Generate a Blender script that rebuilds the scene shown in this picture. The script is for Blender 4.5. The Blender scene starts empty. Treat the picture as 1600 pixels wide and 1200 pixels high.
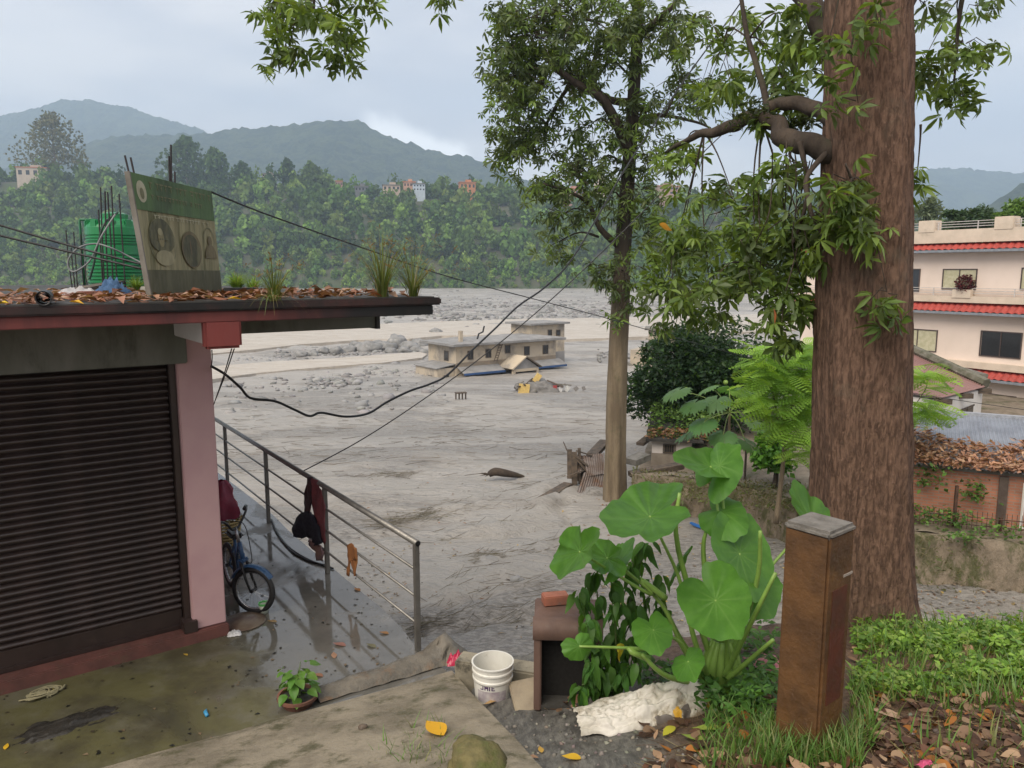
import bpy, bmesh, math, random
import numpy as np
from mathutils import Vector, Matrix, noise

random.seed(7); rng = np.random.default_rng(7)
sc = bpy.context.scene
R = math.radians
# ---------------------------------------------------------------- camera
EYE, PITCH, FPX = 3.0, R(8.3), 1200.0
cam_d = bpy.data.cameras.new('camera'); cam = bpy.data.objects.new('camera', cam_d)
sc.collection.objects.link(cam); sc.camera = cam
cam.location = (0, 0, EYE); cam.rotation_euler = (R(90) - PITCH, 0, 0)
cam_d.sensor_fit = 'HORIZONTAL'; cam_d.sensor_width = 36; cam_d.lens = 36 * FPX / 1600
cam_d.clip_start = 0.05; cam_d.clip_end = 30000
# ---------------------------------------------------------------- world and sun
SUN_EL, SUN_AZ = R(50), R(-148)          # azimuth measured from +Y towards +X
w = bpy.data.worlds.new('World'); sc.world = w; w.use_nodes = True
nt = w.node_tree; nt.nodes.clear()
def wn(t, **k):
    n = nt.nodes.new(t)
    for a, b in k.items(): setattr(n, a, b)
    return n
def wm(op, a, b=None, c=None):
    n = wn('ShaderNodeMath', operation=op)
    for i, v in enumerate((a, b, c)):
        if v is None: continue
        if isinstance(v, (int, float)): n.inputs[i].default_value = v
        else: nt.links.new(v, n.inputs[i])
    return n.outputs[0]
sky = wn('ShaderNodeTexSky'); sky.sky_type = 'NISHITA'; sky.sun_disc = False
sky.sun_elevation = SUN_EL; sky.sun_rotation = SUN_AZ; sky.dust_density = 2.0; sky.air_density = 1.0
tc = wn('ShaderNodeTexCoord')
mp = wn('ShaderNodeMapping'); mp.inputs['Scale'].default_value = (1.0, 1.0, 3.2); mp.inputs['Location'].default_value = (0.37, 0.1, 0.2)
nt.links.new(tc.outputs['Generated'], mp.inputs[0])
n1 = wn('ShaderNodeTexNoise'); n1.inputs['Scale'].default_value = 1.7; n1.inputs['Detail'].default_value = 5; n1.inputs['Roughness'].default_value = .5
n1.inputs['Distortion'].default_value = .4
nt.links.new(mp.outputs[0], n1.inputs[0])
n2 = wn('ShaderNodeTexNoise'); n2.inputs['Scale'].default_value = 3.1; n2.inputs['Detail'].default_value = 6; n2.inputs['Roughness'].default_value = .5
nt.links.new(mp.outputs[0], n2.inputs[0])
r1 = wn('ShaderNodeMapRange', interpolation_type='SMOOTHSTEP'); r1.inputs[1].default_value = .36; r1.inputs[2].default_value = .64; r1.inputs[3].default_value = .9; r1.inputs[4].default_value = .98
nt.links.new(n1.outputs[0], r1.inputs[0])
r2 = wn('ShaderNodeMapRange', interpolation_type='SMOOTHSTEP'); r2.inputs[1].default_value = .34; r2.inputs[2].default_value = .68
nt.links.new(n2.outputs[0], r2.inputs[0])
cm = wn('ShaderNodeMix', data_type='RGBA'); cm.inputs['A'].default_value = (5.1, 5.15, 5.6, 1); cm.inputs['B'].default_value = (7.4, 7.1, 7.0, 1)
nt.links.new(r2.outputs[0], cm.inputs['Factor'])
m1 = wn('ShaderNodeMix', data_type='RGBA')
nt.links.new(r1.outputs[0], m1.inputs['Factor']); nt.links.new(sky.outputs[0], m1.inputs['A']); nt.links.new(cm.outputs['Result'], m1.inputs['B'])
# a bank of white cloud lying behind the middle ridge
sx = wn('ShaderNodeSeparateXYZ'); nt.links.new(tc.outputs['Generated'], sx.inputs[0])
yc = wm('MAXIMUM', sx.outputs[1], .05)
ca, cb = wm('DIVIDE', sx.outputs[0], yc), wm('DIVIDE', sx.outputs[2], yc)
al = wm('DIVIDE', wm('ADD', ca, .190), .135)                      # 0..1 along the bank
dv = wm('SUBTRACT', wm('SUBTRACT', cb, .197), wm('MULTIPLY', al, -.046))
n3 = wn('ShaderNodeTexNoise'); n3.inputs['Scale'].default_value = 38; n3.inputs['Detail'].default_value = 5
nt.links.new(tc.outputs['Generated'], n3.inputs[0])
dv = wm('ADD', dv, wm('MULTIPLY', wm('SUBTRACT', n3.outputs[0], .5), .028))
band = wn('ShaderNodeMapRange', interpolation_type='SMOOTHSTEP'); band.inputs[1].default_value = .016; band.inputs[2].default_value = -.008
nt.links.new(dv, band.inputs[0])
e0 = wn('ShaderNodeMapRange', interpolation_type='SMOOTHSTEP'); e0.inputs[1].default_value = -.05; e0.inputs[2].default_value = .16; nt.links.new(al, e0.inputs[0])
e1 = wn('ShaderNodeMapRange', interpolation_type='SMOOTHSTEP'); e1.inputs[1].default_value = 1.08; e1.inputs[2].default_value = .9; nt.links.new(al, e1.inputs[0])
cmask = wm('MULTIPLY', wm('MULTIPLY', band.outputs[0], e0.outputs[0]), e1.outputs[0])
m2 = wn('ShaderNodeMix', data_type='RGBA'); m2.inputs['B'].default_value = (10.5, 10.5, 10.5, 1)
nt.links.new(wm('MULTIPLY', cmask, .9), m2.inputs['Factor']); nt.links.new(m1.outputs['Result'], m2.inputs['A'])
bg = wn('ShaderNodeBackground'); bg.inputs['Strength'].default_value = .062
nt.links.new(m2.outputs['Result'], bg.inputs['Color'])
wo = wn('ShaderNodeOutputWorld'); nt.links.new(bg.outputs[0], wo.inputs['Surface'])
sun_d = bpy.data.lights.new('sun', 'SUN'); sun = bpy.data.objects.new('sun', sun_d); sc.collection.objects.link(sun)
sun_d.energy = 1.5; sun_d.angle = R(45); sun_d.color = (1, .90, .76)
sd = Vector((math.sin(SUN_AZ) * math.cos(SUN_EL), math.cos(SUN_AZ) * math.cos(SUN_EL), math.sin(SUN_EL)))
sun.rotation_euler = sd.to_track_quat('Z', 'Y').to_euler()
sc.view_settings.view_transform = 'Standard'; sc.view_settings.look = 'None'
sc.view_settings.exposure = 1.22; sc.view_settings.gamma = 1.0; sc.view_settings.use_curve_mapping = False
sc.render.engine = 'CYCLES'; sc.cycles.use_denoising = True
sc.cycles.max_bounces = 6; sc.cycles.diffuse_bounces = 3; sc.cycles.glossy_bounces = 3
sc.cycles.transmission_bounces = 4; sc.cycles.volume_bounces = 1; sc.cycles.transparent_max_bounces = 8
sc.cycles.caustics_reflective = False; sc.cycles.caustics_refractive = False
# ---------------------------------------------------------------- measuring helpers
CP, SP = math.cos(PITCH), math.sin(PITCH)
def ray(px, py):
    u, v = (px - 800) / FPX, (600 - py) / FPX
    return Vector((u, CP + v * SP, -SP + v * CP))
def at(px, py, d):                     # the point seen at a pixel, d metres ahead
    r = ray(px, py); return Vector((0, 0, EYE)) + r * (d / r.y)
def on_z(px, py, z=0.0):
    r = ray(px, py); return Vector((0, 0, EYE)) + r * ((z - EYE) / r.z)
def m_per_px(d): return d / FPX
# foreground bank: a slope that rises from the terrace to the photographer
LP = Vector((-.5, 5.4)); LN = Vector((.515, -.857))
def slope_z(x, y): return .12 + .26 * ((x - LP.x) * LN.x + (y - LP.y) * LN.y)
def on_slope(px, py):
    r = ray(px, py)
    a = slope_z(0, 0); gx = .26 * LN.x; gy = .26 * LN.y
    t = (a - EYE) / (r.z - gx * r.x - gy * r.y)
    return Vector((0, 0, EYE)) + r * t
DROPS = [(0, 6.5), (12, 6.6), (25, 7.1), (50, 9.3), (88, 12.0), (200, 12.3), (480, 11.9), (560, 11.7), (2000, 11.7)]
DX, DYY = zip(*DROPS)
def mud_z(y): return EYE - float(np.interp(y, DX, DYY))
def on_mud(px, py):
    r = ray(px, py); y = 30.0
    for _ in range(60):
        t = (mud_z(y) - EYE) / r.z; y = .5 * y + .5 * min(t * r.y, 900)
    return Vector((r.x * y / r.y, y, mud_z(y)))
# ---------------------------------------------------------------- object helpers
COL = sc.collection
def tag(o, label=None, cat=None, group=None, kind=None):
    if label: o['label'] = label
    if cat: o['category'] = cat
    if group: o['group'] = group
    if kind: o['kind'] = kind
    return o
def empty(name, loc=(0, 0, 0), rz=0.0, label=None, cat=None, group=None):
    o = bpy.data.objects.new(name, None); COL.objects.link(o)
    o.location = loc; o.rotation_euler = (0, 0, rz); o.empty_display_size = .1
    return tag(o, label, cat, group)
class MB:
    def __init__(s): s.v = []; s.f = []; s.c = []; s.cur = None
    def add(s, vs, fs):
        b = len(s.v); s.v += [tuple(p) for p in vs]; s.f += [tuple(i + b for i in f) for f in fs]
        if s.cur is not None: s.c += [s.cur] * len(vs)
        return s
    def box(s, c, d, m=None):
        x, y, z = d[0] / 2, d[1] / 2, d[2] / 2
        vs = [Vector((a * x, b * y, e * z)) for e in (-1, 1) for b in (-1, 1) for a in (-1, 1)]
        if m is not None: vs = [m @ p for p in vs]
        c = Vector(c)
        return s.add([p + c for p in vs], [(0, 2, 3, 1), (4, 5, 7, 6), (0, 1, 5, 4), (2, 6, 7, 3), (0, 4, 6, 2), (1, 3, 7, 5)])
    def bb(s, x0, x1, y0, y1, z0, z1):
        return s.box(((x0 + x1) / 2, (y0 + y1) / 2, (z0 + z1) / 2), (abs(x1 - x0), abs(y1 - y0), abs(z1 - z0)))
    def tube(s, path, rad, n=8, caps=True):
        path = [Vector(p) for p in path]; k = len(path)
        if isinstance(rad, (int, float)): rad = [rad] * k
        vs = []; up = None
        for i, p in enumerate(path):
            t = (path[min(i + 1, k - 1)] - path[max(i - 1, 0)])
            t = t.normalized() if t.length > 1e-9 else Vector((0, 0, 1))
            if up is None: up = Vector((0, 0, 1)) if abs(t.z) < .9 else Vector((1, 0, 0))
            a = t.cross(up); a = a.normalized() if a.length > 1e-6 else t.orthogonal().normalized()
            b = a.cross(t).normalized(); up = b
            for j in range(n):
                q = 2 * math.pi * j / n
                vs.append(p + (a * math.cos(q) + b * math.sin(q)) * rad[i])
        fs = [(i * n + j, i * n + (j + 1) % n, (i + 1) * n + (j + 1) % n, (i + 1) * n + j) for i in range(k - 1) for j in range(n)]
        if caps: fs += [tuple(range(n))[::-1], tuple((k - 1) * n + j for j in range(n))]
        return s.add(vs, fs)
    def lathe(s, prof, n=24, c=(0, 0, 0)):
        c = Vector(c); vs = []; k = len(prof)
        for r, z in prof:
            for j in range(n):
                q = 2 * math.pi * j / n; vs.append(c + Vector((r * math.cos(q), r * math.sin(q), z)))
        return s.add(vs, [(i * n + j, i * n + (j + 1) % n, (i + 1) * n + (j + 1) % n, (i + 1) * n + j) for i in range(k - 1) for j in range(n)])
    def prism(s, poly, z0, z1):
        k = len(poly); vs = [Vector((p[0], p[1], z0)) for p in poly] + [Vector((p[0], p[1], z1)) for p in poly]
        return s.add(vs, [tuple(range(k))[::-1], tuple(range(k, 2 * k))] + [(i, (i + 1) % k, (i + 1) % k + k, i + k) for i in range(k)])
    def extrude(s, poly, off):            # 3-d polygon pushed along off
        k = len(poly); off = Vector(off); poly = [Vector(p) for p in poly]
        return s.add(poly + [p + off for p in poly], [tuple(range(k))[::-1], tuple(range(k, 2 * k))] + [(i, (i + 1) % k, (i + 1) % k + k, i + k) for i in range(k)])
    def grid(s, pts, nu, nv):             # pts row-major, nv rows of nu
        return s.add(pts, [(j * nu + i, j * nu + i + 1, (j + 1) * nu + i + 1, (j + 1) * nu + i) for j in range(nv - 1) for i in range(nu - 1)])
    def build(s, name, mat, parent=None, smooth=False, bevel=0, kind=None):
        me = bpy.data.meshes.new(name); me.from_pydata(s.v, [], s.f); me.update()
        if s.c:
            a = me.color_attributes.new('Col', 'FLOAT_COLOR', 'POINT')
            a.data.foreach_set('color', np.array([(c[0], c[1], c[2], 1) for c in s.c], dtype=np.float32).ravel())
        bm = bmesh.new(); bm.from_mesh(me); bmesh.ops.recalc_face_normals(bm, faces=bm.faces); 
        if bevel: bmesh.ops.bevel(bm, geom=list(bm.edges), offset=bevel, segments=2, affect='EDGES', clamp_overlap=True)
        bm.to_mesh(me); bm.free()
        if smooth: me.polygons.foreach_set('use_smooth', [True] * len(me.polygons))
        me.materials.append(mat)
        return link(name, me, parent, kind)
def link(name, me, parent=None, kind=None):
    o = bpy.data.objects.new(name, me); COL.objects.link(o)
    if parent is not None: o.parent = parent
    if kind: o['kind'] = kind
    return o
def scatter(name, temps, Ms, Ts, cols, mat, parent=None, kind='stuff', pick=None):
    """many small copies of template meshes joined into one mesh; temps: [(verts Nx3, faces list)]"""
    V, F, C = [], [], []; L = []; base = 0
    Ms = np.asarray(Ms, float); Ts = np.asarray(Ts, float); cols = np.asarray(cols, float)
    n = len(Ts); pick = rng.integers(0, len(temps), n) if pick is None else pick
    for k, (tv, tf) in enumerate(temps):
        idx = np.nonzero(pick == k)[0]
        if not len(idx): continue
        tv = np.asarray(tv, float)
        P = np.einsum('nij,kj->nki', Ms[idx], tv) + Ts[idx][:, None, :]
        V.append(P.reshape(-1, 3)); C.append(np.repeat(cols[idx], len(tv), 0))
        for sz in (3, 4):
            f = np.array([q for q in tf if len(q) == sz], int)
            if len(f): F.append(((f[None] + (np.arange(len(idx)) * len(tv))[:, None, None] + base).reshape(-1, sz)))
        base += len(idx) * len(tv)
    V = np.concatenate(V); C = np.concatenate(C)
    me = bpy.data.meshes.new(name)
    me.vertices.add(len(V)); me.vertices.foreach_set('co', V.astype(np.float32).ravel())
    loops = np.concatenate([f.ravel() for f in F]); sizes = np.concatenate([np.full(len(f), f.shape[1]) for f in F])
    me.loops.add(len(loops)); me.loops.foreach_set('vertex_index', loops.astype(np.int32))
    st = np.concatenate([[0], np.cumsum(sizes)[:-1]])
    me.polygons.add(len(sizes)); me.polygons.foreach_set('loop_start', st.astype(np.int32))
    me.update(calc_edges=True)
    a = me.color_attributes.new('Col', 'FLOAT_COLOR', 'POINT')
    a.data.foreach_set('color', np.concatenate([C, np.ones((len(C), 1))], 1).astype(np.float32).ravel())
    me.materials.append(mat); me.validate()
    return link(name, me, parent, kind)
def rots(n, tilt=1.0, scale=(1, 1), droop=0.0):
    """random leaf frames: z axis tilted off vertical by up to tilt (rad)"""
    yaw = rng.uniform(0, 2 * np.pi, n); ti = rng.uniform(0, 1, n) * tilt + droop; az = rng.uniform(0, 2 * np.pi, n)
    s = rng.uniform(scale[0], scale[1], n)
    cz, sz = np.cos(yaw), np.sin(yaw); ct, st = np.cos(ti), np.sin(ti); ca, sa = np.cos(az), np.sin(az)
    O, I = np.zeros(n), np.ones(n)
    Rz = np.array([[cz, -sz, O], [sz, cz, O], [O, O, I]]).transpose(2, 0, 1)
    Rx = np.array([[I, O, O], [O, ct, -st], [O, st, ct]]).transpose(2, 0, 1)
    Ra = np.array([[ca, -sa, O], [sa, ca, O], [O, O, I]]).transpose(2, 0, 1)
    return np.einsum('nij,njk,nkl->nil', Ra, Rx, Rz) * s[:, None, None]
def jit(c, n, amt=.25, hue=.12):
    c = np.array(c, float); v = 1 + rng.uniform(-amt, amt, (n, 1)); h = 1 + rng.uniform(-hue, hue, (n, 3))
    return np.clip(c * v * h, 0, 1)
class Frame:                             # a building's own axes: x to the right along its front, y into it, z up
    def __init__(s, o, ang): s.o = Vector((o[0], o[1], 0)); s.a = ang; s.x = Vector((math.cos(ang), math.sin(ang), 0)); s.y = Vector((-math.sin(ang), math.cos(ang), 0))
    def w(s, x, y, z): return s.o + s.x * x + s.y * y + Vector((0, 0, z))
    def hit(s, px, py, yl=0.0):          # local (x, z) where a pixel's ray meets the plane y = yl
        r = ray(px, py); q = s.o + s.y * yl - Vector((0, 0, EYE))
        t = Vector((q.x, q.y, 0)).dot(s.y) / r.dot(s.y)
        p = Vector((0, 0, EYE)) + r * t; return ((p - s.o).dot(s.x), p.z)
# ---------------------------------------------------------------- materials
def shader(name):
    m = bpy.data.materials.new(name); m.use_nodes = True; t = m.node_tree; b = t.nodes['Principled BSDF']
    return m, t, b
def N(t, ty, **k):
    n = t.nodes.new(ty)
    for a, b in k.items(): setattr(n, a, b)
    return n
def vec(t, scale=(1, 1, 1), coord='Object'):
    c = N(t, 'ShaderNodeTexCoord'); m = N(t, 'ShaderNodeMapping'); m.inputs['Scale'].default_value = scale
    t.links.new(c.outputs[coord], m.inputs[0]); return m.outputs[0]
def nz(t, v, scale, detail=6, rough=.6, dist=0):
    n = N(t, 'ShaderNodeTexNoise'); n.inputs['Scale'].default_value = scale; n.inputs['Detail'].default_value = detail
    n.inputs['Roughness'].default_value = rough; n.inputs['Distortion'].default_value = dist
    t.links.new(v, n.inputs['Vector']); return n.outputs[0]
def mr(t, x, a, b, c=0, d=1, smooth=True):
    n = N(t, 'ShaderNodeMapRange'); n.interpolation_type = 'SMOOTHSTEP' if smooth else 'LINEAR'
    for i, q in zip((1, 2, 3, 4), (a, b, c, d)): n.inputs[i].default_value = q
    t.links.new(x, n.inputs[0]); return n.outputs[0]
def ma(t, op, a, b=0.0):
    n = N(t, 'ShaderNodeMath', operation=op)
    for i, q in enumerate((a, b)):
        if isinstance(q, (int, float)): n.inputs[i].default_value = q
        else: t.links.new(q, n.inputs[i])
    return n.outputs[0]
def mx(t, f, a, b, mode='MIX'):
    n = N(t, 'ShaderNodeMix', data_type='RGBA', blend_type=mode)
    for k, q in (('Factor', f), ('A', a), ('B', b)):
        s = n.inputs[k]
        if isinstance(q, (int, float)): s.default_value = q
        elif isinstance(q, tuple): s.default_value = (*q[:3], 1)
        else: t.links.new(q, s)
    return n.outputs['Result']
def bump(t, b, h, strength=.4, dist=.02):
    n = N(t, 'ShaderNodeBump'); n.inputs['Strength'].default_value = strength; n.inputs['Distance'].default_value = dist
    t.links.new(h, n.inputs['Height']); t.links.new(n.outputs[0], b.inputs['Normal'])
def pm(name, c1, c2, scale=4, rough=(.5, .8), bmp=.3, bdist=.01, bscale=None, stretch=(1, 1, 1), c3=None, c3at=(.6, .75), c3scale=None, metal=0, spec=.4, detail=7):
    m, t, b = shader(name); v = vec(t, stretch)
    n = nz(t, v, scale, detail); c = mx(t, mr(t, n, .35, .65), c1, c2)
    if c3 is not None:
        n3_ = nz(t, v, c3scale or scale * .6, 8, .7); c = mx(t, mr(t, n3_, *c3at), c, c3)
    t.links.new(c, b.inputs['Base Color'])
    nb = nz(t, v, bscale or scale * 5, 8, .65)
    t.links.new(mr(t, nb, .3, .7, rough[0], rough[1]), b.inputs['Roughness'])
    if bmp: bump(t, b, nb, bmp, bdist)
    b.inputs['Metallic'].default_value = metal; b.inputs['Specular IOR Level'].default_value = spec
    return m
def foliage(name, trans=.35, rough=.45, spec=.35, nscale=0):
    m, t, b = shader(name); a = N(t, 'ShaderNodeAttribute'); a.attribute_name = 'Col'
    t.links.new(a.outputs['Color'], b.inputs['Base Color']); b.inputs['Roughness'].default_value = rough; b.inputs['Specular IOR Level'].default_value = spec
    tr = N(t, 'ShaderNodeBsdfTranslucent'); t.links.new(mx(t, 1.0, a.outputs['Color'], (1.7, 1.5, .6), 'MULTIPLY'), tr.inputs['Color'])
    ms = N(t, 'ShaderNodeMixShader'); ms.inputs[0].default_value = trans
    t.links.new(b.outputs[0], ms.inputs[1]); t.links.new(tr.outputs[0], ms.inputs[2]); t.links.new(ms.outputs[0], t.nodes['Material Output'].inputs['Surface'])
    return m
def plain(name, c, rough=.5, metal=0, spec=.4):
    return pm(name, tuple(q * .85 for q in c), tuple(min(1, q * 1.12) for q in c), 9, (max(0, rough - .1), min(1, rough + .12)), .08, .003, metal=metal, spec=spec)
M_leaf = foliage('leaf_green'); M_far = foliage('far_foliage', .2, .7, .2); M_litter = foliage('dead_leaves', .15, .6, .25)
M_taro = None
M_metal = plain('railing_steel', (.19, .18, .165), .38, .5)
M_black = plain('black_rubber', (.012, .012, .013), .45)
M_concrete = pm('concrete', (.22, .205, .18), (.13, .12, .10), 3, (.5, .85), .35, .006, c3=(.07, .07, .045), c3at=(.55, .75))
M_wood = pm('weathered_wood', (.12, .09, .065), (.05, .04, .032), 6, (.6, .9), .5, .01, stretch=(1, 1, 6))
M_white = pm('white_paint', (.70, .68, .64), (.62, .59, .55), 1.2, (.5, .8), .1, .004, c3=(.45, .42, .38), c3at=(.62, .85))
M_glass = plain('dark_window_glass', (.02, .022, .025), .12, spec=.6)
M_rust = pm('rusty_iron', (.10, .05, .03), (.05, .03, .022), 9, (.6, .9), .3, .004)
# ================================================================ SETTING
fb = lambda x, y, z=0.0, o=4: noise.fractal(Vector((x, y, z)), 1.0, 2.0, o)
# -- flood mud
def mud_material():
    m, t, b = shader('flood_mud'); v = vec(t)
    vs = vec(t, (1, 2.6, 1))
    big = nz(t, v, .05, 5, .6); mid = nz(t, vs, .32, 7, .62, .6); fine = nz(t, vs, 2.6, 8, .7); vf = nz(t, v, 11, 6, .7)
    c = mx(t, mr(t, mid, .35, .66), (.31, .282, .25), (.40, .368, .33))
    c = mx(t, mr(t, big, .42, .62), c, (.265, .25, .235))
    c = mx(t, mr(t, fine, .50, .66, 0, .8), c, (.185, .166, .14))  # dark streaks painted in as relief shading, since bump shows little in diffuse light
    c = mx(t, mr(t, vf, .56, .68, 0, .65), c, (.155, .135, .108))  # finer dark flecks, likewise relief shading put into the colour
    flow = nz(t, vec(t, (1, 1.5, 1)), .045, 7, .55, 1.6); slick = mr(t, flow, .49, .53); spk = nz(t, vs, 5.5, 5, .75)
    rough_mud = mx(t, mr(t, spk, .42, .60), (.17, .16, .148), (.36, .34, .315)); c = mx(t, ma(t, 'MULTIPLY', mr(t, flow, .485, .455), .75), c, rough_mud)
    c = mx(t, ma(t, 'MULTIPLY', slick, mr(t, mid, .3, .6, .75, .35)), c, (.43, .405, .372))
    t.links.new(c, b.inputs['Base Color'])
    t.links.new(ma(t, 'SUBTRACT', mr(t, mid, .35, .65, .66, .42), ma(t, 'MULTIPLY', slick, .12)), b.inputs['Roughness']); b.inputs['Specular IOR Level'].default_value = .45
    h = ma(t, 'ADD', ma(t, 'MULTIPLY', mid, 2.2), ma(t, 'ADD', ma(t, 'MULTIPLY', fine, .8), ma(t, 'MULTIPLY', vf, .25)))
    bump(t, b, h, 1.0, .2); return m
M_mud = mud_material()
def ripple(x, y):
    a = .10 * fb(x * .16, y * .3, 3.1) + .05 * fb(x * .7, y * 1.5, 9.2)
    if y < 34: a += (.09 * abs(fb(x * .55 + .3 * y, y * .9, 2.6)) + .035 * fb(x * 2.6, y * 3.4, 5.5)) * min(1, (34 - y) / 8)
    d = abs(fb(x * .06 + .2 * fb(x * .2, y * .2, 5), y * .09, 1.7, 3))          # runnels
    a -= .16 * max(0, 1 - d / .05)
    if y > 55: a += min(1, (y - 55) / 60) * (.35 * fb(x * .035, y * .05, 7.7) + .16 * fb(x * .2, y * .3, 2.2))
    return a
ys = list(np.geomspace(3.5, 620, 330)); pts = []; nu = 300
for y in ys:
    for i in range(nu):
        u = (i / (nu - 1) * 2 - 1); u = u * .75 + u ** 3 * .55
        x = u * (y * .85 + 16)
        pts.append((x, y, mud_z(y) + ripple(x, y)))
# ridges of debris-laden mud left by the flood
RIDGES = [([(890, 752), (850, 764), (800, 777), (750, 790), (690, 799)], .16), ([(885, 770), (850, 792), (820, 808), (780, 824), (740, 832), (690, 836), (620, 842)], .20), ([(865, 850), (820, 868), (770, 876), (700, 888)], .10), ([(800, 893), (760, 905), (720, 925), (690, 945), (660, 972)], .14), ([(880, 905), (820, 925), (760, 950), (690, 988)], .12), ([(850, 945), (790, 968), (730, 990)], .09), ([(640, 870), (680, 905), (660, 940)], .08)]
A_ = np.array(pts); near = (A_[:, 1] < 32) & (np.abs(A_[:, 0]) < 14); Q = A_[near]; add = np.zeros(len(Q)); wob = np.array([fb(q[0] * 1.3, q[1] * 1.3, 4.4, 3) for q in Q])
for pl, h in RIDGES:
    W_ = [on_mud(*p) for p in pl]; dmin = np.full(len(Q), 9.0)
    for a, b in zip(W_, W_[1:]):
        a2, b2 = np.array(a[:2]), np.array(b[:2]); ab = b2 - a2; t_ = np.clip(((Q[:, :2] - a2) @ ab) / (ab @ ab), 0, 1); dmin = np.minimum(dmin, np.linalg.norm(Q[:, :2] - a2 - t_[:, None] * ab, axis=1))
    add = np.maximum(add, h * np.exp(-((dmin + .45 * wob) / .42) ** 2) * (1 + .9 * wob))
A_[near, 2] += add; pts = [tuple(p) for p in A_]
tag(MB().grid(pts, nu, len(ys)).build('mud_plain', M_mud, smooth=True), 'grey flood mud covering the valley floor', kind='structure')
# -- river
def water_material():
    m, t, b = shader('silty_water'); v = vec(t, (1, 2.4, 1)); n = nz(t, v, .25, 7, .65, .8); f = nz(t, v, 1.2, 6, .6)
    t.links.new(mx(t, mr(t, n, .35, .65), (.41, .36, .30), (.50, .45, .385)), b.inputs['Base Color'])
    t.links.new(mr(t, n, .3, .7, .55, .35), b.inputs['Roughness']); bump(t, b, ma(t, 'ADD', n, f), .6, .4); return m
M_water = water_material()
def sheet(name, pix, mat, lift, label):
    P = [on_mud(*p) for p in pix]
    cx = sum((p for p in P), Vector()) / len(P)
    m = MB(); bm = bmesh.new(); vs = [bm.verts.new((p.x, p.y, p.z + lift)) for p in P]
    f = bm.faces.new(vs); r_ = bmesh.ops.extrude_face_region(bm, geom=[f])
    for v in r_['geom']:
        if isinstance(v, bmesh.types.BMVert): v.co.z -= 1.2; v.co.x *= 1.0
    bmesh.ops.triangulate(bm, faces=list(bm.faces)); bmesh.ops.recalc_face_normals(bm, faces=bm.faces)
    me = bpy.data.meshes.new(name); bm.to_mesh(me); bm.free(); me.materials.append(mat)
    return tag(link(name, me), label, kind='structure')
sheet('river', [(-900, 520), (0, 517), (330, 511), (600, 508), (690, 504), (820, 500), (1000, 497), (1200, 492), (1500, 488), (2300, 480),
                (2300, 500), (1500, 512), (1250, 517), (1060, 526), (940, 531), (880, 533), (780, 526), (690, 527), (640, 532), (560, 534), (470, 541), (400, 549), (330, 556), (0, 570), (-900, 585)], M_water, .32, 'main channel of silty brown river')
sheet('side_channel', [(-700, 610), (200, 590), (330, 576), (430, 568), (520, 563), (600, 557), (655, 553), (668, 556), (660, 562), (600, 570), (545, 574), (470, 580), (400, 587), (330, 597), (0, 640), (-700, 720)], M_water, .3, 'side channel of brown water on the near side of the boulders')
# -- terrace in front of the shop
def terrace_material():
    m, t, b = shader('wet_concrete_floor'); v = vec(t)
    wet = nz(t, v, .55, 5, .6, .5); fine = nz(t, v, 9, 8, .7); mid = nz(t, v, 2.4, 6, .65)
    sx_ = N(t, 'ShaderNodeSeparateXYZ'); t.links.new(v, sx_.inputs[0])
    # distance from the slab line and from the railing side: moss keeps to the sheltered shop corner
    ln = ma(t, 'ADD', ma(t, 'MULTIPLY', sx_.outputs[0], -.80), ma(t, 'MULTIPLY', sx_.outputs[1], -.55))
    mossd = ma(t, 'ADD', ln, ma(t, 'MULTIPLY', ma(t, 'SUBTRACT', mid, .5), 1.6))
    moss = mr(t, mossd, -2.1, -1.0)
    pud = mr(t, ma(t, 'ADD', wet, ma(t, 'MULTIPLY', moss, -.18)), .36, .47)
    c = mx(t, mr(t, mid, .35, .65), (.15, .143, .125), (.235, .22, .195))
    c = mx(t, mr(t, fine, .55, .75, 0, .6), c, (.06, .055, .045))
    c = mx(t, ma(t, 'MULTIPLY', moss, mr(t, mid, .3, .55, .55, 1)), c, (.092, .086, .036))
    c = mx(t, ma(t, 'MULTIPLY', moss, mr(t, nz(t, v, 1.1, 7, .7), .42, .62, 0, .9)), c, (.05, .044, .024))
    c = mx(t, ma(t, 'MULTIPLY', pud, .55), c, (.055, .054, .05))
    t.links.new(c, b.inputs['Base Color'])
    rr = ma(t, 'ADD', mr(t, pud, 0, 1, .55, .05), ma(t, 'MULTIPLY', mr(t, fine, .5, .75), .12))
    t.links.new(rr, b.inputs['Roughness']); b.inputs['Specular IOR Level'].default_value = .55
    bn = N(t, 'ShaderNodeBump'); bn.inputs['Distance'].default_value = .006; t.links.new(mr(t, pud, 0, 1, .5, .05), bn.inputs['Strength'])
    t.links.new(fine, bn.inputs['Height']); t.links.new(bn.outputs[0], b.inputs['Normal']); return m
M_terr = terrace_material()
edge_px = [(648, 1008), (625, 978), (590, 945), (560, 921), (525, 892), (490, 862), (455, 833), (428, 806), (402, 785), (375, 764), (340, 738)]
edge = [on_z(*p).to_2d() for p in edge_px]
far = edge[-1] + (edge[-1] - edge[0]).normalized() * 4
ter = [tuple(LP + Vector((-.857, -.515)) * 7.0 + LN * .35), tuple(LP + LN * .25 + Vector((.05, .03)))] + [tuple(e) for e in edge] + [tuple(far), tuple(far + Vector((-6, -2)))]
tag(MB().prism(ter, -5.2, 0).build('terrace', M_terr), 'wet concrete terrace in front of the shop', kind='structure')
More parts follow.
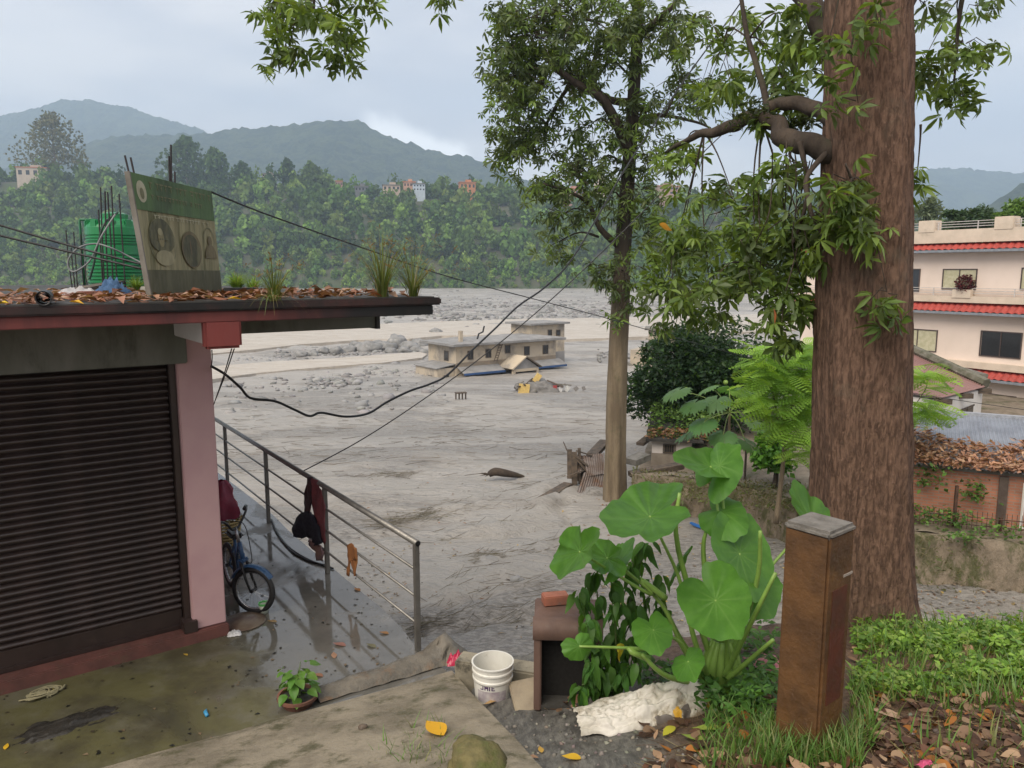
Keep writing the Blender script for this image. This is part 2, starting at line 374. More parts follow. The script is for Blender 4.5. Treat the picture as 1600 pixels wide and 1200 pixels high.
# -- foreground slope of earth and gravel
def ground_material():
    m, t, b = shader('earth_and_gravel'); v = vec(t); a = nz(t, v, 1.3, 6, .65); f = nz(t, v, 14, 8, .75); g = nz(t, vec(t, (3, 1, 1)), 9, 6, .7)
    sx_ = N(t, 'ShaderNodeSeparateXYZ'); t.links.new(v, sx_.inputs[0])
    right = mr(t, ma(t, 'ADD', sx_.outputs[0], ma(t, 'MULTIPLY', a, .5)), .85, 1.2)
    path = mx(t, mr(t, g, .35, .65), (.065, .062, .056), (.155, .147, .13)); path = mx(t, mr(t, f, .58, .74, 0, .8), path, (.27, .255, .22))
    soil = mx(t, mr(t, f, .35, .65), (.055, .032, .02), (.145, .088, .055))
    c = mx(t, right, path, soil); t.links.new(c, b.inputs['Base Color'])
    t.links.new(mr(t, f, .3, .7, .75, .5), b.inputs['Roughness']); bump(t, b, ma(t, 'ADD', f, g), .7, .02); return m
M_ground = ground_material()
def yedge(x): return float(np.interp(x, [-9, -.3, .6, 1.6, 2.5, 3.1, 5, 9], [5.5, 5.45, 5.5, 5.5, 5.35, 4.75, 4.35, 4.1])) + .06 * noise.noise(Vector((x * 3, 0, 0)))
def ground_z(x, y):
    z = slope_z(x, y) - .06 + .025 * fb(x * 2.2, y * 2.2, .3) + .02 * fb(x * 7, y * 7, 1.3, 3)
    dist = (x - LP.x) * LN.x + (y - LP.y) * LN.y
    slab_r = x < -.38 + (5.4 - y) * .20                        # under the concrete slab
    if slab_r: z -= .08
    e = yedge(x)
    if y > e: z -= (y - e) * 2.2 + max(0, y - e - .5) * 5
    if dist < .1: z = min(z, -.25)
    return max(z, -5.0)
gx = np.concatenate([np.linspace(-7, -1, 24, endpoint=False), np.linspace(-1, 3.6, 120), np.linspace(3.7, 10, 26)])
gy = np.concatenate([np.linspace(-8, 2, 20, endpoint=False), np.linspace(2, 6.2, 110), [6.6, 7.2]])
pts = [(x, y, ground_z(x, y)) for y in gy for x in gx]
tag(MB().grid(pts, len(gx), len(gy)).build('ground', M_ground, smooth=True), 'earth and gravel bank the photographer stands on', kind='structure')
# -- concrete ramp slab
M_slab = pm('ramp_concrete', (.27, .232, .172), (.17, .145, .105), 3.4, (.55, .9), .9, .01, 34, c3=(.085, .078, .042), c3at=(.47, .66), c3scale=5.5)
def slab_pt(px, py, up=0.0):
    p = on_slope(px, py); return Vector((p.x, p.y, slope_z(p.x, p.y) + .02 + up))
def ramp():
    L0 = LP + LN * .02 + Vector((-.857, -.515)) * 5.2; L1 = LP + LN * .02 + Vector((.857, .515)) * .0
    R0 = slab_pt(706, 1050).to_2d(); R1 = slab_pt(790, 1140).to_2d(); Dr = (R1 - R0).normalized(); R2 = R0 + Dr * 4.5
    nu, nv = 44, 40; P = []
    for j in range(nv):
        t = j / (nv - 1); rt = R0 + Dr * (4.5 * t)
        lt = L1 + LN * (4.2 * t) + (Vector((-.857, -.515)) * 5.2)
        for i in range(nu):
            s = i / (nu - 1); top = (R0.lerp(L0, 1 - s) if False else None)
            if t == 0: p = L0.lerp(R0, s)
            else: p = lt.lerp(rt, s)
            x, y = p
            P.append((x, y, slope_z(x, y) + .02 + .012 * fb(x * 1.7, y * 1.7, 4) + .004 * fb(x * 9, y * 9, 2) - (.012 if i in (0, nu - 1) or j in (0, nv - 1) else 0)))
    m = MB().grid(P, nu, nv)
    ring = [i for i in range(nu)] + [j * nu + nu - 1 for j in range(1, nv)] + [(nv - 1) * nu + i for i in range(nu - 2, -1, -1)] + [j * nu for j in range(nv - 2, 0, -1)]
    b = len(m.v); m.v += [(m.v[i][0], m.v[i][1], m.v[i][2] - .28) for i in ring]; k = len(ring)
    m.f += [(ring[i], ring[(i + 1) % k], b + (i + 1) % k, b + i) for i in range(k)]
    return tag(m.build('ramp_slab', M_slab, smooth=False), 'sloping concrete ramp slab beside the terrace', kind='structure')
ramp()
# -- worn kerb between terrace and ramp, with its rounded lump by the end post
def kerb():
    path = [on_z(p[0], p[1], .0) for p in [(492, 1091), (540, 1075), (590, 1060), (640, 1045), (668, 1035), (692, 1026), (710, 1031), (724, 1044)]]
    hw = [.10, .10, .11, .12, .13, .15, .14, .05]; ht = [.03, .045, .055, .065, .085, .14, .10, .02]; P = []; nv = 9
    for k in range(len(path) * 4 - 3):
        i = min(k // 4, len(path) - 2); f = (k - 4 * i) / 4; p = path[i].lerp(path[i + 1], f); h = ht[i] * (1 - f) + ht[i + 1] * f; w_ = hw[i] * (1 - f) + hw[i + 1] * f
        d = (path[i + 1] - path[i]).normalized(); sdv = Vector((-d.y, d.x, 0))
        for j in range(nv):
            a = j / (nv - 1) * 2 - 1; q = p + sdv * (a * w_); P.append((q.x, q.y, -.02 + h * (1 - abs(a) ** 2.6) * (1 + .5 * fb(q.x * 5, q.y * 5, 2)) + .03 + .012 * fb(q.x * 14, q.y * 14, 3)))
    o = MB().grid(P, nv, len(path) * 4 - 3).build('kerb', pm('kerb_concrete', (.17, .15, .12), (.10, .09, .074), 7, (.3, .7), .8, .012, c3=(.17, .105, .06), c3at=(.52, .68)), smooth=True); return tag(o, 'worn rounded concrete kerb at the foot of the ramp', kind='structure')
kerb()
# -- garden ground on the right, a metre above the flood mud, held by a muddy bank wall
bank = [(700, 700, 30), (985, 735, 22.3), (1060, 742, 21.6), (1130, 752, 20.8), (1280, 790, 18.3), (1430, 834, 16.3), (1600, 851, 15.6), (1900, 880, 14.5), (2600, 930, 13)]
BT = [at(*b) for b in bank[1:]]
GZ = -2.72
M_bank = pm('muddy_bank_wall', (.25, .20, .145), (.155, .125, .088), 3.2, (.6, .9), 1.0, .08, 8, c3=(.085, .085, .034), c3at=(.46, .62), c3scale=1.6, stretch=(1.6, 1.6, .7))
M_garden = pm('muddy_garden_soil', (.23, .19, .145), (.15, .122, .088), 1.6, (.55, .9), .8, .05, 7, c3=(.06, .068, .028), c3at=(.5, .66))
def bankwall():
    P = []; n = 110; rows = 9
    seg = [BT[0]] + BT[1:]
    cum = [0]
    for a, b in zip(seg, seg[1:]): cum.append(cum[-1] + (b - a).length)
    for j in range(rows):
        h = j / (rows - 1)
        for i in range(n):
            s = cum[-1] * i / (n - 1); k = max(q for q in range(len(cum)) if cum[q] <= s + 1e-6); k = min(k, len(seg) - 2)
            p = seg[k].lerp(seg[k + 1], (s - cum[k]) / (cum[k + 1] - cum[k]))
            lump = .16 * fb(s * .8, h * 2, 6) + .11 * fb(s * 3, h * 5, 2)
            zt = GZ + .05 * fb(s * .9, 1, 1) - .28 * max(0, 1 - s / 6); z = zt * h + (-4.3) * (1 - h)
            P.append((p.x + .05 - .1 * (1 - h), p.y - .35 * (1 - h) - lump - .02, z))
    for i in range(n): x, y, z = P[(rows - 1) * n + i]; P.append((x, y + .45, z + .0))
    m = MB().grid(P, n, rows + 1); o = m.build('embankment_wall', M_bank, smooth=True)
    return tag(o, 'mud-caked embankment wall holding up the garden beyond the trees', 'wall')
bankwall()
gp = [(p.x, p.y + .25) for p in BT] + [(40, 60), (12, 60), (4, 36)]
def garden():
    m = MB(); nu, nv = 70, 46; P = []
    for j in range(nv):
        for i in range(nu):
            s = i / (nu - 1) * (len(BT) - 1); k = min(int(s), len(BT) - 2); p = BT[k].lerp(BT[k + 1], s - k); d = (j / (nv - 1)) ** 1.4 * 26
            x, y = p.x + d * .25, p.y + .2 + d
            P.append((x, y, GZ - .05 - .28 * max(0, 1 - s / 1.8) + .10 * fb(x * .5, y * .5, 8) + .05 * fb(x * 2, y * 2, 3) - max(0, d - 13) * (.12 if x < 10 else .0) - .72 * min(1, max(0, (d - .5) / 1.2)) * min(1, max(0, (8.0 - x) / 2.5))))
    return tag(m.grid(P, nu, nv).build('garden_ground', M_garden, smooth=True), 'muddy garden ground above the embankment', kind='structure')
garden()
# -- far bank, wooded bluff
def far_ground(x, y):
    t = max(0, min(1.3, (y - 560) / 150)); top = float(np.interp(x / y * FPX + 800, [-600, 0, 150, 300, 420, 520, 650, 760, 900, 1100, 1300, 1500, 2200], [100, 94, 88, 82, 86, 80, 76, 76, 78, 72, 62, 54, 60])) - 10
    base = -9.0 + 4 * min(1, max(0, (y - 556) / 6))
    f = t ** .8 if t < 1 else 1 + (t - 1) * .15
    return base + (top + 5) * f + 5 * fb(x * .012, y * .02, 4) * min(1, t * 3)
ysf = list(np.linspace(552, 600, 12)) + list(np.linspace(606, 1000, 34)); P = []
for y in ysf:
    for i in range(150): x = (i / 149 * 2 - 1) * (y * 1.15); P.append((x, y, far_ground(x, y) if y > 556 else -9.8))
M_bluff = pm('wooded_bluff_soil', (.045, .07, .022), (.09, .085, .06), .06, (.8, .95), 0)
tag(MB().grid(P, 150, len(ysf)).build('far_bank', M_bluff, smooth=True), 'wooded bluff on the far bank of the river', kind='structure')
# -- hills and mountains
def hill(name, sky_px, d, label, col, rough_amp, seed, depth=.42, nx=420):
    xs_px = [p[0] for p in sky_px]; x0, x1 = xs_px[0], xs_px[-1]; P = []; nr = 46
    for j in range(nr):
        t = j / (nr - 1) * 1.35                     # 0 at the foot, 1 at the crest, beyond it the back slope
        y = d * (1 - depth * (1 - t))
        for i in range(nx):
            px = x0 + (x1 - x0) * i / (nx - 1); py = float(np.interp(px, xs_px, [p[1] for p in sky_px]))
            c = at(px, py, d); x = c.x * (.35 + .65 * y / d) if False else c.x
            sp = abs(fb(x / d * 7, t * 1.3, seed)); 
            prof = t ** 1.15 if t <= 1 else 1 - (t - 1) * 1.2
            z = -15 + (c.z + 15) * prof
            if t < .995: z -= (c.z + 15) * .30 * sp * t * (1 - t) * 3
            z += rough_amp * fb(x / d * 60, y / d * 60, seed + 3) * (.5 + t) + rough_amp * .8 * noise.noise(Vector((x / d * 420, y / d * 420, seed)))
            P.append((x, y, z))
    m = MB().grid(P, nx, nr)
    return tag(m.build(name, col, smooth=True), label, kind='structure')
def hill_mat(name, a, b, sc_):
    m, t, bs = shader(name); v = vec(t); n = nz(t, v, sc_, 10, .72); n2_ = nz(t, v, sc_ * .18, 6, .6)
    c = mx(t, mr(t, n, .4, .6), a, b); c = mx(t, mr(t, n2_, .52, .68, 0, .7), c, (.10, .13, .05)); t.links.new(c, bs.inputs['Base Color'])
    bs.inputs['Roughness'].default_value = .9; bs.inputs['Specular IOR Level'].default_value = .1; bump(t, bs, n, 1.0, 1.6 / sc_ * .6); return m
M_h1 = hill_mat('mountain_forest', (.018, .038, .018), (.065, .09, .035), .03)
hill('mountain', [(-700, 330), (-420, 300), (-250, 255), (-100, 205), (0, 178), (40, 170), (60, 165), (90, 157), (120, 153), (150, 154), (170, 159), (205, 167), (240, 178), (270, 187), (300, 195), (335, 209), (420, 240), (520, 275), (700, 340)], 3900, 'distant blue mountain on the left', M_h1, 10, 2.2)
hill('hill', [(-600, 330), (-250, 300), (0, 262), (60, 248), (100, 236), (140, 220), (180, 209), (250, 208), (300, 207), (330, 206), (350, 203), (380, 198), (410, 197), (440, 195), (480, 189), (505, 184), (530, 185), (552, 188), (572, 192), (600, 208), (640, 222), (690, 236), (740, 246), (770, 254), (830, 282), (900, 310), (1000, 330), (1150, 352), (1300, 370)], 2450, 'forested hill with a white cloud bank behind its ridge', M_h1, 7, 5.1)
hill('mountain', [(850, 360), (1000, 335), (1150, 305), (1300, 278), (1430, 264), (1500, 262), (1560, 268), (1650, 262), (1800, 280), (2100, 330), (2500, 360)], 4000, 'pale distant mountain behind the right-hand buildings', M_h1, 10, 8.3)
hill('hill', [(1380, 400), (1470, 372), (1520, 345), (1560, 316), (1600, 287), (1660, 255), (1740, 230), (1900, 225), (2300, 300), (2700, 380)], 1500, 'dark wooded hill at the right edge', M_h1, 6, 1.4)
# -- haze: one closed box of even air round everything
def haze_box():
    m = bpy.data.materials.new('haze_air'); m.use_nodes = True; t = m.node_tree; t.nodes.clear()
    pv = t.nodes.new('ShaderNodeVolumePrincipled'); pv.inputs['Color'].default_value = (.64, .81, 1.0, 1); pv.inputs['Density'].default_value = HAZE; pv.inputs['Anisotropy'].default_value = .1
    o = t.nodes.new('ShaderNodeOutputMaterial'); t.links.new(pv.outputs[0], o.inputs['Volume'])
    b = MB().bb(-4600, 4600, -60, 4700, -120, 1000).build('haze', m)
    return tag(b, 'thin bluish haze filling the valley air', kind='stuff')
HAZE = .00024
haze_box()
# ================================================================ SHOP
C0 = on_z(357, 992); B0 = on_z(0, 1087)
SF = Frame(C0, math.atan2(C0.y - B0.y, C0.x - B0.x))
YR = -.95                                               # roof edge, in front of the wall
XR = SF.hit(687, 470, YR)[0]; RT = SF.hit(687, 463.5, YR)[1]; RB = SF.hit(687, 490, YR)[1]
RT = 2.80; RB = 2.665; XL = -4.6
shop = empty('shop_building', SF.w(0, 0, 0), SF.a, 'single-storey pink shop with brown rolling shutter and flat maroon-edged roof', 'building')
M_pink = pm('pink_plaster', (.56, .36, .36), (.50, .31, .32), 1.6, (.6, .85), .12, .004, c3=(.30, .20, .17), c3at=(.58, .85), c3scale=1.1)
M_maroon = pm('maroon_paint', (.20, .045, .04), (.155, .035, .033), 3, (.5, .8), .15, .004, c3=(.05, .03, .028), c3at=(.55, .7), c3scale=2.2, stretch=(1, 1, .3))
M_plinth = pm('maroon_plinth', (.15, .06, .05), (.10, .045, .038), 5, (.5, .85), .2, .004, c3=(.07, .07, .04), c3at=(.55, .75))
M_beam = pm('mossy_grey_concrete', (.20, .20, .175), (.13, .135, .11), 2.4, (.6, .9), .2, .005, c3=(.07, .075, .055), c3at=(.5, .7), stretch=(1, 1, .35))
M_shut = pm('brown_painted_shutter', (.038, .024, .021), (.026, .017, .015), 4, (.28, .5), .2, .004, c3=(.075, .05, .042), c3at=(.58, .8), spec=.6)
def roof_edge_mat():
    m, t, b = shader('stained_maroon_fascia'); v = vec(t); sx_ = N(t, 'ShaderNodeSeparateXYZ'); t.links.new(v, sx_.inputs[0])
    n = nz(t, vec(t, (2.5, 2.5, .35)), 2.5, 7, .65); d = nz(t, v, 1.2, 5, .6)
    c = mx(t, mr(t, n, .35, .65), (.175, .042, .036), (.115, .03, .028))
    stain = mr(t, ma(t, 'ADD', sx_.outputs[0], ma(t, 'MULTIPLY', d, 1.6)), .9, 1.9)
    c = mx(t, stain, c, (.010, .011, .012)); c = mx(t, mr(t, n, .60, .72, 0, .9), c, (.02, .017, .016))
    drip = nz(t, vec(t, (9, 9, .12)), 2.0, 4, .5); c = mx(t, mr(t, drip, .70, .76, 0, .6), c, (.42, .33, .30))
    t.links.new(c, b.inputs['Base Color']); b.inputs['Roughness'].default_value = .55; bump(t, b, n, .2, .005); return m
M_fascia = roof_edge_mat()
M_rooftop = pm('black_stained_roof', (.05, .047, .042), (.025, .024, .022), 3, (.5, .9), .4, .01, c3=(.10, .095, .08), c3at=(.58, .75))
xg = SF.hit(297, 900, .04)[0]
# walls
MB().bb(xg, 0, .04, .40, .10, 2.66).build('corner_column', M_pink, shop, bevel=.008)
MB().bb(-.24, -.004, .40, 5.2, 0, 2.66).build('side_wall', M_pink, shop)
MB().bb(XL, XL + .3, .04, .4, .10, 2.66).build('corner_column', M_pink, shop)
MB().bb(XL, -.24, 5.0, 5.2, 0, 2.66).build('back_wall', M_pink, shop)
MB().bb(XL, XL + .2, .4, 5.0, 0, 2.66).build('side_wall', M_pink, shop)
MB().bb(XL, .012, 0, .42, -.02, .095).build('plinth', M_plinth, shop, bevel=.01)
# lintel over the shutter, and the beam carried on past the column
xl = SF.hit(291, 530, -.02)[0]
MB().bb(XL + .3, xl, -.02, .36, 2.30, 2.663).build('lintel_beam', M_beam, shop, bevel=.008)
xb = SF.hit(587, 505, .1)[0]; zb = SF.hit(480, 517, .1)[1]
MB().bb(.003, xb, .1, .34, zb, 2.663).build('edge_beam', M_beam, shop, bevel=.006)
MB().bb(xb, xb + .035, .08, .36, zb - .01, 2.662).build('beam_end', M_rooftop, shop)
# bracket beam with its red end block
x0, _ = SF.hit(318, 520, YR + .01); x1, _ = SF.hit(377, 520, YR + .01); zbk = SF.hit(345, 545, YR)[1]
MB().bb(x0 + .012, x1 - .012, YR + .08, .02, zbk + .03, RB - .002).build('bracket_beam', M_white, shop, bevel=.006)
MB().bb(x0, x1, YR - .012, YR + .075, zbk, RB + .02).build('bracket_end_block', M_maroon, shop, bevel=.018)
# roof slab: fascia below, a lip on top
MB().bb(XL - .3, XR - .06, YR, 7.2, RB, RB + .075).build('roof_slab', M_fascia, shop, bevel=.006)
lip = MB().bb(XL - .3, XR, YR - .035, 7.25, RB + .077, RT).build('roof_lip', pm('blackened_roof_lip', (.085, .028, .025), (.022, .017, .016), 2.2, (.5, .8), .3, .006, c3=(.012, .012, .012), c3at=(.45, .6), stretch=(1, 1, .5)), shop, bevel=.012)
MB().bb(XL - .25, XR - .05, YR + .0, 7.2, RT - .02, RT + .008).build('roof_surface', M_rooftop, shop)
# shutter, slat by slat
shut = MB().bb(xg - .05, xg - .004, .09, .25, .095, 2.30).build('shutter', M_shut, shop, bevel=.004)
shut['label'] = 'brown steel rolling shutter pulled down'
MB().bb(XL + .3, XL + .35, .09, .25, .095, 2.30).build('guide_rail', M_shut, shut)
xs0, xs1 = XL + .36, xg - .056; ph = .056; nsl = 36
prof = [(.012, 0), (-.014, .004), (-.024, .016), (-.022, .030), (-.008, .041), (.010, .047), (.012, .056)]
m = MB(); P = []
for yy, zz in prof: P += [(xs0, yy, zz), (xs1, yy, zz)]
sl = m.grid(P, 2, len(prof)).build('slat', M_shut, shut); me_sl = sl.data
me_sl.polygons.foreach_set('use_smooth', [True] * len(me_sl.polygons))
zs = .26
for k in range(nsl):
    o = sl if k == 0 else link('slat', me_sl, shut); o.location = (0, .17, zs + k * ph)
MB().bb(xs0, xs1, .148, .18, .12, .262).build('bottom_bar', M_shut, shut, bevel=.006)
MB().bb(xs0, xs1 + .09, .13, .20, .097, .135).build('bottom_rail', M_shut, shut, bevel=.004)
MB().bb(xg - .075, xg + .03, .005, .16, .097, .19).build('rail_foot', M_shut, shut, bevel=.004)
MB().bb(xs0, xs1, .20, .22, .1, 2.3).build('inner_panel', M_black, shut)
# starter bars left standing out of the roof
M_bar = plain('dark_rebar', (.035, .03, .032), .6, .3)
def rebar_group(pix, d, th=.007):
    for (xa, ya, xb_, yb) in pix:
        a = at(xa, ya, d); b = at(xb_, yb, d); a.z = min(a.z, RT) if a.z < RT + .3 else a.z
        la = shop.matrix_local.inverted() if False else None
        MB().tube([SFl(a), SFl(a.lerp(b, .5)) + Vector((random.uniform(-.01, .01),) * 3), SFl(b)], th, 6).build('rebar', M_bar, shop)
def SFl(p): q = Vector((p.x, p.y, 0)) - SF.o; return Vector((q.dot(SF.x), q.dot(SF.y), p.z))
rebar_group([(162, 437, 157, 293), (168, 437, 164, 299), (176, 437, 168, 300), (183, 437, 174, 290), (195, 437, 186, 303), (160, 437, 154, 328)], 7.6, .0075)
rebar_group([(112, 436, 103, 360), (120, 436, 115, 362), (130, 436, 126, 366), (116, 436, 111, 388), (136, 436, 133, 410)], 8.4, .0065)
rebar_group([(248, 436, 195, 243), (250, 436, 204, 246)], 7.0, .009)
rebar_group([(268, 440, 267, 226), (272, 440, 264, 244), (276, 440, 273, 268)], 7.4, .009)
# leaf litter and rubble lying on the roof
tri_leaf = lambda w=.42, cup=.1: (np.array([(0, 0, 0), (-w / 2, .45, cup), (0, .5, 0), (w / 2, .45, cup), (0, 1, -.05)]), [(0, 2, 1), (0, 3, 2), (1, 2, 4), (2, 3, 4)])
dry = [tri_leaf(.4, .12), tri_leaf(.5, .2), tri_leaf(.34, -.1)]
def litter_cols(n, pal, amt=.3): return np.clip(np.array(pal)[rng.integers(0, len(pal), n)] * (1 + rng.uniform(-amt, amt, (n, 1))), 0, 1)
PAL_DRY = [(.20, .085, .05), (.26, .13, .085), (.13, .06, .04), (.34, .22, .16), (.16, .085, .06), (.30, .17, .11)]
n = 2600; lx = rng.uniform(XL, XR - .25, n); ly = YR + .04 + np.abs(rng.normal(0, 1.0, n)); keep = (lx < .5) | (rng.uniform(0, 1, n) < .6)
lx, ly = lx[keep], ly[keep]; n = len(lx)
T = np.array([SF.w(a, b, RT + .012 + random.random() * .035) for a, b in zip(lx, ly)])
scatter('roof_leaf_litter', dry, rots(n, .5, (.06, .13)), T, litter_cols(n, PAL_DRY), M_litter)['label'] = 'brown dead leaves scattered on the shop roof'
M_brick = pm('broken_brick', (.30, .11, .07), (.22, .09, .06), 9, (.7, .95), .4, .006, c3=(.12, .10, .09), c3at=(.55, .7))
for k, (px, py, d, sx_, lab) in enumerate([(140, 452, 5.6, .16, 'broken brick lying in the leaves on the shop roof, beside the blue rag'), (232, 448, 5.9, .14, 'tilted grey chunk of rubble against the foot of the leaning hoarding')]):
    p = at(px, py, d); p.z = RT + .035
    tag(MB().box((0, 0, 0), (sx_, .08, .055), Matrix.Rotation(.25 * k, 3, 'Y')).build('rubble_piece', M_brick if k == 0 else M_concrete, bevel=.006), lab, 'rubble'); o = COL.objects[-1]
    o.location = p; o.rotation_euler = (0, .3 * k, .6 + k)
def rag(name, p, size, mat, label, cat, seed, h=.06, flat=1.0):
    P = []; nu = 15
    for j in range(nu):
        for i in range(nu):
            a, b = i / (nu - 1) * 2 - 1, j / (nu - 1) * 2 - 1; r = max(0, 1 - a * a) * max(0, 1 - b * b)
            x = a * size * (1 + .35 * fb(b * 2, seed, 0)); y = b * size * flat * (1 + .35 * fb(a * 2, seed, 4))
            P.append((x, y, .004 + h * (r ** .5) * (.45 + .9 * abs(fb(a * 2.3, b * 2.3, seed)))))
    o = MB().grid(P, nu, nu).build(name, mat, smooth=True); o.location = p; o.rotation_euler = (0, 0, seed)
    return tag(o, label, cat)
p = at(176, 444, 6.0); p.z = RT + .02; rag('rag', p, .10, plain('blue_cloth', (.05, .11, .22), .8), 'crumpled blue rag on the shop roof near the water tank', 'rag', 1.3, .14)
p = at(120, 449, 5.8); p.z = RT + .02; rag('plastic_sheet', p, .13, plain('grey_plastic', (.42, .40, .40), .4), 'crumpled pale plastic sheet among leaves on the shop roof', 'plastic sheet', 2.1, .08)
a = at(95, 447, 6.4); b = at(185, 436, 7.6); a.z = RT + .03; b.z = RT + .10
tag(MB().box((0, 0, 0), ((b - a).length, .12, .03)).build('plank', M_wood), 'dark weathered plank lying across the shop roof by the rebar', 'plank'); o = COL.objects[-1]
o.location = (a + b) / 2; o.rotation_euler = (b - a).to_track_quat('X', 'Z').to_euler()
# black pipe stub lying on the roof
p = at(66, 449, 4.55); p.z = RT + .046
pipe = MB().lathe([(.043, 0), (.043, .4), (.036, .4), (.036, 0), (.043, 0)], 24).build('pipe_stub', M_black, smooth=True)
pipe.location = p; pipe.rotation_euler = (R(-90), 0, R(29)); tag(pipe, 'short black pipe lying on the roof leaves, open end forward', 'pipe')
p = at(374, 447, 6.1); p.z = RT + .04
tag(MB().box((0, 0, 0), (.24, .12, .075)).build('wooden_block', M_rooftop, bevel=.006), 'dark wooden block lying beside the foot of the hoarding', 'wooden block'); COL.objects[-1].location = p; COL.objects[-1].rotation_euler = (0, 0, .3)
for px, py, s_, c, lab in [(13, 461, .055, (.62, .42, .03), 'bright yellow fallen leaf on the roof edge at the far left'), (107, 461, .06, (.58, .33, .03), 'orange-yellow fallen leaf on the roof edge below the rebar'), (355, 461, .055, (.62, .40, .02), 'orange fallen leaf on the roof edge right of the hoarding')]:
    q = SF.hit(px, py, YR + .05); p = SF.w(q[0], YR + .05, RT + .02)
    o = scatter('fallen_leaf', [tri_leaf(.5, .15)], rots(1, .1, (.1, .11)), [(0, 0, 0)], [c], M_litter, kind=None); o.location = p; tag(o, lab, 'leaf', 'single fallen leaves')
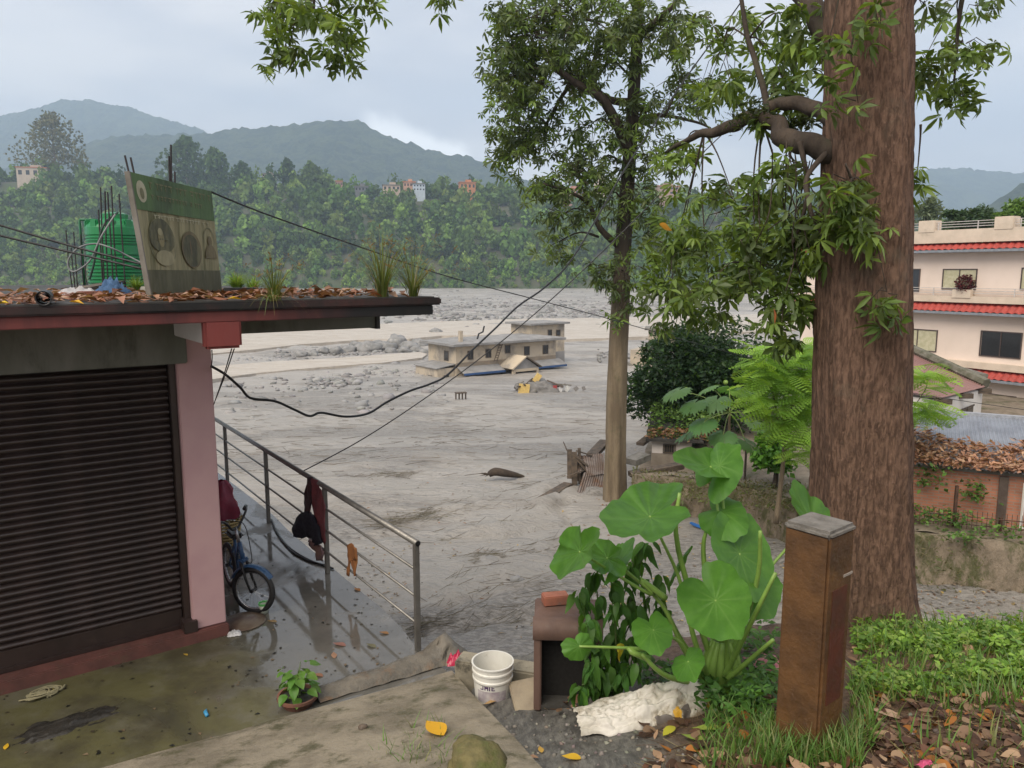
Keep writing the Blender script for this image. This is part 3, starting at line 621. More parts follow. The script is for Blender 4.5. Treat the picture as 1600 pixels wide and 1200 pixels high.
# -- leaning hoarding
def hoarding():
    bl, br = at(236, 462, 5.25), at(347, 453.5, 6.35); bl.z = RT + .01; br.z = RT + .01
    tl, tr = at(201, 268, 5.25 - .12), at(330, 299, 6.35 - .12)
    root = empty('hoarding', bl, 0, 'tall faded hoarding with green band and dark oval portraits on the shop roof', 'hoarding')
    ex = (br - bl); ez = (tl - bl); nn = ez.cross(ex).normalized()
    if nn.dot(Vector((0, 0, EYE)) - bl) < 0: nn = -nn
    U = lambda s, t, o=0: (ex * s + ez * t + ((tr - bl) - ex - ez) * s * t) + nn * o
    def panel(s0, s1, t0, t1, o, th, name, mat, par, n=6):
        m = MB(); P = [U(s0 + (s1 - s0) * i / n, t0 + (t1 - t0) * j / n, o) for j in range(n + 1) for i in range(n + 1)]
        if th: m.extrude([U(s0, t0, o), U(s1, t0, o), U(s1, t1, o), U(s0, t1, o)], -nn * th)
        else: m.grid(P, n + 1, n + 1)
        return m.build(name, mat, par)
    Mp = pm('faded_hoarding_print', (.34, .31, .18), (.22, .20, .11), 3, (.5, .8), .1, .003, c3=(.12, .12, .055), c3at=(.46, .66), stretch=(5, 5, .6), c3scale=2.0)
    Mg = pm('green_hoarding_band', (.10, .17, .07), (.075, .125, .06), 4, (.5, .8), .1, .003, c3=(.05, .075, .04), c3at=(.5, .7), stretch=(2, 2, .4))
    Md = pm('dirty_hoarding_foot', (.13, .125, .075), (.085, .085, .05), 4, (.5, .8), .1, .003, c3=(.16, .09, .04), c3at=(.6, .75), stretch=(2, 2, .4))
    Mo = pm('portrait_ink', (.07, .072, .045), (.15, .145, .08), 8, (.5, .8), .05, .002, stretch=(1.5, 1.5, .6)); Mf = pm('portrait_face', (.24, .21, .11), (.17, .15, .08), 12, (.5, .8), 0)
    Mw = plain('faded_white_print', (.42, .40, .28), .6); Mk = plain('faded_ink', (.17, .165, .09), .6)
    panel(0, 1, 0, 1, 0, .03, 'board', Mp, root)
    panel(.0, 1, .72, 1.0, .002, 0, 'header_band', Mg, root)
    panel(.0, 1, .0, .245, .002, 0, 'foot_band', Md, root)
    e = panel(-.012, .0, 0, 1, .012, .035, 'edge_frame', M_concrete, root)
    def oval(cs, ct, rs, rt, mat, name, o, par, a0=0, a1=2 * math.pi, hole=0):
        m = MB(); n = 26; P = []
        for i in range(n + 1):
            q = a0 + (a1 - a0) * i / n
            P += [U(cs + rs * math.cos(q), ct + rt * math.sin(q), o), U(cs + rs * hole * math.cos(q), ct + rt * hole * math.sin(q), o)]
        return m.grid(P, 2, n + 1).build(name, mat, par)
    Mbr = pm('faded_brown_figure', (.13, .105, .06), (.19, .16, .09), 9, (.5, .8), 0, stretch=(1.5, 1.5, .5)); Mpl = pm('faded_pale_print', (.36, .33, .2), (.27, .25, .15), 8, (.5, .8), 0, stretch=(2, 2, .5))
    por = oval(.245, .475, .16, .20, Mk, 'portrait', .004, root, hole=.955)
    oval(.245, .50, .145, .17, Mo, 'portrait_ground', .005, por, R(-8), R(188)); oval(.245, .49, .145, .10, Mo, 'portrait_ground', .0052, por, R(186), R(354))
    oval(.228, .51, .036, .075, Mf, 'face', .007, por); oval(.225, .56, .028, .03, Mpl, 'forehead', .0078, por); oval(.215, .50, .009, .007, Mo, 'eye', .0085, por); oval(.24, .50, .009, .007, Mo, 'eye', .0085, por); oval(.245, .345, .11, .065, Mpl, 'shoulders', .006, por)
    por = oval(.615, .43, .135, .165, Mbr, 'portrait', .003, root); oval(.61, .42, .115, .145, Mo, 'portrait_ground', .0035, por); oval(.60, .45, .010, .07, Mbr, 'figure', .004, por)
    por = oval(.88, .50, .085, .15, Mk, 'portrait', .004, root, R(0), R(180), hole=.93); oval(.885, .52, .03, .05, Mbr, 'head', .006, por); oval(.885, .36, .085, .13, Mbr, 'shoulders', .005, por, R(0), R(180))
    oval(.095, .865, .052, .085, Mw, 'emblem', .004, root); oval(.095, .85, .022, .045, Mk, 'emblem_mark', .006, root)
    random.seed(4); x = .19
    for row, (t0, h, xe, step) in enumerate([(.90, .055, .93, .05), (.815, .04, .86, .042), (.665, .03, .9, .036)]):
        x = .19
        while x < xe:
            wd = step * random.uniform(.6, 1.0)
            mk = MB(); mk.extrude([U(x, t0 + h, .004), U(x + wd, t0 + h, .004), U(x + wd, t0 + h * .82, .004), U(x, t0 + h * .82, .004)], nn * .001)
            xm = x + wd * random.uniform(.2, .7); mk.extrude([U(xm, t0, .004), U(xm + .006, t0, .004), U(xm + .006, t0 + h * .8, .004), U(xm, t0 + h * .8, .004)], nn * .001)
            if random.random() < .7: mk.extrude([U(x + .003, t0 + h * .3, .004), U(xm, t0 + h * .3, .004), U(xm, t0 + h * .42, .004), U(x + .003, t0 + h * .42, .004)], nn * .001)
            mk.build('letter', Mk if row < 2 else Mw, root); x += wd + step * .22 + (step * .6 if random.random() < .2 else 0)
hoarding()
# -- green water tank
def tank():
    d = 9.6; c = at(186, 440, d); c.z = RT; r = 41 * d / FPX * 1.02; H = .82
    root = empty('water_tank', c, 0, 'green ribbed plastic water tank standing behind the hoarding', 'water tank')
    Mt = pm('green_plastic', (.012, .19, .06), (.01, .155, .05), 2, (.28, .42), .04, .002, spec=.5, c3=(.05, .17, .07), c3at=(.62, .85))
    prof = [(.0, 0), (r * .97, 0), (r * .97, .02)]; z = .03
    for k in range(9):
        prof += [(r * 1.0, z), (r * 1.0, z + .018), (r * .955, z + .026), (r * .955, z + .034)]; z += .042
    prof += [(r, z), (r, z + .10), (r * .96, z + .11), (r * .96, z + .125)]; z += .13
    for k in range(3): prof += [(r, z), (r, z + .014), (r * .965, z + .02), (r * .965, z + .027)]; z += .033
    prof += [(r, z + .005), (r, z + .09), (r * .97, z + .12), (r * .80, z + .17), (r * .45, z + .205), (r * .43, z + .205), (0, z + .205)]
    MB().lathe(prof, 48).build('tank_body', Mt, root, smooth=False)
    for k in range(10):
        q = 2 * math.pi * k / 10; MB().box((r * .86 * math.cos(q), r * .86 * math.sin(q), z + .135), (r * .26, r * .32, .10), Matrix.Rotation(q, 3, 'Z')).build('shoulder_block', Mt, root, bevel=.015)
    MB().lathe([(r * .46, z + .2), (r * .46, z + .26), (r * .2, z + .285), (0, z + .285)], 28).build('tank_lid', Mt, root, smooth=False)
    gp_ = plain('green_pipe', (.03, .14, .07), .5)
    MB().tube([(-r * 1.12, -.1, 0), (-r * 1.12, -.1, z + .16), (-r * 1.10, -.1, z + .19), (-r * .6, -.1, z + .19)], .014, 8).build('inlet_pipe', gp_, root, smooth=True)
tank()
# -- grey hose looped over the roof by the tank
P = [at(*q) for q in [(235, 418, 7.4), (200, 400, 7.4), (175, 388, 7.3), (150, 381, 7.3), (125, 386, 7.2), (110, 400, 7.2), (106, 414, 7.2), (112, 424, 7.2), (124, 421, 7.2), (142, 405, 7.2), (158, 370, 7.2), (180, 335, 7.3)]]
def smooth_path(P, n=8):
    out = []
    for i in range(len(P) - 1):
        p0, p1, p2, p3 = P[max(i - 1, 0)], P[i], P[i + 1], P[min(i + 2, len(P) - 1)]
        for k in range(n):
            t = k / n; out.append(.5 * ((2 * p1) + (p2 - p0) * t + (2 * p0 - 5 * p1 + 4 * p2 - p3) * t * t + (3 * p1 - p0 - 3 * p2 + p3) * t ** 3))
    return out + [P[-1]]
tag(MB().tube(smooth_path(P), .008, 8).build('hose', plain('grey_hose', (.20, .21, .21), .5), smooth=True), 'grey hose hanging in a loop over the rebar near the tank', 'hose')
P = [at(*q) for q in [(140, 436, 7.6), (146, 415, 7.6), (152, 385, 7.6), (163, 350, 7.6), (184, 332, 7.8)]]
tag(MB().tube(smooth_path(P), .011, 8).build('pipe', plain('dark_green_pipe', (.03, .06, .045), .5), smooth=True), 'dark pipe slanting up from the roof to the green tank', 'pipe')
# -- sedge tufts growing on the roof
def blade_tuft(name, p, n, h, spread, label, pal, droop=.5, wd=.0045, cat='grass tuft', base=None, heads=0):
    m = MB(); p = Vector(p)
    for k in range(n):
        a = random.uniform(0, 2 * math.pi); L = h * random.uniform(.45, 1.0); out = spread * random.random() ** .7; bx_ = random.uniform(0, 1) * .05
        c = random.choice(pal); s = random.uniform(.75, 1.2); m.cur = tuple(q * s for q in c)
        d = Vector((math.cos(a), math.sin(a), 0)); side = Vector((-d.y, d.x, 0)); q0 = d * bx_; w_ = wd * random.uniform(.6, 1.2); V = []
        for i in range(6):
            t = i / 5; q = q0 + d * (out * L * t ** 1.6 * 1.3) + Vector((0, 0, L * (t - droop * out * t ** 3)))
            ww = w_ * (1 - t * .85); V += [q - side * ww, q + side * ww]
        m.grid(V, 2, 6)
        if heads and random.random() < heads:
            m.cur = (.20 * s, .13 * s, .045 * s); tip = V[-1]
            for r_ in range(5):
                e = Vector((random.uniform(-1, 1), random.uniform(-1, 1), random.uniform(-.6, .8))) * .045
                m.add([tip, tip + e + side * .005, tip + e - side * .005], [(0, 1, 2)])
    o = m.build(name, M_leaf); o.location = p; return tag(o, label, cat, 'sedge tufts on the roof')
PG = [(.10, .14, .03), (.14, .17, .05), (.07, .11, .03), (.19, .17, .07)]
def roofp(px, py, y): q = SF.hit(px, py, y); return SF.w(q[0], y, RT)
blade_tuft('sedge_tuft', roofp(598, 460, YR + .12), 105, .62, .70, 'tallest brown-green sedge tuft near the right end of the roof', PG, heads=.45)
blade_tuft('sedge_tuft', roofp(645, 461, YR + .10), 75, .58, .95, 'wide-leaning sedge tuft at the right end of the roof', PG, heads=.35)
blade_tuft('sedge_tuft', roofp(428, 456, YR + .15), 70, .38, .85, 'shorter sedge tuft on the roof edge right of the hoarding', PG, heads=.3)
blade_tuft('sedge_tuft', roofp(425, 461, YR - .03), 46, .16, 1.6, 'small straggling grass tuft hanging over the red fascia', PG, droop=1.3)
for k, (px, d, h, n_, lab) in enumerate([(212, 8.0, .2, 120, 'bright green grass on the roof left of the hoarding'), (370, 8.6, .26, 170, 'bright green grass on the roof behind the dark wooden block'), (395, 8.2, .2, 100, 'bright green grass patch on the roof behind the short sedge')]):
    p = at(px, 440, d); p.z = RT; blade_tuft('grass_tuft', p, n_, h, .9, lab, [(.16, .27, .05), (.20, .31, .07), (.12, .2, .04)], wd=.008)['group'] = 'fresh grass on the roof'
# ================================================================ TERRACE AND FOREGROUND THINGS
# -- railing
def railing():
    base = [on_z(653, 1016), on_z(522, 893), on_z(423, 816), on_z(356, 762)]
    d = (base[-1] - base[0]).normalized(); base = [base[0] + d * (b - base[0]).dot(d) for b in base]
    base.append(base[-1] + d * 1.8); base.append(base[-1] + d * 1.8)
    H = 0.90; end = base[-1]
    root = empty('railing', base[0], 0, 'grey steel railing along the terrace edge', 'railing')
    o = base[0]
    for b in base:
        MB().box(b - o + Vector((0, 0, H / 2)), (.042, .042, H), Matrix.Rotation(math.atan2(d.y, d.x), 3, 'Z')).build('post', M_metal, root, bevel=.004)
    MB().tube([-d * .03 + Vector((0, 0, H)), end - o + Vector((0, 0, H))], .026, 16).build('handrail', M_metal, root, smooth=True)
    MB().tube([-d * .034 + Vector((0, 0, H)), -d * .028 + Vector((0, 0, H))], .021, 16).build('rail_cap', M_black, root)
    for k in range(3):
        z = H - .225 * (k + 1); MB().tube([Vector((0, 0, z)), end - o + Vector((0, 0, z))], .011, 8).build('bar', M_metal, root, smooth=True)
    return o, d, H
RO, RD, RH = railing()
def rail_at(px, py, z):                     # point on the railing plane
    r = ray(px, py); nrm = Vector((-RD.y, RD.x, 0)); t = (RO - Vector((0, 0, EYE))).dot(nrm) / r.dot(nrm)
    return Vector((0, 0, EYE)) + r * t
def hanging(name, poly, mat, label, cat, off=.03, th=.012, fold=.02, seed=1, parent=None):
    """cloth outline given in pixels on the railing plane; both faces folded"""
    P = [rail_at(*p, 0) for p in poly]; nrm = Vector((-RD.y, RD.x, 0)); nrm = nrm if nrm.dot(Vector((0, 0, EYE)) - RO) > 0 else -nrm
    bm = bmesh.new(); vs = [bm.verts.new(p + nrm * off) for p in P]; f = bm.faces.new(vs); bmesh.ops.triangulate(bm, faces=[f])
    bmesh.ops.subdivide_edges(bm, edges=bm.edges, cuts=3, use_grid_fill=True)
    for v in bm.verts: v.co += nrm * fold * (fb(v.co.dot(RD) * 16, v.co.z * 3, seed))
    r = bmesh.ops.extrude_face_region(bm, geom=list(bm.faces))
    for v in [g for g in r['geom'] if isinstance(g, bmesh.types.BMVert)]: v.co -= nrm * th
    bmesh.ops.recalc_face_normals(bm, faces=bm.faces)
    me = bpy.data.meshes.new(name); bm.to_mesh(me); bm.free(); me.materials.append(mat); me.polygons.foreach_set('use_smooth', [True] * len(me.polygons))
    o = link(name, me, parent)
    return tag(o, label, cat) if label else o
Mred = pm('wet_red_cloth', (.24, .065, .07), (.15, .045, .05), 8, (.6, .85), .3, .006); Mdkred = pm('dark_maroon_cloth', (.075, .035, .035), (.04, .022, .024), 8, (.6, .85), .3, .006)
Mnavy = pm('navy_cloth', (.012, .012, .02), (.02, .02, .032), 9, (.7, .9), .3, .006); Mpurp = pm('mauve_cloth', (.17, .11, .13), (.22, .13, .10), 8, (.6, .85), .3, .006)
hanging('scarf', [(492, 745), (498, 750), (505, 765), (511, 790), (513, 820), (511, 850), (505, 830), (496, 800), (491, 775)], Mred, 'wet red cloth strip hung over the handrail', 'cloth', .035, .012, .03, 3)
t = hanging('trousers', [(486, 743), (494, 745), (493, 770), (493, 800), (490, 812), (481, 806), (482, 785), (484, 765)], Mdkred, 'dark maroon trousers leg knotted over the handrail above the navy cap', 'clothing', .05, .014, .03, 5)
hanging('cap', [(480, 800), (489, 797), (500, 806), (506, 822), (511, 846), (505, 850), (496, 840), (488, 836), (480, 840), (470, 836), (468, 822), (472, 808)], Mnavy, 'dark navy cap-shaped bundle hanging on the railing', 'clothing', .07, .03, .04, 7)
hanging('shirt', [(488, 840), (498, 846), (507, 852), (511, 862), (509, 876), (503, 874), (500, 862), (492, 850)], Mpurp, 'mauve tail of wet clothing dangling below the navy bundle', 'clothing', .045, .012, .03, 9)
hanging('rag', [(546, 851), (551, 848), (559, 856), (560, 872), (559, 899), (556, 898), (555, 878), (551, 872), (549, 900), (545, 896), (548, 878), (546, 866)], pm('orange_cloth', (.36, .15, .05), (.26, .11, .045), 9, (.7, .9), .3, .005), 'torn orange rag draped over the middle rail bar', 'cloth', .025, .008, .02, 11)
# -- black hose along the terrace edge
P = [on_z(*q) + Vector((0, 0, .014)) for q in [(425, 815), (432, 832), (447, 853), (468, 869), (492, 881), (515, 887)]]
tag(MB().tube(smooth_path(P), .012, 8).build('hose', M_black, smooth=True), 'black hose curving along the terrace floor between two railing posts', 'hose')
P = [on_z(*q) + Vector((0, 0, .012)) for q in [(424, 813), (436, 838), (455, 862), (478, 876), (500, 884), (521, 890)]]
tag(MB().tube(smooth_path(P), .009, 8).build('cable', M_black, smooth=True), 'thin black cable lying next to the hose on the terrace', 'cable')
# -- bicycle against the side wall, front wheel turned out
def bicycle():
    W = on_z(398, 958); r = .215; hd = Vector((.967, -.257, 0)); ax = -SF.y; ax.normalize()     # wheel heading, frame heading
    root = empty('bicycle', W, 0, 'small blue bicycle parked behind the pink column, front wheel showing', 'bicycle')
    tyre = plain('tyre_rubber', (.016, .016, .017), .6); chrome = plain('steel_rim', (.32, .32, .33), .3, .8); blue = plain('blue_bicycle_paint', (.03, .075, .16), .3)
    def wheel(c, h):
        e = empty('wheel', c); e.parent = root; e.rotation_euler = (0, 0, math.atan2(h.y, h.x))
        m = MB(); nn = 44; P = []
        for i in range(nn + 1):
            a = 2 * math.pi * i / nn
            for j in range(9):
                b = 2 * math.pi * j / 8; rr = r - .024 + .024 * math.cos(b); P.append((rr * math.cos(a), .022 * math.sin(b), rr * math.sin(a)))
        m.grid(P, 9, nn + 1).build('tyre', tyre, e, smooth=True)
        P = [((r - .046 - .008 * (k in (1, 2))) * math.cos(2 * math.pi * i / nn), (-.014, -.008, .008, .014)[k], (r - .046 - .008 * (k in (1, 2))) * math.sin(2 * math.pi * i / nn)) for i in range(nn + 1) for k in range(4)]
        MB().grid(P, 4, nn + 1).build('rim', chrome, e, smooth=True)
        MB().tube([(0, -.035, 0), (0, .035, 0)], .017, 12).build('hub', M_black, e)
        sp = MB()
        for k in range(20):
            a = 2 * math.pi * k / 20; q = a + (.35 if k % 2 else -.35); s = .02 if k % 4 < 2 else -.02
            sp.tube([(.015 * math.cos(q), s, .015 * math.sin(q)), ((r - .05) * math.cos(a), 0, (r - .05) * math.sin(a))], .0012, 4)
        sp.build('spokes', chrome, e, kind='stuff'); return e
    c = Vector((0, 0, r)); wheel(c, hd)
    sd_ = Vector((-hd.y, hd.x, 0)); crown = c - hd * .09 + Vector((0, 0, r + .055)); head = crown - hd * .03 + Vector((0, 0, .16))
    for s in (-1, 1):
        MB().tube([c + sd_ * .045 * s, c + sd_ * .045 * s - hd * .045 + Vector((0, 0, r * .55)), crown + sd_ * .04 * s], [.009, .012, .014], 8).build('fork_blade', M_black, root, smooth=True)
    MB().box(crown, (.06, .10, .04), Matrix.Rotation(math.atan2(hd.y, hd.x), 3, 'Z')).build('fork_crown', blue, root, bevel=.012)
    P = []; 
    for i in range(15):
        a = R(35) + R(125) * i / 14
        for k, s in enumerate((-.034, -.02, .02, .034)): rr = r + .022 - (.014 if k in (0, 3) else 0); P.append(c + hd * (rr * math.cos(a)) + Vector((0, 0, rr * math.sin(a))) + sd_ * s)
    MB().grid(P, 4, 15).build('mudguard', blue, root, smooth=True)
    MB().tube([crown, head], .02, 10).build('head_tube', blue, root, smooth=True)
    MB().tube([head, head - hd * .03 + Vector((0, 0, .13))], .013, 8).build('stem', chrome, root, smooth=True)
    hb = head - hd * .03 + Vector((0, 0, .13))
    MB().tube(smooth_path([hb + sd_ * .27 + Vector((0, 0, .11)) - hd * .07, hb + sd_ * .16 + Vector((0, 0, .10)), hb + sd_ * .05, hb, hb - sd_ * .05, hb - sd_ * .16 + Vector((0, 0, .10)), hb - sd_ * .27 + Vector((0, 0, .11)) - hd * .07], 5), .011, 8).build('handlebar', M_black, root, smooth=True)
    for s in (-1, 1): MB().tube([hb + sd_ * .27 * s + Vector((0, 0, .11)) - hd * .07, hb + sd_ * .2 * s + Vector((0, 0, .108)) - hd * .04], .017, 8).build('grip', M_black, root, smooth=True)
    rc = c - ax * .74 ; bb_ = c - ax * .42 + Vector((0, 0, -.01)); seat = c - ax * .52 + Vector((0, 0, .34))
    MB().tube([crown + Vector((0, 0, .05)), bb_], .019, 8).build('down_tube', blue, root, smooth=True)
    MB().tube([bb_, seat], .016, 8).build('seat_tube', blue, root, smooth=True)
    MB().tube([head, c - ax * .46 + Vector((0, 0, .15))], .016, 8).build('top_tube', blue, root, smooth=True)
    MB().tube([bb_, rc, seat - Vector((0, 0, .06))], .011, 8).build('rear_stay', blue, root, smooth=True)
    MB().box(seat + Vector((0, 0, .03)), (.12, .22, .05), Matrix.Rotation(math.atan2(ax.y, ax.x) - R(90), 3, 'Z')).build('saddle', M_black, root, bevel=.02)
    wheel(rc, ax)
    MB().tube(smooth_path([hb + Vector((0, 0, .06)), hb + hd * .10 + Vector((0, 0, .02)), crown + hd * .09, crown + hd * .02], 5), .004, 6).build('brake_cable', M_black, root)
bicycle()
# bag and basket seen past the column
p = on_z(352, 905, 0) ; q = at(352, 785, p.y + 1.5)
bag = MB(); P = []
for j in range(9):
    t = j / 8
    for i in range(17):
        a = 2 * math.pi * i / 16; rr = (.04 + .10 * math.sin(min(1, t * 1.3) * 1.57)) * (1 + .22 * math.sin(a * 4 + t * 2) + .3 * fb(math.cos(a) * 2, math.sin(a) * 2, t * 3)); P.append((rr * math.cos(a), rr * math.sin(a), .42 * (1 - t)))
bag.grid(P, 17, 9); pb = on_z(338, 868); o = bag.build('red_bag', pm('red_bag_cloth', (.20, .012, .035), (.13, .01, .03), 6, (.4, .7), .2, .006), smooth=True)
o.location = Vector((pb.x, pb.y + .25, .34)); tag(o, 'crimson cloth bag behind the pink column, on the basket', 'bag')
def basket(p):
    root = empty('basket', p, 0, 'yellow woven basket behind the pink column under the crimson bag', 'basket'); my = pm('yellow_cane', (.33, .25, .10), (.24, .17, .07), 9, (.6, .9), .2, .003)
    for k in range(9): rr = .135 + .006 * k; MB().tube([(rr * math.cos(2 * math.pi * i / 20), rr * math.sin(2 * math.pi * i / 20), .02 + .036 * k) for i in range(21)], .013, 6, False).build('hoop', my, root)
    for k in range(14): a = 2 * math.pi * k / 14; MB().tube([(.13 * math.cos(a), .13 * math.sin(a), 0), (.19 * math.cos(a), .19 * math.sin(a), .34)], .009, 5).build('stake', my, root)
basket(Vector((pb.x, pb.y + .25, 0)))
# -- rusty pan lid lying by the column, cup standing on it
def pan_lid(p):
    root = MB().lathe([(0, .028), (.08, .026), (.16, .016), (.19, .006), (.193, 0), (.188, .001)], 40).build('pan_lid', pm('rusty_lid', (.075, .045, .033), (.13, .10, .07), 9, (.35, .6), .2, .003), smooth=True)
    root.location = p; tag(root, 'rusty round pan lid lying by the foot of the pink column', 'lid')
lp = on_z(380, 972); pan_lid(lp + Vector((0, 0, .004)))
def cup(p):
    root = empty('plastic_cup', p, 0, 'small clear plastic cup with bright green rim in front of the bicycle wheel', 'cup'); r = .045
    MB().lathe([(0, .002), (r * .82, .002), (r, .085), (r * .95, .085), (r * .78, .008), (0, .008)], 24).build('cup_body', plain('clear_plastic', (.42, .45, .38), .2), root, smooth=True)
    MB().lathe([(r * 1.04, .082), (r * 1.06, .10), (r * .94, .10), (r * .94, .082), (r * 1.04, .082)], 24).build('cup_rim', plain('green_rim', (.10, .42, .10), .4), root)
cup(on_z(413, 958))
p = on_z(366, 991); rag('plastic_scrap', p, .05, plain('pale_plastic', (.5, .5, .5), .4), 'small crushed white plastic scrap at the foot of the column', 'plastic scrap', .4, .03)
# -- potted seedling behind the ramp edge
def potted():
    p = on_z(470, 1098); p = on_z(466, 1100, 0); root = empty('potted_plant', p, 0, 'small green seedling in a terracotta pot behind the ramp edge', 'potted plant')
    MB().lathe([(0, 0), (.10, 0), (.128, .055), (.142, .055), (.142, .075), (.126, .075), (.122, .05), (0, .05)], 32).build('pot', pm('terracotta', (.20, .085, .06), (.14, .07, .05), 6, (.6, .9), .2, .004), root, smooth=False)
    MB().lathe([(.121, .055), (.06, .062), (0, .06)], 20).build('soil', M_rooftop, root, smooth=True)
    for k in range(5):
        a = k * 1.3; tip = Vector((.05 * math.cos(a), .05 * math.sin(a), .05 + .20 + .05 * math.sin(k * 2.1))); MB().tube([(.012 * math.cos(a), .012 * math.sin(a), .05), tip * .6 + Vector((0, 0, .05)), tip], [.005, .004, .002], 5).build('stem', plain('green_stem', (.11, .16, .05), .6), root)
    for k in range(46):
        a = random.uniform(0, 6.28); rr = random.uniform(.01, .105); z = random.uniform(.08, .30) - rr * .3; me = leaf_mesh('seedling_leaf', .075, .062, k % 3)
        o = link('leaf', me, root); o.location = (rr * math.cos(a), rr * math.sin(a), z); o.rotation_euler = (random.uniform(-.7, .1), random.uniform(-.3, .3), a - 1.57 + random.uniform(-.5, .5)); o.scale = (random.uniform(.7, 1.3),) * 3
_lm = {}
def leaf_mesh(key, L, Wd, var, col=(.105, .21, .035), droop=.25, mat=None, point=1.0):
    """one broad leaf lying along +y from its base, folded on the midrib"""
    k = (key, var)
    if k in _lm: return _lm[k]
    m = MB(); P = []; n = 8
    rs = random.Random(var * 7 + len(key)); cs = [c * rs.uniform(.8, 1.2) for c in col]; m.cur = tuple(cs)
    for i in range(n + 1):
        t = i / n; hw = Wd * .5 * (math.sin(math.pi * min(1, t ** .75)) ** .8 if t < 1 else 0) * (1 - .25 * t * point); z = -droop * L * t * t + rs.uniform(-.02, .02) * L
        for s in (-1, -.5, 0, .5, 1): P.append((s * hw, t * L, z + abs(s) * hw * .28 + rs.uniform(-.01, .01) * L))
    m.grid(P, 5, n + 1); me_o = m.build('leaf', mat or M_leaf, smooth=True); me = me_o.data; bpy.data.objects.remove(me_o); _lm[k] = me; return me

potted()
# -- odds and ends on the mossy floor
p = on_z(110, 1130); P = []; nu = 25
for j in range(nu):
    for i in range(nu):
        a, b = i / 12 - 1, j / 12 - 1; rr = max(0, 1 - a * a - b * b * (1 + .5 * a)); P.append((a * .33, b * .12 + .02 * fb(a * 2, 1, 3) + .03 * a, -.014 + .055 * max(0, rr + .45 * fb(a * 2.6, b * 2.6, 9)) ** .6 * (.6 + .6 * abs(fb(a * 4, b * 4, 4)))))
o = MB().grid(P, nu, nu).build('mud_heap', pm('black_mud', (.035, .031, .026), (.02, .018, .015), 9, (.35, .7), .5, .008), smooth=True); o.location = p; o.rotation_euler = (0, 0, .58); tag(o, 'low heap of dark mud on the mossy floor before the shutter', 'mud heap')
def twine():
    m = MB(); p = on_z(68, 1090)
    for k in range(7):
        a0 = random.uniform(0, 6); m.tube(smooth_path([Vector((.10 * math.cos(a0 + i * 1.2) * random.uniform(.5, 1.2) + .02 * i - .05, .05 * math.sin(a0 + i * 1.2) * random.uniform(.5, 1.2) + .015 * i, .008 + random.random() * .02)) for i in range(6)], 5), .006, 5)
    o = m.build('twine', pm('pale_twine', (.30, .27, .16), (.22, .2, .12), 12, (.8, .95), .3, .003)); o.location = p; o.rotation_euler = (0, 0, .5); tag(o, 'tangle of pale twine lying on the mossy floor', 'twine')
twine()
p = on_z(324, 1121); o = MB().tube([(0, 0, .012), (.05, .01, .014), (.09, .0, .012)], [.012, .014, .004], 8).build('plastic_bottle_neck', plain('sky_blue_plastic', (.05, .28, .50), .35), smooth=True); o.location = p; o.rotation_euler = (0, 0, 2.0); tag(o, 'scrap of bright blue plastic at the ramp edge', 'plastic scrap')
def leaf_thing(px, py, pos, L, c, lab, rz, wd=.5, tilt=.1):
    o = scatter('fallen_leaf', [tri_leaf8(wd)], np.eye(3)[None] * L, [(0, 0, 0)], [c], M_litter, kind=None); o.location = pos; o.rotation_euler = (tilt, tilt * .5, rz); return tag(o, lab, 'leaf', 'single fallen leaves')
def tri_leaf8(wd):
    V = []; F = []; n = 12
    for i in range(n + 1):
        t = i / n; hw = wd * .5 * math.sin(math.pi * t ** .8) ** .9 if 0 < t < 1 else .01
        V += [(-hw, t - .5, .10 * hw + .04 * t * t + .03 * math.sin(5 * t)), (0, t - .5, .03 * math.sin(4 * t)), (hw, t - .5, .16 * hw + .03 * math.sin(6 * t))]
    for i in range(n): a = i * 3; F += [(a, a + 1, a + 4, a + 3), (a + 1, a + 2, a + 5, a + 4)]
    return np.array(V), F
for px, py, L, c, lab, rz in [(558, 922, .09, (.32, .14, .04), 'orange-brown leaf by the terrace edge below the orange rag', .9), (600, 990, .09, (.30, .16, .07), 'brown leaf on the wet terrace nearest the end post', 1.3), (580, 1010, .10, (.16, .15, .09), 'dull olive leaf on the wet floor near the ramp', 1.0), (530, 1008, .12, (.28, .14, .11), 'reddish curled leaf in the middle of the wet terrace', 1.3), (522, 1025, .09, (.33, .19, .12), 'pale brown crumpled leaf on the terrace above the seedling', .3),
                         (425, 972, .09, (.26, .17, .07), 'thin brown leaf next to the pan lid', 1.4), (497, 1056, .09, (.26, .13, .08), 'brown leaf lying right behind the seedling', 1.2), (290, 1024, .05, (.45, .3, .05), 'small yellow leaf at the foot of the maroon plinth', 1.1), (10, 1168, .06, (.65, .40, .03), 'small orange-yellow leaf at the bottom left corner', .3), (85, 1078, .05, (.6, .5, .03), 'tiny yellow leaf beside the twine tangle', .7)]:
    leaf_thing(px, py, on_z(px, py) + Vector((0, 0, .008)), L, c, lab, rz)
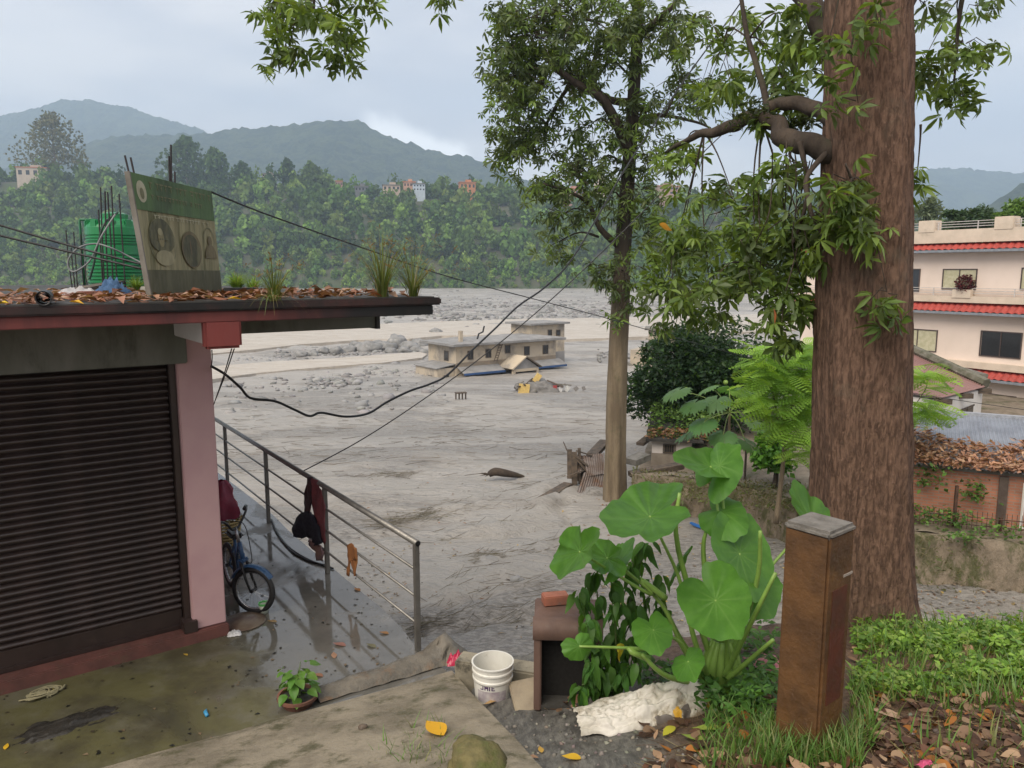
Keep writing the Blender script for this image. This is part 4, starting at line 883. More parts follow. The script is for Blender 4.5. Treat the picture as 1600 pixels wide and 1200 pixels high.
for px, py, L, c, lab, rz, wd in [(680, 1153, .155, (.62, .34, .025), 'large orange-yellow leaf on the concrete ramp', .75, .75), (893, 1176, .10, (.58, .36, .03), 'yellow leaf with green tip on the gravel path', 1.5, .55), (830, 1170, .075, (.34, .2, .12), 'slim tan leaf on the gravel path by the stone', 1.5, .35), (745, 1082, .10, (.42, .33, .2), 'pale folded leaf on the gravel beside the bucket', 1.9, .35), (765, 1110, .08, (.4, .22, .07), 'curled orange leaf on the dark gravel before the bucket', 1.6, .5), (765, 1088, .1, (.42, .27, .12), 'long tan leaf on the gravel just below the bucket', 2.2, .3), (720, 1068, .06, (.4, .16, .06), 'small rust leaf at the corner of the ramp', 1.0, .5), (920, 1128, .085, (.46, .17, .05), 'rust-orange leaf by the torn end of the sack', .2, .7),
                          (1045, 1138, .13, (.42, .40, .04), 'yellow leaf at the right end of the sack', 2.5, .4), (1105, 1130, .17, (.26, .33, .06), 'long yellow-green leaf beside the sack', 1.7, .35), (1085, 1145, .13, (.22, .30, .06), 'shorter yellow-green leaf in front of the sack', 1.2, .4), (845, 1158, .05, (.42, .26, .06), 'tiny tan leaf alone on the gravel path', .2, .6), (1000, 1188, .08, (.12, .2, .05), 'green leaf flat on the path near the bottom edge', 1.5, .35)]:
    s = on_slope(px, py); leaf_thing(px, py, Vector((s.x, s.y, max(slope_z(s.x, s.y) + .06 if px < 760 and py > 1100 else ground_z(s.x, s.y) + .02, 0))), L, c, lab, rz, wd)
# -- mossy stone at the foot of the picture
def boulder(name, size, seed, mat, sub=3, amp=.28):
    bm = bmesh.new(); bmesh.ops.create_icosphere(bm, subdivisions=sub, radius=1)
    for v in bm.verts:
        n_ = v.co.normalized(); f = 1 + amp * fb(n_.x * 1.1 + seed, n_.y * 1.1, n_.z * 1.1) + amp * .25 * fb(n_.x * 4 + seed, n_.y * 4, n_.z * 4)
        v.co = Vector((n_.x * size[0] * f, n_.y * size[1] * f, n_.z * size[2] * f))
    me = bpy.data.meshes.new(name); bm.to_mesh(me); bm.free(); me.materials.append(mat); me.polygons.foreach_set('use_smooth', [True] * len(me.polygons)); return link(name, me)
M_moss = pm('mossy_stone', (.16, .135, .055), (.085, .075, .032), 9, (.7, .95), .8, .012, c3=(.09, .10, .025), c3at=(.45, .65), c3scale=5)
s = on_slope(745, 1196); o = boulder('stone', (.155, .17, .13), 2.4, M_moss, 4, .2); o.location = (s.x, s.y - .03, slope_z(s.x, s.y) + .01); tag(o, 'moss-covered stone at the bottom edge of the ramp', 'stone')
s = on_slope(567, 1145); o = boulder('stone', (.028, .022, .018), 1.1, pm('brown_stone', (.12, .09, .065), (.08, .06, .045), 9), 2, .3); o.location = (s.x, s.y, slope_z(s.x, s.y) + .035); tag(o, 'small brown stone lying on the concrete ramp', 'stone')
# -- low wall behind the bucket
def low_wall():
    a, b = on_z(560, 1010), None; m = MB()
    P0 = on_slope(715, 1062); P1 = on_slope(860, 1058); dr = (P1 - P0); dr.z = 0; dr.normalize(); L = 1.05; ang = math.atan2(dr.y, dr.x)
    c = P0 + dr * (L / 2); zt = at(800, 1024, P0.y + .1).z
    o = MB().box((0, 0, 0), (L, .16, .55)).build('low_wall', pm('low_wall_concrete', (.27, .24, .18), (.18, .16, .12), 6, (.7, .95), .5, .01, c3=(.05, .045, .035), c3at=(.5, .65)), bevel=.012)
    o.location = (c.x, c.y + .10, zt - .275); o.rotation_euler = (0, 0, ang); tag(o, 'low concrete wall stub behind the white bucket', 'wall')
    return zt
low_wall()
s = on_slope(835, 1080); o = MB().prism([(-.16, -.13), (.15, -.16), (.17, .14), (-.12, .16)], -.03, .02).build('paving_piece', pm('tan_slab', (.30, .25, .175), (.22, .18, .13), 5, (.7, .95), .5, .008), bevel=.008); o.location = (s.x, s.y, slope_z(s.x, s.y) - .03); o.rotation_euler = (.15, -.1, .3); tag(o, 'flat tan slab piece on the ground between bucket and brown box', 'paving piece')
# -- white bucket
def bucket():
    s = on_slope(770, 1076); root = empty('bucket', (s.x, s.y, ground_z(s.x, s.y) - .005), 0, 'white plastic paint bucket standing open on the gravel', 'bucket'); r = .132; H = .258
    Mw = pm('white_plastic', (.66, .65, .60), (.58, .565, .51), 4, (.3, .5), .05, .002, c3=(.25, .22, .18), c3at=(.58, .8), c3scale=9, spec=.5)
    prof = [(0, .004), (r * .86, .004), (r * .93, H * .55), (r * .985, H * .60), (r * .985, H * .64), (r * .945, H * .66), (r * .955, H * .78), (r * 1.01, H * .80), (r * 1.01, H * .84), (r * .965, H * .86), (r * .98, H * .96), (r * 1.03, H * .97), (r * 1.03, H), (r * .95, H), (r * .93, H * .9), (r * .83, .02), (0, .02)]
    MB().lathe(prof, 56).build('bucket_body', Mw, root, smooth=False)
    Mp = plain('purple_print', (.07, .03, .11), .5)
    # worn lettering, wrapped on the wall
    strokes = {'J': [(0, 0, .6, .18), (.45, 0, .63, 1)], 'N': [(0, 0, .18, 1), (.5, 0, .68, 1), (.15, .35, .53, .7)], 'I': [(0, 0, .2, 1)], 'E': [(0, 0, .18, 1), (0, 0, .6, .18), (0, .42, .5, .58), (0, .82, .6, 1)]}
    a0 = R(-128); h = .036; z0 = H * .455
    for ch in 'JNIE':
        m = MB()
        for (x0, y0, x1, y1) in strokes[ch]:
            P = []
            for j in range(2):
                for i in range(5):
                    a = a0 + (x0 + (x1 - x0) * i / 4) * .30; z = z0 + h * (y0 if j == 0 else y1); rr = r * (.86 + .07 * z / (H * .55)) + .0012; P.append((rr * math.cos(a), rr * math.sin(a), z))
            m.grid(P, 5, 2)
        m.build('letter', Mp, root); a0 += .30 * (.42 if ch == 'I' else .82)
    P = []
    for j in range(2):
        for i in range(19): a = R(-140) + R(95) * i / 18; z = (.03, H * .42)[j]; rr = r * (.86 + .07 * z / (H * .55)) + .0008; P.append((rr * math.cos(a), rr * math.sin(a), z))
    MB().grid(P, 19, 2).build('label_print', pm('worn_label', (.50, .47, .46), (.32, .27, .30), 14, (.4, .6), 0, c3=(.16, .09, .08), c3at=(.58, .7)), root)
bucket()
s = on_slope(715, 1040); o = rag('plastic_bag', Vector((s.x, s.y, slope_z(s.x, s.y) + .02)), .07, plain('red_plastic', (.42, .025, .07), .3), 'crumpled red plastic bag on the kerb beside the bucket', 'plastic bag', .2, .09, .7)
# -- brown box, open to the front
def brown_box():
    s = on_slope(886, 1090); root = empty('storage_bin', (s.x, s.y + .0, ground_z(s.x, s.y) - .02), R(-3), 'brown box-shaped bin with dark open front beside the bucket', 'bin'); Mb = pm('brown_bin_plaster', (.13, .078, .06), (.085, .052, .042), 4, (.5, .8), .3, .006, c3=(.21, .16, .135), c3at=(.6, .78), stretch=(1, 1, .4), c3scale=5)
    W, D, H, th = .40, .36, .56, .045
    MB().bb(-W / 2, -W / 2 + th, 0, D, 0, H).build('side_panel', Mb, root, bevel=.008); MB().bb(W / 2 - th, W / 2, 0, D, 0, H).build('side_panel', Mb, root, bevel=.008)
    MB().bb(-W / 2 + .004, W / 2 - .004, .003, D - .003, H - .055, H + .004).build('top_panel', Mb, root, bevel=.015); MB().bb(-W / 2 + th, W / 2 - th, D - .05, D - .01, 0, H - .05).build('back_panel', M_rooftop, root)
    # sloping lid edge rolled over the front
    P = [(-W / 2 - .006, -.012, H - .10), (-W / 2 - .006, -.028, H - .06), (-W / 2 - .006, -.01, H + .008), (-W / 2 - .006, .06, H + .014)]
    m = MB(); Q = []
    for p in P: Q += [p, (-p[0], p[1], p[2])]
    m.grid(Q, 2, 4).build('rolled_edge', Mb, root, smooth=True)
    MB().bb(-W / 2 + th, W / 2 - th, .01, D - .06, .0, .03).build('floor_panel', M_rooftop, root); MB().bb(-W / 2 + th + .002, W / 2 - th - .002, .13, .15, .03, H - .06).build('inner_face', plain('painted_inner_dark', (.010, .009, .008), .9), root)  # near-black sheet across the inside paints the open front's shade
    return Vector((s.x, s.y, ground_z(s.x, s.y) - .02 + H))
bt = brown_box()
o = MB().box((0, 0, .032), (.16, .09, .06)).build('brick', M_brick, bevel=.006); o.location = (bt.x - .06, bt.y + .27, bt.z + .006); o.rotation_euler = (0, 0, .2); tag(o, 'single muddy brick lying on top of the brown bin', 'brick')
# -- white sack
def sack():
    s = on_slope(1010, 1106); P = []; nu, nv = 96, 60; rs = 3.3
    Ms = pm('woven_plastic_sack', (.56, .53, .48), (.43, .40, .34), 6, (.4, .65), .25, .004, c3=(.19, .15, .095), c3at=(.50, .66), c3scale=5)
    for j in range(nv):
        for i in range(nu):
            a, b = i / (nu - 1) * 2 - 1, j / (nv - 1) * 2 - 1
            wd = .16 * (1 - .35 * max(0, -a)) * (1 + .18 * fb(a * 3, rs, 0)); L = .40
            hgt = (.05 + .15 * max(0, (a + .75) / 1.75)) * (1 - .75 * max(0, a - .75) * 4) * max(0, 1 - b * b) ** .55
            hgt *= (.80 + .55 * abs(fb(a * 2.2, b * 1.4, 6))); hgt += (.016 * abs(fb(a * 6 + b * 3, b * 3, 2)) - .018 * max(0, 1 - abs(fb(a * 2.6 + b * 1.1, b * 1.2 - a, 7, 3)) * 7) - .007 * max(0, 1 - abs(fb(a * 6 - b * 2, b * 2.5 + a * 2, 3, 2)) * 6)) * (1 - abs(b) ** 3) + .005 * fb(a * 16, b * 9, 9) * (1 - abs(b))
            x = a * L + .02 * fb(b * 4, a * 2, 7); y = b * wd
            P.append((x, y, max(hgt, .003 + .006 * abs(fb(a * 9, b * 9, 1)))))
    root = empty('sack', (s.x, s.y + .02, slope_z(s.x, s.y) - .045), R(14), 'crumpled white woven sack lying on the ground below the taro', 'sack'); root.rotation_euler = (R(8), R(-2), R(10))
    MB().grid(P, nu, nv).build('sack_cloth', Ms, root, smooth=True)
    gold = plain('gold_print', (.48, .27, .03), .4); dk = plain('dark_print', (.10, .085, .075), .5)
    def patch(a0, a1, b0, b1, mat, name):
        m = MB(); Q = []
        for j in range(9):
            for i in range(9):
                a, b = a0 + (a1 - a0) * i / 8, b0 + (b1 - b0) * j / 8; fi = (a + 1) / 2 * (nu - 1); fj = (b + 1) / 2 * (nv - 1); i0, j0 = min(int(fi), nu - 2), min(int(fj), nv - 2); u, v = fi - i0, fj - j0
                q = (Vector(P[j0 * nu + i0]) * (1 - u) + Vector(P[j0 * nu + i0 + 1]) * u) * (1 - v) + (Vector(P[(j0 + 1) * nu + i0]) * (1 - u) + Vector(P[(j0 + 1) * nu + i0 + 1]) * u) * v; Q.append(q + Vector((0, -.003, .004)))
        m.grid(Q, 9, 9).build(name, mat, root, smooth=True)
    patch(.30, .40, -.97, -.62, gold, 'printed_stripe'); patch(.42, .52, -.97, -.66, dk, 'printed_stripe'); patch(.02, .26, -.94, -.74, dk, 'printed_stripe'); patch(.76, .9, -.8, -.45, gold, 'printed_stripe')
sack()
# -- square concrete post
def post():
    s = on_slope(1270, 1148); H = 1.10; w_ = .222; z0 = ground_z(s.x, s.y) - .05
    Mp = pm('brown_painted_post', (.125, .060, .021), (.066, .033, .014), 3.5, (.4, .75), .7, .01, 26, c3=(.19, .10, .034), c3at=(.54, .74), c3scale=2.6)
    root = empty('gate_post', (s.x, s.y + .06, z0), R(39), 'square brown concrete post standing in the grass at the right', 'post')
    P = []; m = MB()
    m.bb(-w_ / 2, w_ / 2, -w_ / 2, w_ / 2, 0, H); m.build('shaft', Mp, root, bevel=.012)
    bm_ = MB().bb(-w_ / 2 - .006, w_ / 2 + .006, -w_ / 2 - .006, w_ / 2 + .006, H - .018, H + .022).build('cap', pm('rough_concrete_cap', (.20, .185, .165), (.12, .11, .095), 9, (.7, .95), .9, .015), root, bevel=.014)
    MB().bb(w_ / 2 - .085, w_ / 2 - .005, -w_ / 2 - .004, -w_ / 2 + .005, H * .80, H * .81).build('scrape', plain('pale_scrape', (.30, .26, .22), .8), root)
    MB().bb(-w_ * .28, w_ * .30, -w_ / 2 - .003, -w_ / 2 + .004, .28, H * .76).build('red_panel', pm('faded_red_paint', (.095, .026, .014), (.06, .026, .014), 5, (.5, .8), .3, .005), root)
    return root
post()
# ================================================================ BUILDINGS ACROSS THE MUD
def corrugated(m, U, nu_waves, length_steps=2, amp=.02, per=6):
    """U(s,t) -> (point, normal); ribs run along t"""
    n = nu_waves * per; P = []
    for j in range(length_steps + 1):
        for i in range(n + 1):
            p, nn = U(i / n, j / length_steps); P.append(p + nn * amp * math.sin(2 * math.pi * i / per))
    return m.grid(P, n + 1, length_steps + 1)
def window(parent, x0, x1, z0, z1, y, frame_mat, pane_mat, cols=2, curtain=None, grille=0, fr=.05, depth=.06):
    wd = MB(); f = fr
    wd.bb(x0, x1, y - .025, y + depth, z1 - f, z1).bb(x0, x1, y - .025, y + depth, z0, z0 + f).bb(x0, x0 + f, y - .025, y + depth, z0 + f, z1 - f).bb(x1 - f, x1, y - .025, y + depth, z0 + f, z1 - f)
    fo = wd.build('window', frame_mat, parent)
    wpane = (x1 - x0 - 2 * f) / cols
    for c in range(cols):
        a = x0 + f + c * wpane; MB().bb(a + .012, a + wpane - .012, y + .012, y + .024, z0 + f, z1 - f).build('pane', pane_mat, fo)
        if c: MB().bb(a - .022, a + .022, y - .02, y + .035, z0 + f, z1 - f).build('mullion', frame_mat, fo)
    if curtain:
        P = []; n = 60
        for z in (z0 + f, z1 - f):
            for i in range(n + 1): P.append((x0 + f + (x1 - x0 - 2 * f) * i / n, y + .004 + .006 * math.sin(i * 1.9), z))
        MB().grid(P, n + 1, 2).build('curtain', curtain, fo, smooth=True)
    for g in range(grille):
        a = x0 + f + (x1 - x0 - 2 * f) * (g + .5) / grille; MB().bb(a - .012, a + .012, y - .018, y - .006, z0 + f, z1 - f).build('grille_bar', frame_mat, fo)
    return fo
# -- hotel
def hotel():
    A = at(1500, 425, 38); HF = Frame(A, math.atan2(-.848, .53))
    root = empty('hotel_building', HF.w(0, 0, 0), HF.a, 'three-storey cream hotel with red tiled bands at the right edge', 'building')
    Mc = pm('cream_plaster', (.74, .62, .54), (.68, .57, .49), .6, (.6, .85), .08, .006, c3=(.50, .42, .36), c3at=(.6, .85), c3scale=.5)
    Mt = pm('red_roof_tile', (.38, .06, .045), (.30, .05, .04), 4, (.45, .7), .1, .006); Mg = plain('grey_gutter', (.20, .22, .25), .5)
    Mpar = pm('parapet_plaster', (.62, .52, .42), (.52, .44, .35), 1.4, (.6, .85), .1, .005, c3=(.30, .26, .2), c3at=(.58, .75)); Mrail = plain('pale_rail', (.48, .45, .43), .4)
    Mfr = plain('window_frame_brown', (.075, .055, .05), .5); Mcu = pm('pleated_curtain', (.50, .47, .33), (.40, .38, .25), 5, (.7, .9), 0); Mdk = pm('maroon_wall', (.24, .03, .035), (.20, .028, .03), 2)
    X0, X1 = -9.0, 8.5; z = lambda py, px=1500, y=0: HF.hit(px, py, y)[1]
    zb = -7.6; zt = z(385)
    rows = [(z(388), z(394)), (z(481), z(490)), (z(579), z(589))]
    MB().bb(X0, X1, .0, 9, zb, zt).build('wall', Mc, root)
    s0, s1 = HF.hit(1540, 640)[0], X1
    MB().bb(s0, X1, -.012, -.001, zb, z(650, 1560)).build('painted_dado', Mdk, root)
    for k, (za, zc) in enumerate([(z(379), z(389)), (z(472), z(485)), (z(572), z(584))]):
        out = .55
        band = empty('tiled_band'); band.parent = root
        ntile = 58
        for r_ in range(3):
            P = []; m = MB(); ta, tb = r_ / 3, (r_ + 1) / 3
            def U(s, t, ta=ta, tb=tb, za=za, zc=zc):
                q = ta + (tb - ta) * t; return Vector((X0 - .3 + (X1 - X0 + .6) * s, -.03 - out * q, za + (zc - za) * q + .02 * (1 - t) - .02)), Vector((0, -.5, .86))
            corrugated(m, U, ntile, 1, .03, 6); m.build('tile_course', Mt, band, smooth=True)
        MB().bb(X0 - .3, X1 + .3, -out - .06, -.004, zc - .17, zc - .05).build('gutter', Mg, band)
        MB().bb(X0 - .2, X1 + .2, -.30, -.003, za - .01, za + (.62 if k == 0 else .30)).build('parapet', Mpar, root)
        ztop = za + (.62 if k == 0 else .30)
        if k < 2:
            for xx in (np.linspace(X0 + .3, X1 - .2, 10)): MB().bb(xx - .02, xx + .02, -.17, -.13, ztop, ztop + .38).build('rail_post', Mrail, root)
            for h in (.14, .26, .38): MB().bb(X0, X1, -.165, -.135, ztop + h - .014, ztop + h + .014).build('rail_bar', Mrail, root)
    pz = z(379) + .62
    for px in (1452, 1572, 1640): x = HF.hit(px, 370)[0]; MB().bb(x - .42, x + .42, -.32, .3, pz - .1, pz + .5).build('parapet_pier', Mpar, root, bevel=.02)
    x = HF.hit(1507, 465)[0]; MB().bb(x - .45, x + .45, -.34, .0, z(472) + .2, z(452)).build('parapet_pier', Mpar, root, bevel=.02)
    win = lambda a, b, t, bo, **k: window(root, HF.hit(a, t)[0], HF.hit(b, t)[0], z(bo, (a + b) / 2), z(t, (a + b) / 2), -.02, Mfr, M_glass, **k)
    win(1474, 1528, 420, 452, curtain=Mcu); win(1400, 1439, 420, 456, cols=2); win(1597, 1640, 418, 453, curtain=Mcu)
    win(1405, 1466, 514, 548, curtain=Mcu); win(1533, 1599, 518, 559); win(1529, 1589, 616, 657); win(1620, 1680, 520, 565)
    # round red shrub standing on the pier
    c_ = HF.w(HF.hit(1511, 444)[0], -.17, z(443)); n_ = 420; V_ = rng.normal(0, 1, (n_, 3)); V_ = V_ / np.linalg.norm(V_, axis=1)[:, None] * (.42 * rng.uniform(.6, 1, (n_, 1)))
    sp = scatter('topiary', [tri_leaf(.6, .1)], rots(n_, 1.5, (.12, .2)), V_, litter_cols(n_, [(.10, .025, .035), (.16, .045, .055), (.07, .03, .03)], .3), M_leaf, None, None); sp.location = c_; tag(sp, 'round dark red shrub on the hotel balcony pier', 'shrub')
hotel()
# -- long shed with corrugated roof behind the brick wall
WB = [at(1380, 795, 18.1), at(1650, 828, 16.5)]; WB2 = WB[1] + (WB[1] - WB[0]).normalized() * 4
BF = Frame(WB[0], math.atan2(WB[1].y - WB[0].y, WB[1].x - WB[0].x)); BL = (WB2.to_2d() - WB[0].to_2d()).length
def brick_mat():
    m, t, b = shader('red_brick'); v = vec(t); mp_ = N(t, 'ShaderNodeMapping'); mp_.inputs['Rotation'].default_value = (R(90), 0, 0); t.links.new(v, mp_.inputs[0])
    br = N(t, 'ShaderNodeTexBrick'); t.links.new(mp_.outputs[0], br.inputs['Vector']); br.inputs['Scale'].default_value = 1; br.inputs['Brick Width'].default_value = .23; br.inputs['Row Height'].default_value = .068; br.inputs['Mortar Size'].default_value = .009
    br.inputs['Color1'].default_value = (.42, .17, .10, 1); br.inputs['Color2'].default_value = (.31, .125, .075, 1); br.inputs['Mortar'].default_value = (.26, .20, .155, 1)
    n_ = nz(t, v, 1.2, 6, .7); c = mx(t, mr(t, n_, .5, .72, 0, .7), br.outputs['Color'], (.16, .105, .07)); t.links.new(c, b.inputs['Base Color']); b.inputs['Roughness'].default_value = .85
    bump(t, b, br.outputs['Fac'], -.6, .01); return m
def shed():
    root = empty('shed', BF.w(0, 0, 0), BF.a, 'long brick shed with leaf-strewn corrugated roof behind the embankment', 'shed'); Mb = brick_mat()
    zt = lambda x: -1.62
    MB().bb(0, BL, 0, .2, -2.85, -1.58).build('brick_wall', Mb, root)
    MB().bb(0, BL, -.03, .23, -1.58, -1.50).build('wall_coping', M_concrete, root)
    for px in (1565,):
        x = BF.hit(px, 790)[0]; MB().bb(x - .09, x + .09, -.06, .01, -2.85, -1.6).build('pilaster', pm('dark_pilaster', (.10, .075, .06), (.07, .05, .04), 5), root)
    Mr = pm('galvanised_sheet', (.30, .32, .36), (.22, .235, .27), 2, (.3, .5), .05, .003, metal=.4, c3=(.17, .13, .11), c3at=(.6, .78))
    e0, r0 = (-.25, -1.46), (3.4, -.80); sheets = 7
    for k in range(sheets):
        a, b = -.4 + (BL + .8) * k / sheets, -.4 + (BL + .8) * (k + 1) / sheets + .06
        def U(s, t): return Vector((a + (b - a) * s, e0[0] + (r0[0] - e0[0]) * t, e0[1] + (r0[1] - e0[1]) * t + .006 * k)), Vector((0, -.18, .98))
        m = MB(); corrugated(m, U, int((b - a) / .085), 2, .02, 6); m.build('roof_sheet', Mr, root, smooth=True)
    MB().bb(-.4, BL + .4, r0[0] - .05, r0[0] + .12, r0[1] - .02, r0[1] + .07).build('ridge_cap', plain('ridge_cap_metal', (.36, .38, .42), .4, .3), root)
    MB().bb(0, BL, 3.1, 3.25, -2.85, -.9).build('back_wall', Mb, root)
    # dead leaves on the roof
    n = 6500; lx = rng.uniform(-.3, BL, n); t = rng.uniform(0, 1, n) ** 1.5; cov = np.array([.62 + .28 * fb(a * .7, 2.2, 1) for a in lx]); keep = t < cov * .92; lx, t = lx[keep], t[keep]; n = len(t)
    T = np.stack([lx, e0[0] + (r0[0] - e0[0]) * t + .0, e0[1] + (r0[1] - e0[1]) * t + .03 + rng.uniform(0, .10, n)], 1); T = np.array([BF.w(*q) for q in T])
    scatter('dead_leaf_drift', dry, rots(n, .9, (.12, .22)), T, litter_cols(n, [(.38, .21, .13), (.30, .155, .095), (.44, .28, .18), (.22, .11, .07), (.35, .2, .14)], .3), M_litter)['label'] = 'thick drift of brown dead leaves on the shed roof'
shed()
def weed_clump(name, p, n, rad, hgt, label, pal, size=(.05, .10), group=None, cat='weeds', tilt=1.0, down=0, temp=None):
    T = np.stack([rng.normal(0, rad * .5, n), rng.normal(0, rad * .5, n), (rng.uniform(0, 1, n) ** .8) * hgt * (1 if not down else -1)], 1)
    o = scatter(name, temp or [tri_leaf(.55, .1), tri_leaf(.7, .05)], rots(n, tilt, size), T, litter_cols(n, pal, .3), M_leaf); o.location = p; o['label'] = label; return o
GRN = [(.07, .15, .03), (.10, .20, .04), (.05, .11, .025), (.13, .23, .05)]
for px, py, n_, r_, h_, lab in [(1452, 747, 190, .5, .55, 'green creeper clump hanging from the left end of the shed wall'), (1522, 768, 130, .34, .6, 'smaller creeper hanging over the middle of the brick wall')]:
    q = BF.hit(px, py - 10, -.1); weed_clump('creeper', BF.w(q[0], -.15, q[1] + .25), n_, r_, h_, lab, GRN, (.08, .16), 'creepers on the brick wall', 'creeper', 1.2, 1)
for px, py, n_, r_, h_, lab in [(1435, 815, 150, .6, .3, 'weeds at the foot of the brick wall left of the thin fence post'), (1487, 825, 190, .5, .4, 'bright weeds round the thin fence post'), (1560, 838, 130, .6, .28, 'low weeds at the foot of the brick wall near the right edge'), (1505, 905 - 60, 60, .3, .2, 'small weed tuft on top of the embankment below the fence post')]:
    p = on_z(px, py, GZ); weed_clump('weed_clump', p, n_, r_, h_, lab, GRN, (.07, .14), 'weeds below the brick wall')
def wire_fence():
    root = empty('wire_fence', on_z(1490, 828, GZ), 0, 'low wire fence with thin rusty post before the brick wall', 'fence'); o = root.location
    for px in (1425, 1490, 1562, 1640): p = on_z(px, 822 + (px - 1490) * .10, GZ) - o; MB().bb(p.x - .03, p.x + .03, p.y - .03, p.y + .03, 0, .95 if px == 1490 else .3).build('post', M_rust, root)
    a, b = on_z(1400, 815, GZ) - o, on_z(1700, 845, GZ) - o
    for h in (.10, .28): MB().tube([a + Vector((0, 0, h)), b + Vector((0, 0, h))], .012, 5).build('wire', M_rust, root)
    for k in range(40): p = a.lerp(b, k / 39); MB().tube([p + Vector((0, 0, .0)), p + Vector((0, 0, .42))], .007, 4).build('picket', M_rust, root)
wire_fence()
# white frame standing at the right edge
p = on_z(1598, 826, GZ); root = empty('metal_frame', p, .2, 'white metal frame leaning on the brick wall at the right edge', 'frame')
for bx_ in [(-.08, -.04, 0, 1.05), (.5, .54, 0, 1.05)]: MB().bb(bx_[0], bx_[1], -.02, .02, bx_[2], bx_[3]).build('upright', M_white, root)
MB().bb(-.04, .5, -.015, .015, .0, .04).build('rail', M_white, root); MB().bb(-.04, .5, -.015, .015, 1.0, 1.04).build('rail', M_white, root)
# -- low house with pinkish tin roof
def tin_house():
    d = 26.5; ridge0, ridge1 = at(1330, 500, 30), at(1535, 605, 24.5); 
    root = empty('house', at(1480, 655, 26), 0, 'low white house with faded pink tin roof before the hotel', 'house'); o = root.location
    Mr = pm('faded_pink_tin', (.30, .17, .15), (.24, .135, .125), 1.4, (.45, .7), .1, .006, c3=(.16, .085, .07), c3at=(.58, .75)); Mm = pm('mossy_parapet', (.15, .14, .11), (.08, .08, .05), 4, (.7, .95), .6, .02, c3=(.30, .27, .23), c3at=(.58, .7))
    A, B, Cc, D = at(1405, 541, 31), at(1541, 604, 27), at(1470, 622, 23.5), at(1330, 600, 26.5)
    nn = (B - A).cross(D - A).normalized(); nn = nn if nn.z > 0 else -nn
    def U(s, t): return (A.lerp(B, s).lerp(D.lerp(Cc, s), t) - o, nn)
    m = MB(); corrugated(m, U, 40, 2, .022, 6); m.build('roof', Mr, root, smooth=True)
    m = MB(); m.tube([A - o + Vector((0, 0, .12)), B - o + Vector((0, 0, .10))], .19, 7); m.build('parapet', Mm, root)
    # gable wall below the eave B-C
    zb = -3.2; e = .25; b2, c2 = B.lerp(A, .03) - o - Vector((0, 0, .16)), Cc.lerp(A, .03) - o - Vector((0, 0, .14))
    wl = MB(); wl.extrude([Vector((c2.x, c2.y, zb - o.z)), Vector((b2.x, b2.y, zb - o.z)), b2, c2], (A - B).normalized() * .2); wl.build('wall', M_white, root)
    d2, c3_ = D - o - Vector((0, 0, .16)), c2
    wl = MB(); wl.extrude([Vector((d2.x, d2.y, zb - o.z)), Vector((c3_.x, c3_.y, zb - o.z)), c3_, d2], (A - D).normalized() * .2); wl.build('wall', M_white, root)
    for t in (.06, .5, .95): q = B.lerp(Cc, t) - o - Vector((0, 0, .13)); MB().box(q, (.5, .16, .17)).build('rafter_end', M_wood, root)
    ax_ = (b2 - c2); ax_.z = 0; ax_.normalize(); ang = math.atan2(ax_.y, ax_.x)
    for px0, px1, t_, bo in [(1500, 1519, 642, 662), (1478, 1494, 650, 665)]:
        TF = Frame(c2 + o, ang); x0, z1 = TF.hit(px0, t_); x1, _ = TF.hit(px1, t_); _, z0 = TF.hit(px0, bo)
        e_ = empty('window_opening', (c2.x, c2.y, -o.z), ang); e_.parent = root
        MB().bb(x0, x1, -.03, .02, z0, z1).build('pane', M_glass, e_); MB().bb(x0 - .05, x1 + .05, -.05, -.031, z1, z1 + .06).build('lintel', M_wood, e_); MB().bb((x0 + x1) / 2 - .02, (x0 + x1) / 2 + .02, -.045, -.031, z0, z1).build('mullion', M_wood, e_)
tin_house()
# -- whitewashed house behind the feathery tree
def white_house():
    HF = Frame(at(1180, 720, 30), R(-8)); root = empty('house', HF.w(0, 0, 0), HF.a, 'whitewashed house half hidden behind the feathery tree', 'house'); Mw = pm('whitewash', (.66, .63, .60), (.58, .55, .51), .8, (.6, .85), .1, .006, c3=(.42, .38, .33), c3at=(.6, .8))
    MB().bb(0, 8, 0, 6, -4, -.95).build('wall', Mw, root); MB().bb(-.01, 8.01, -.02, 0, -4, -2.4).build('mud_stain', pm('dried_mud_coat', (.20, .17, .14), (.26, .22, .18), 2, (.8, .95), .4, .01), root)
    MB().bb(-.05, 8.3, -.2, 6.3, -.95, -.80).build('roof_slab', M_concrete, root, bevel=.02)
    window(root, 1.6, 2.7, -2.3, -1.3, -.02, M_wood, M_glass, grille=5); window(root, 4.4, 5.6, -2.3, -1.3, -.02, M_wood, M_glass, grille=5)
    MB().bb(.55, 1.1, -.9, -.45, -4, -1.0).build('pillar', Mw, root, bevel=.02)
white_house()
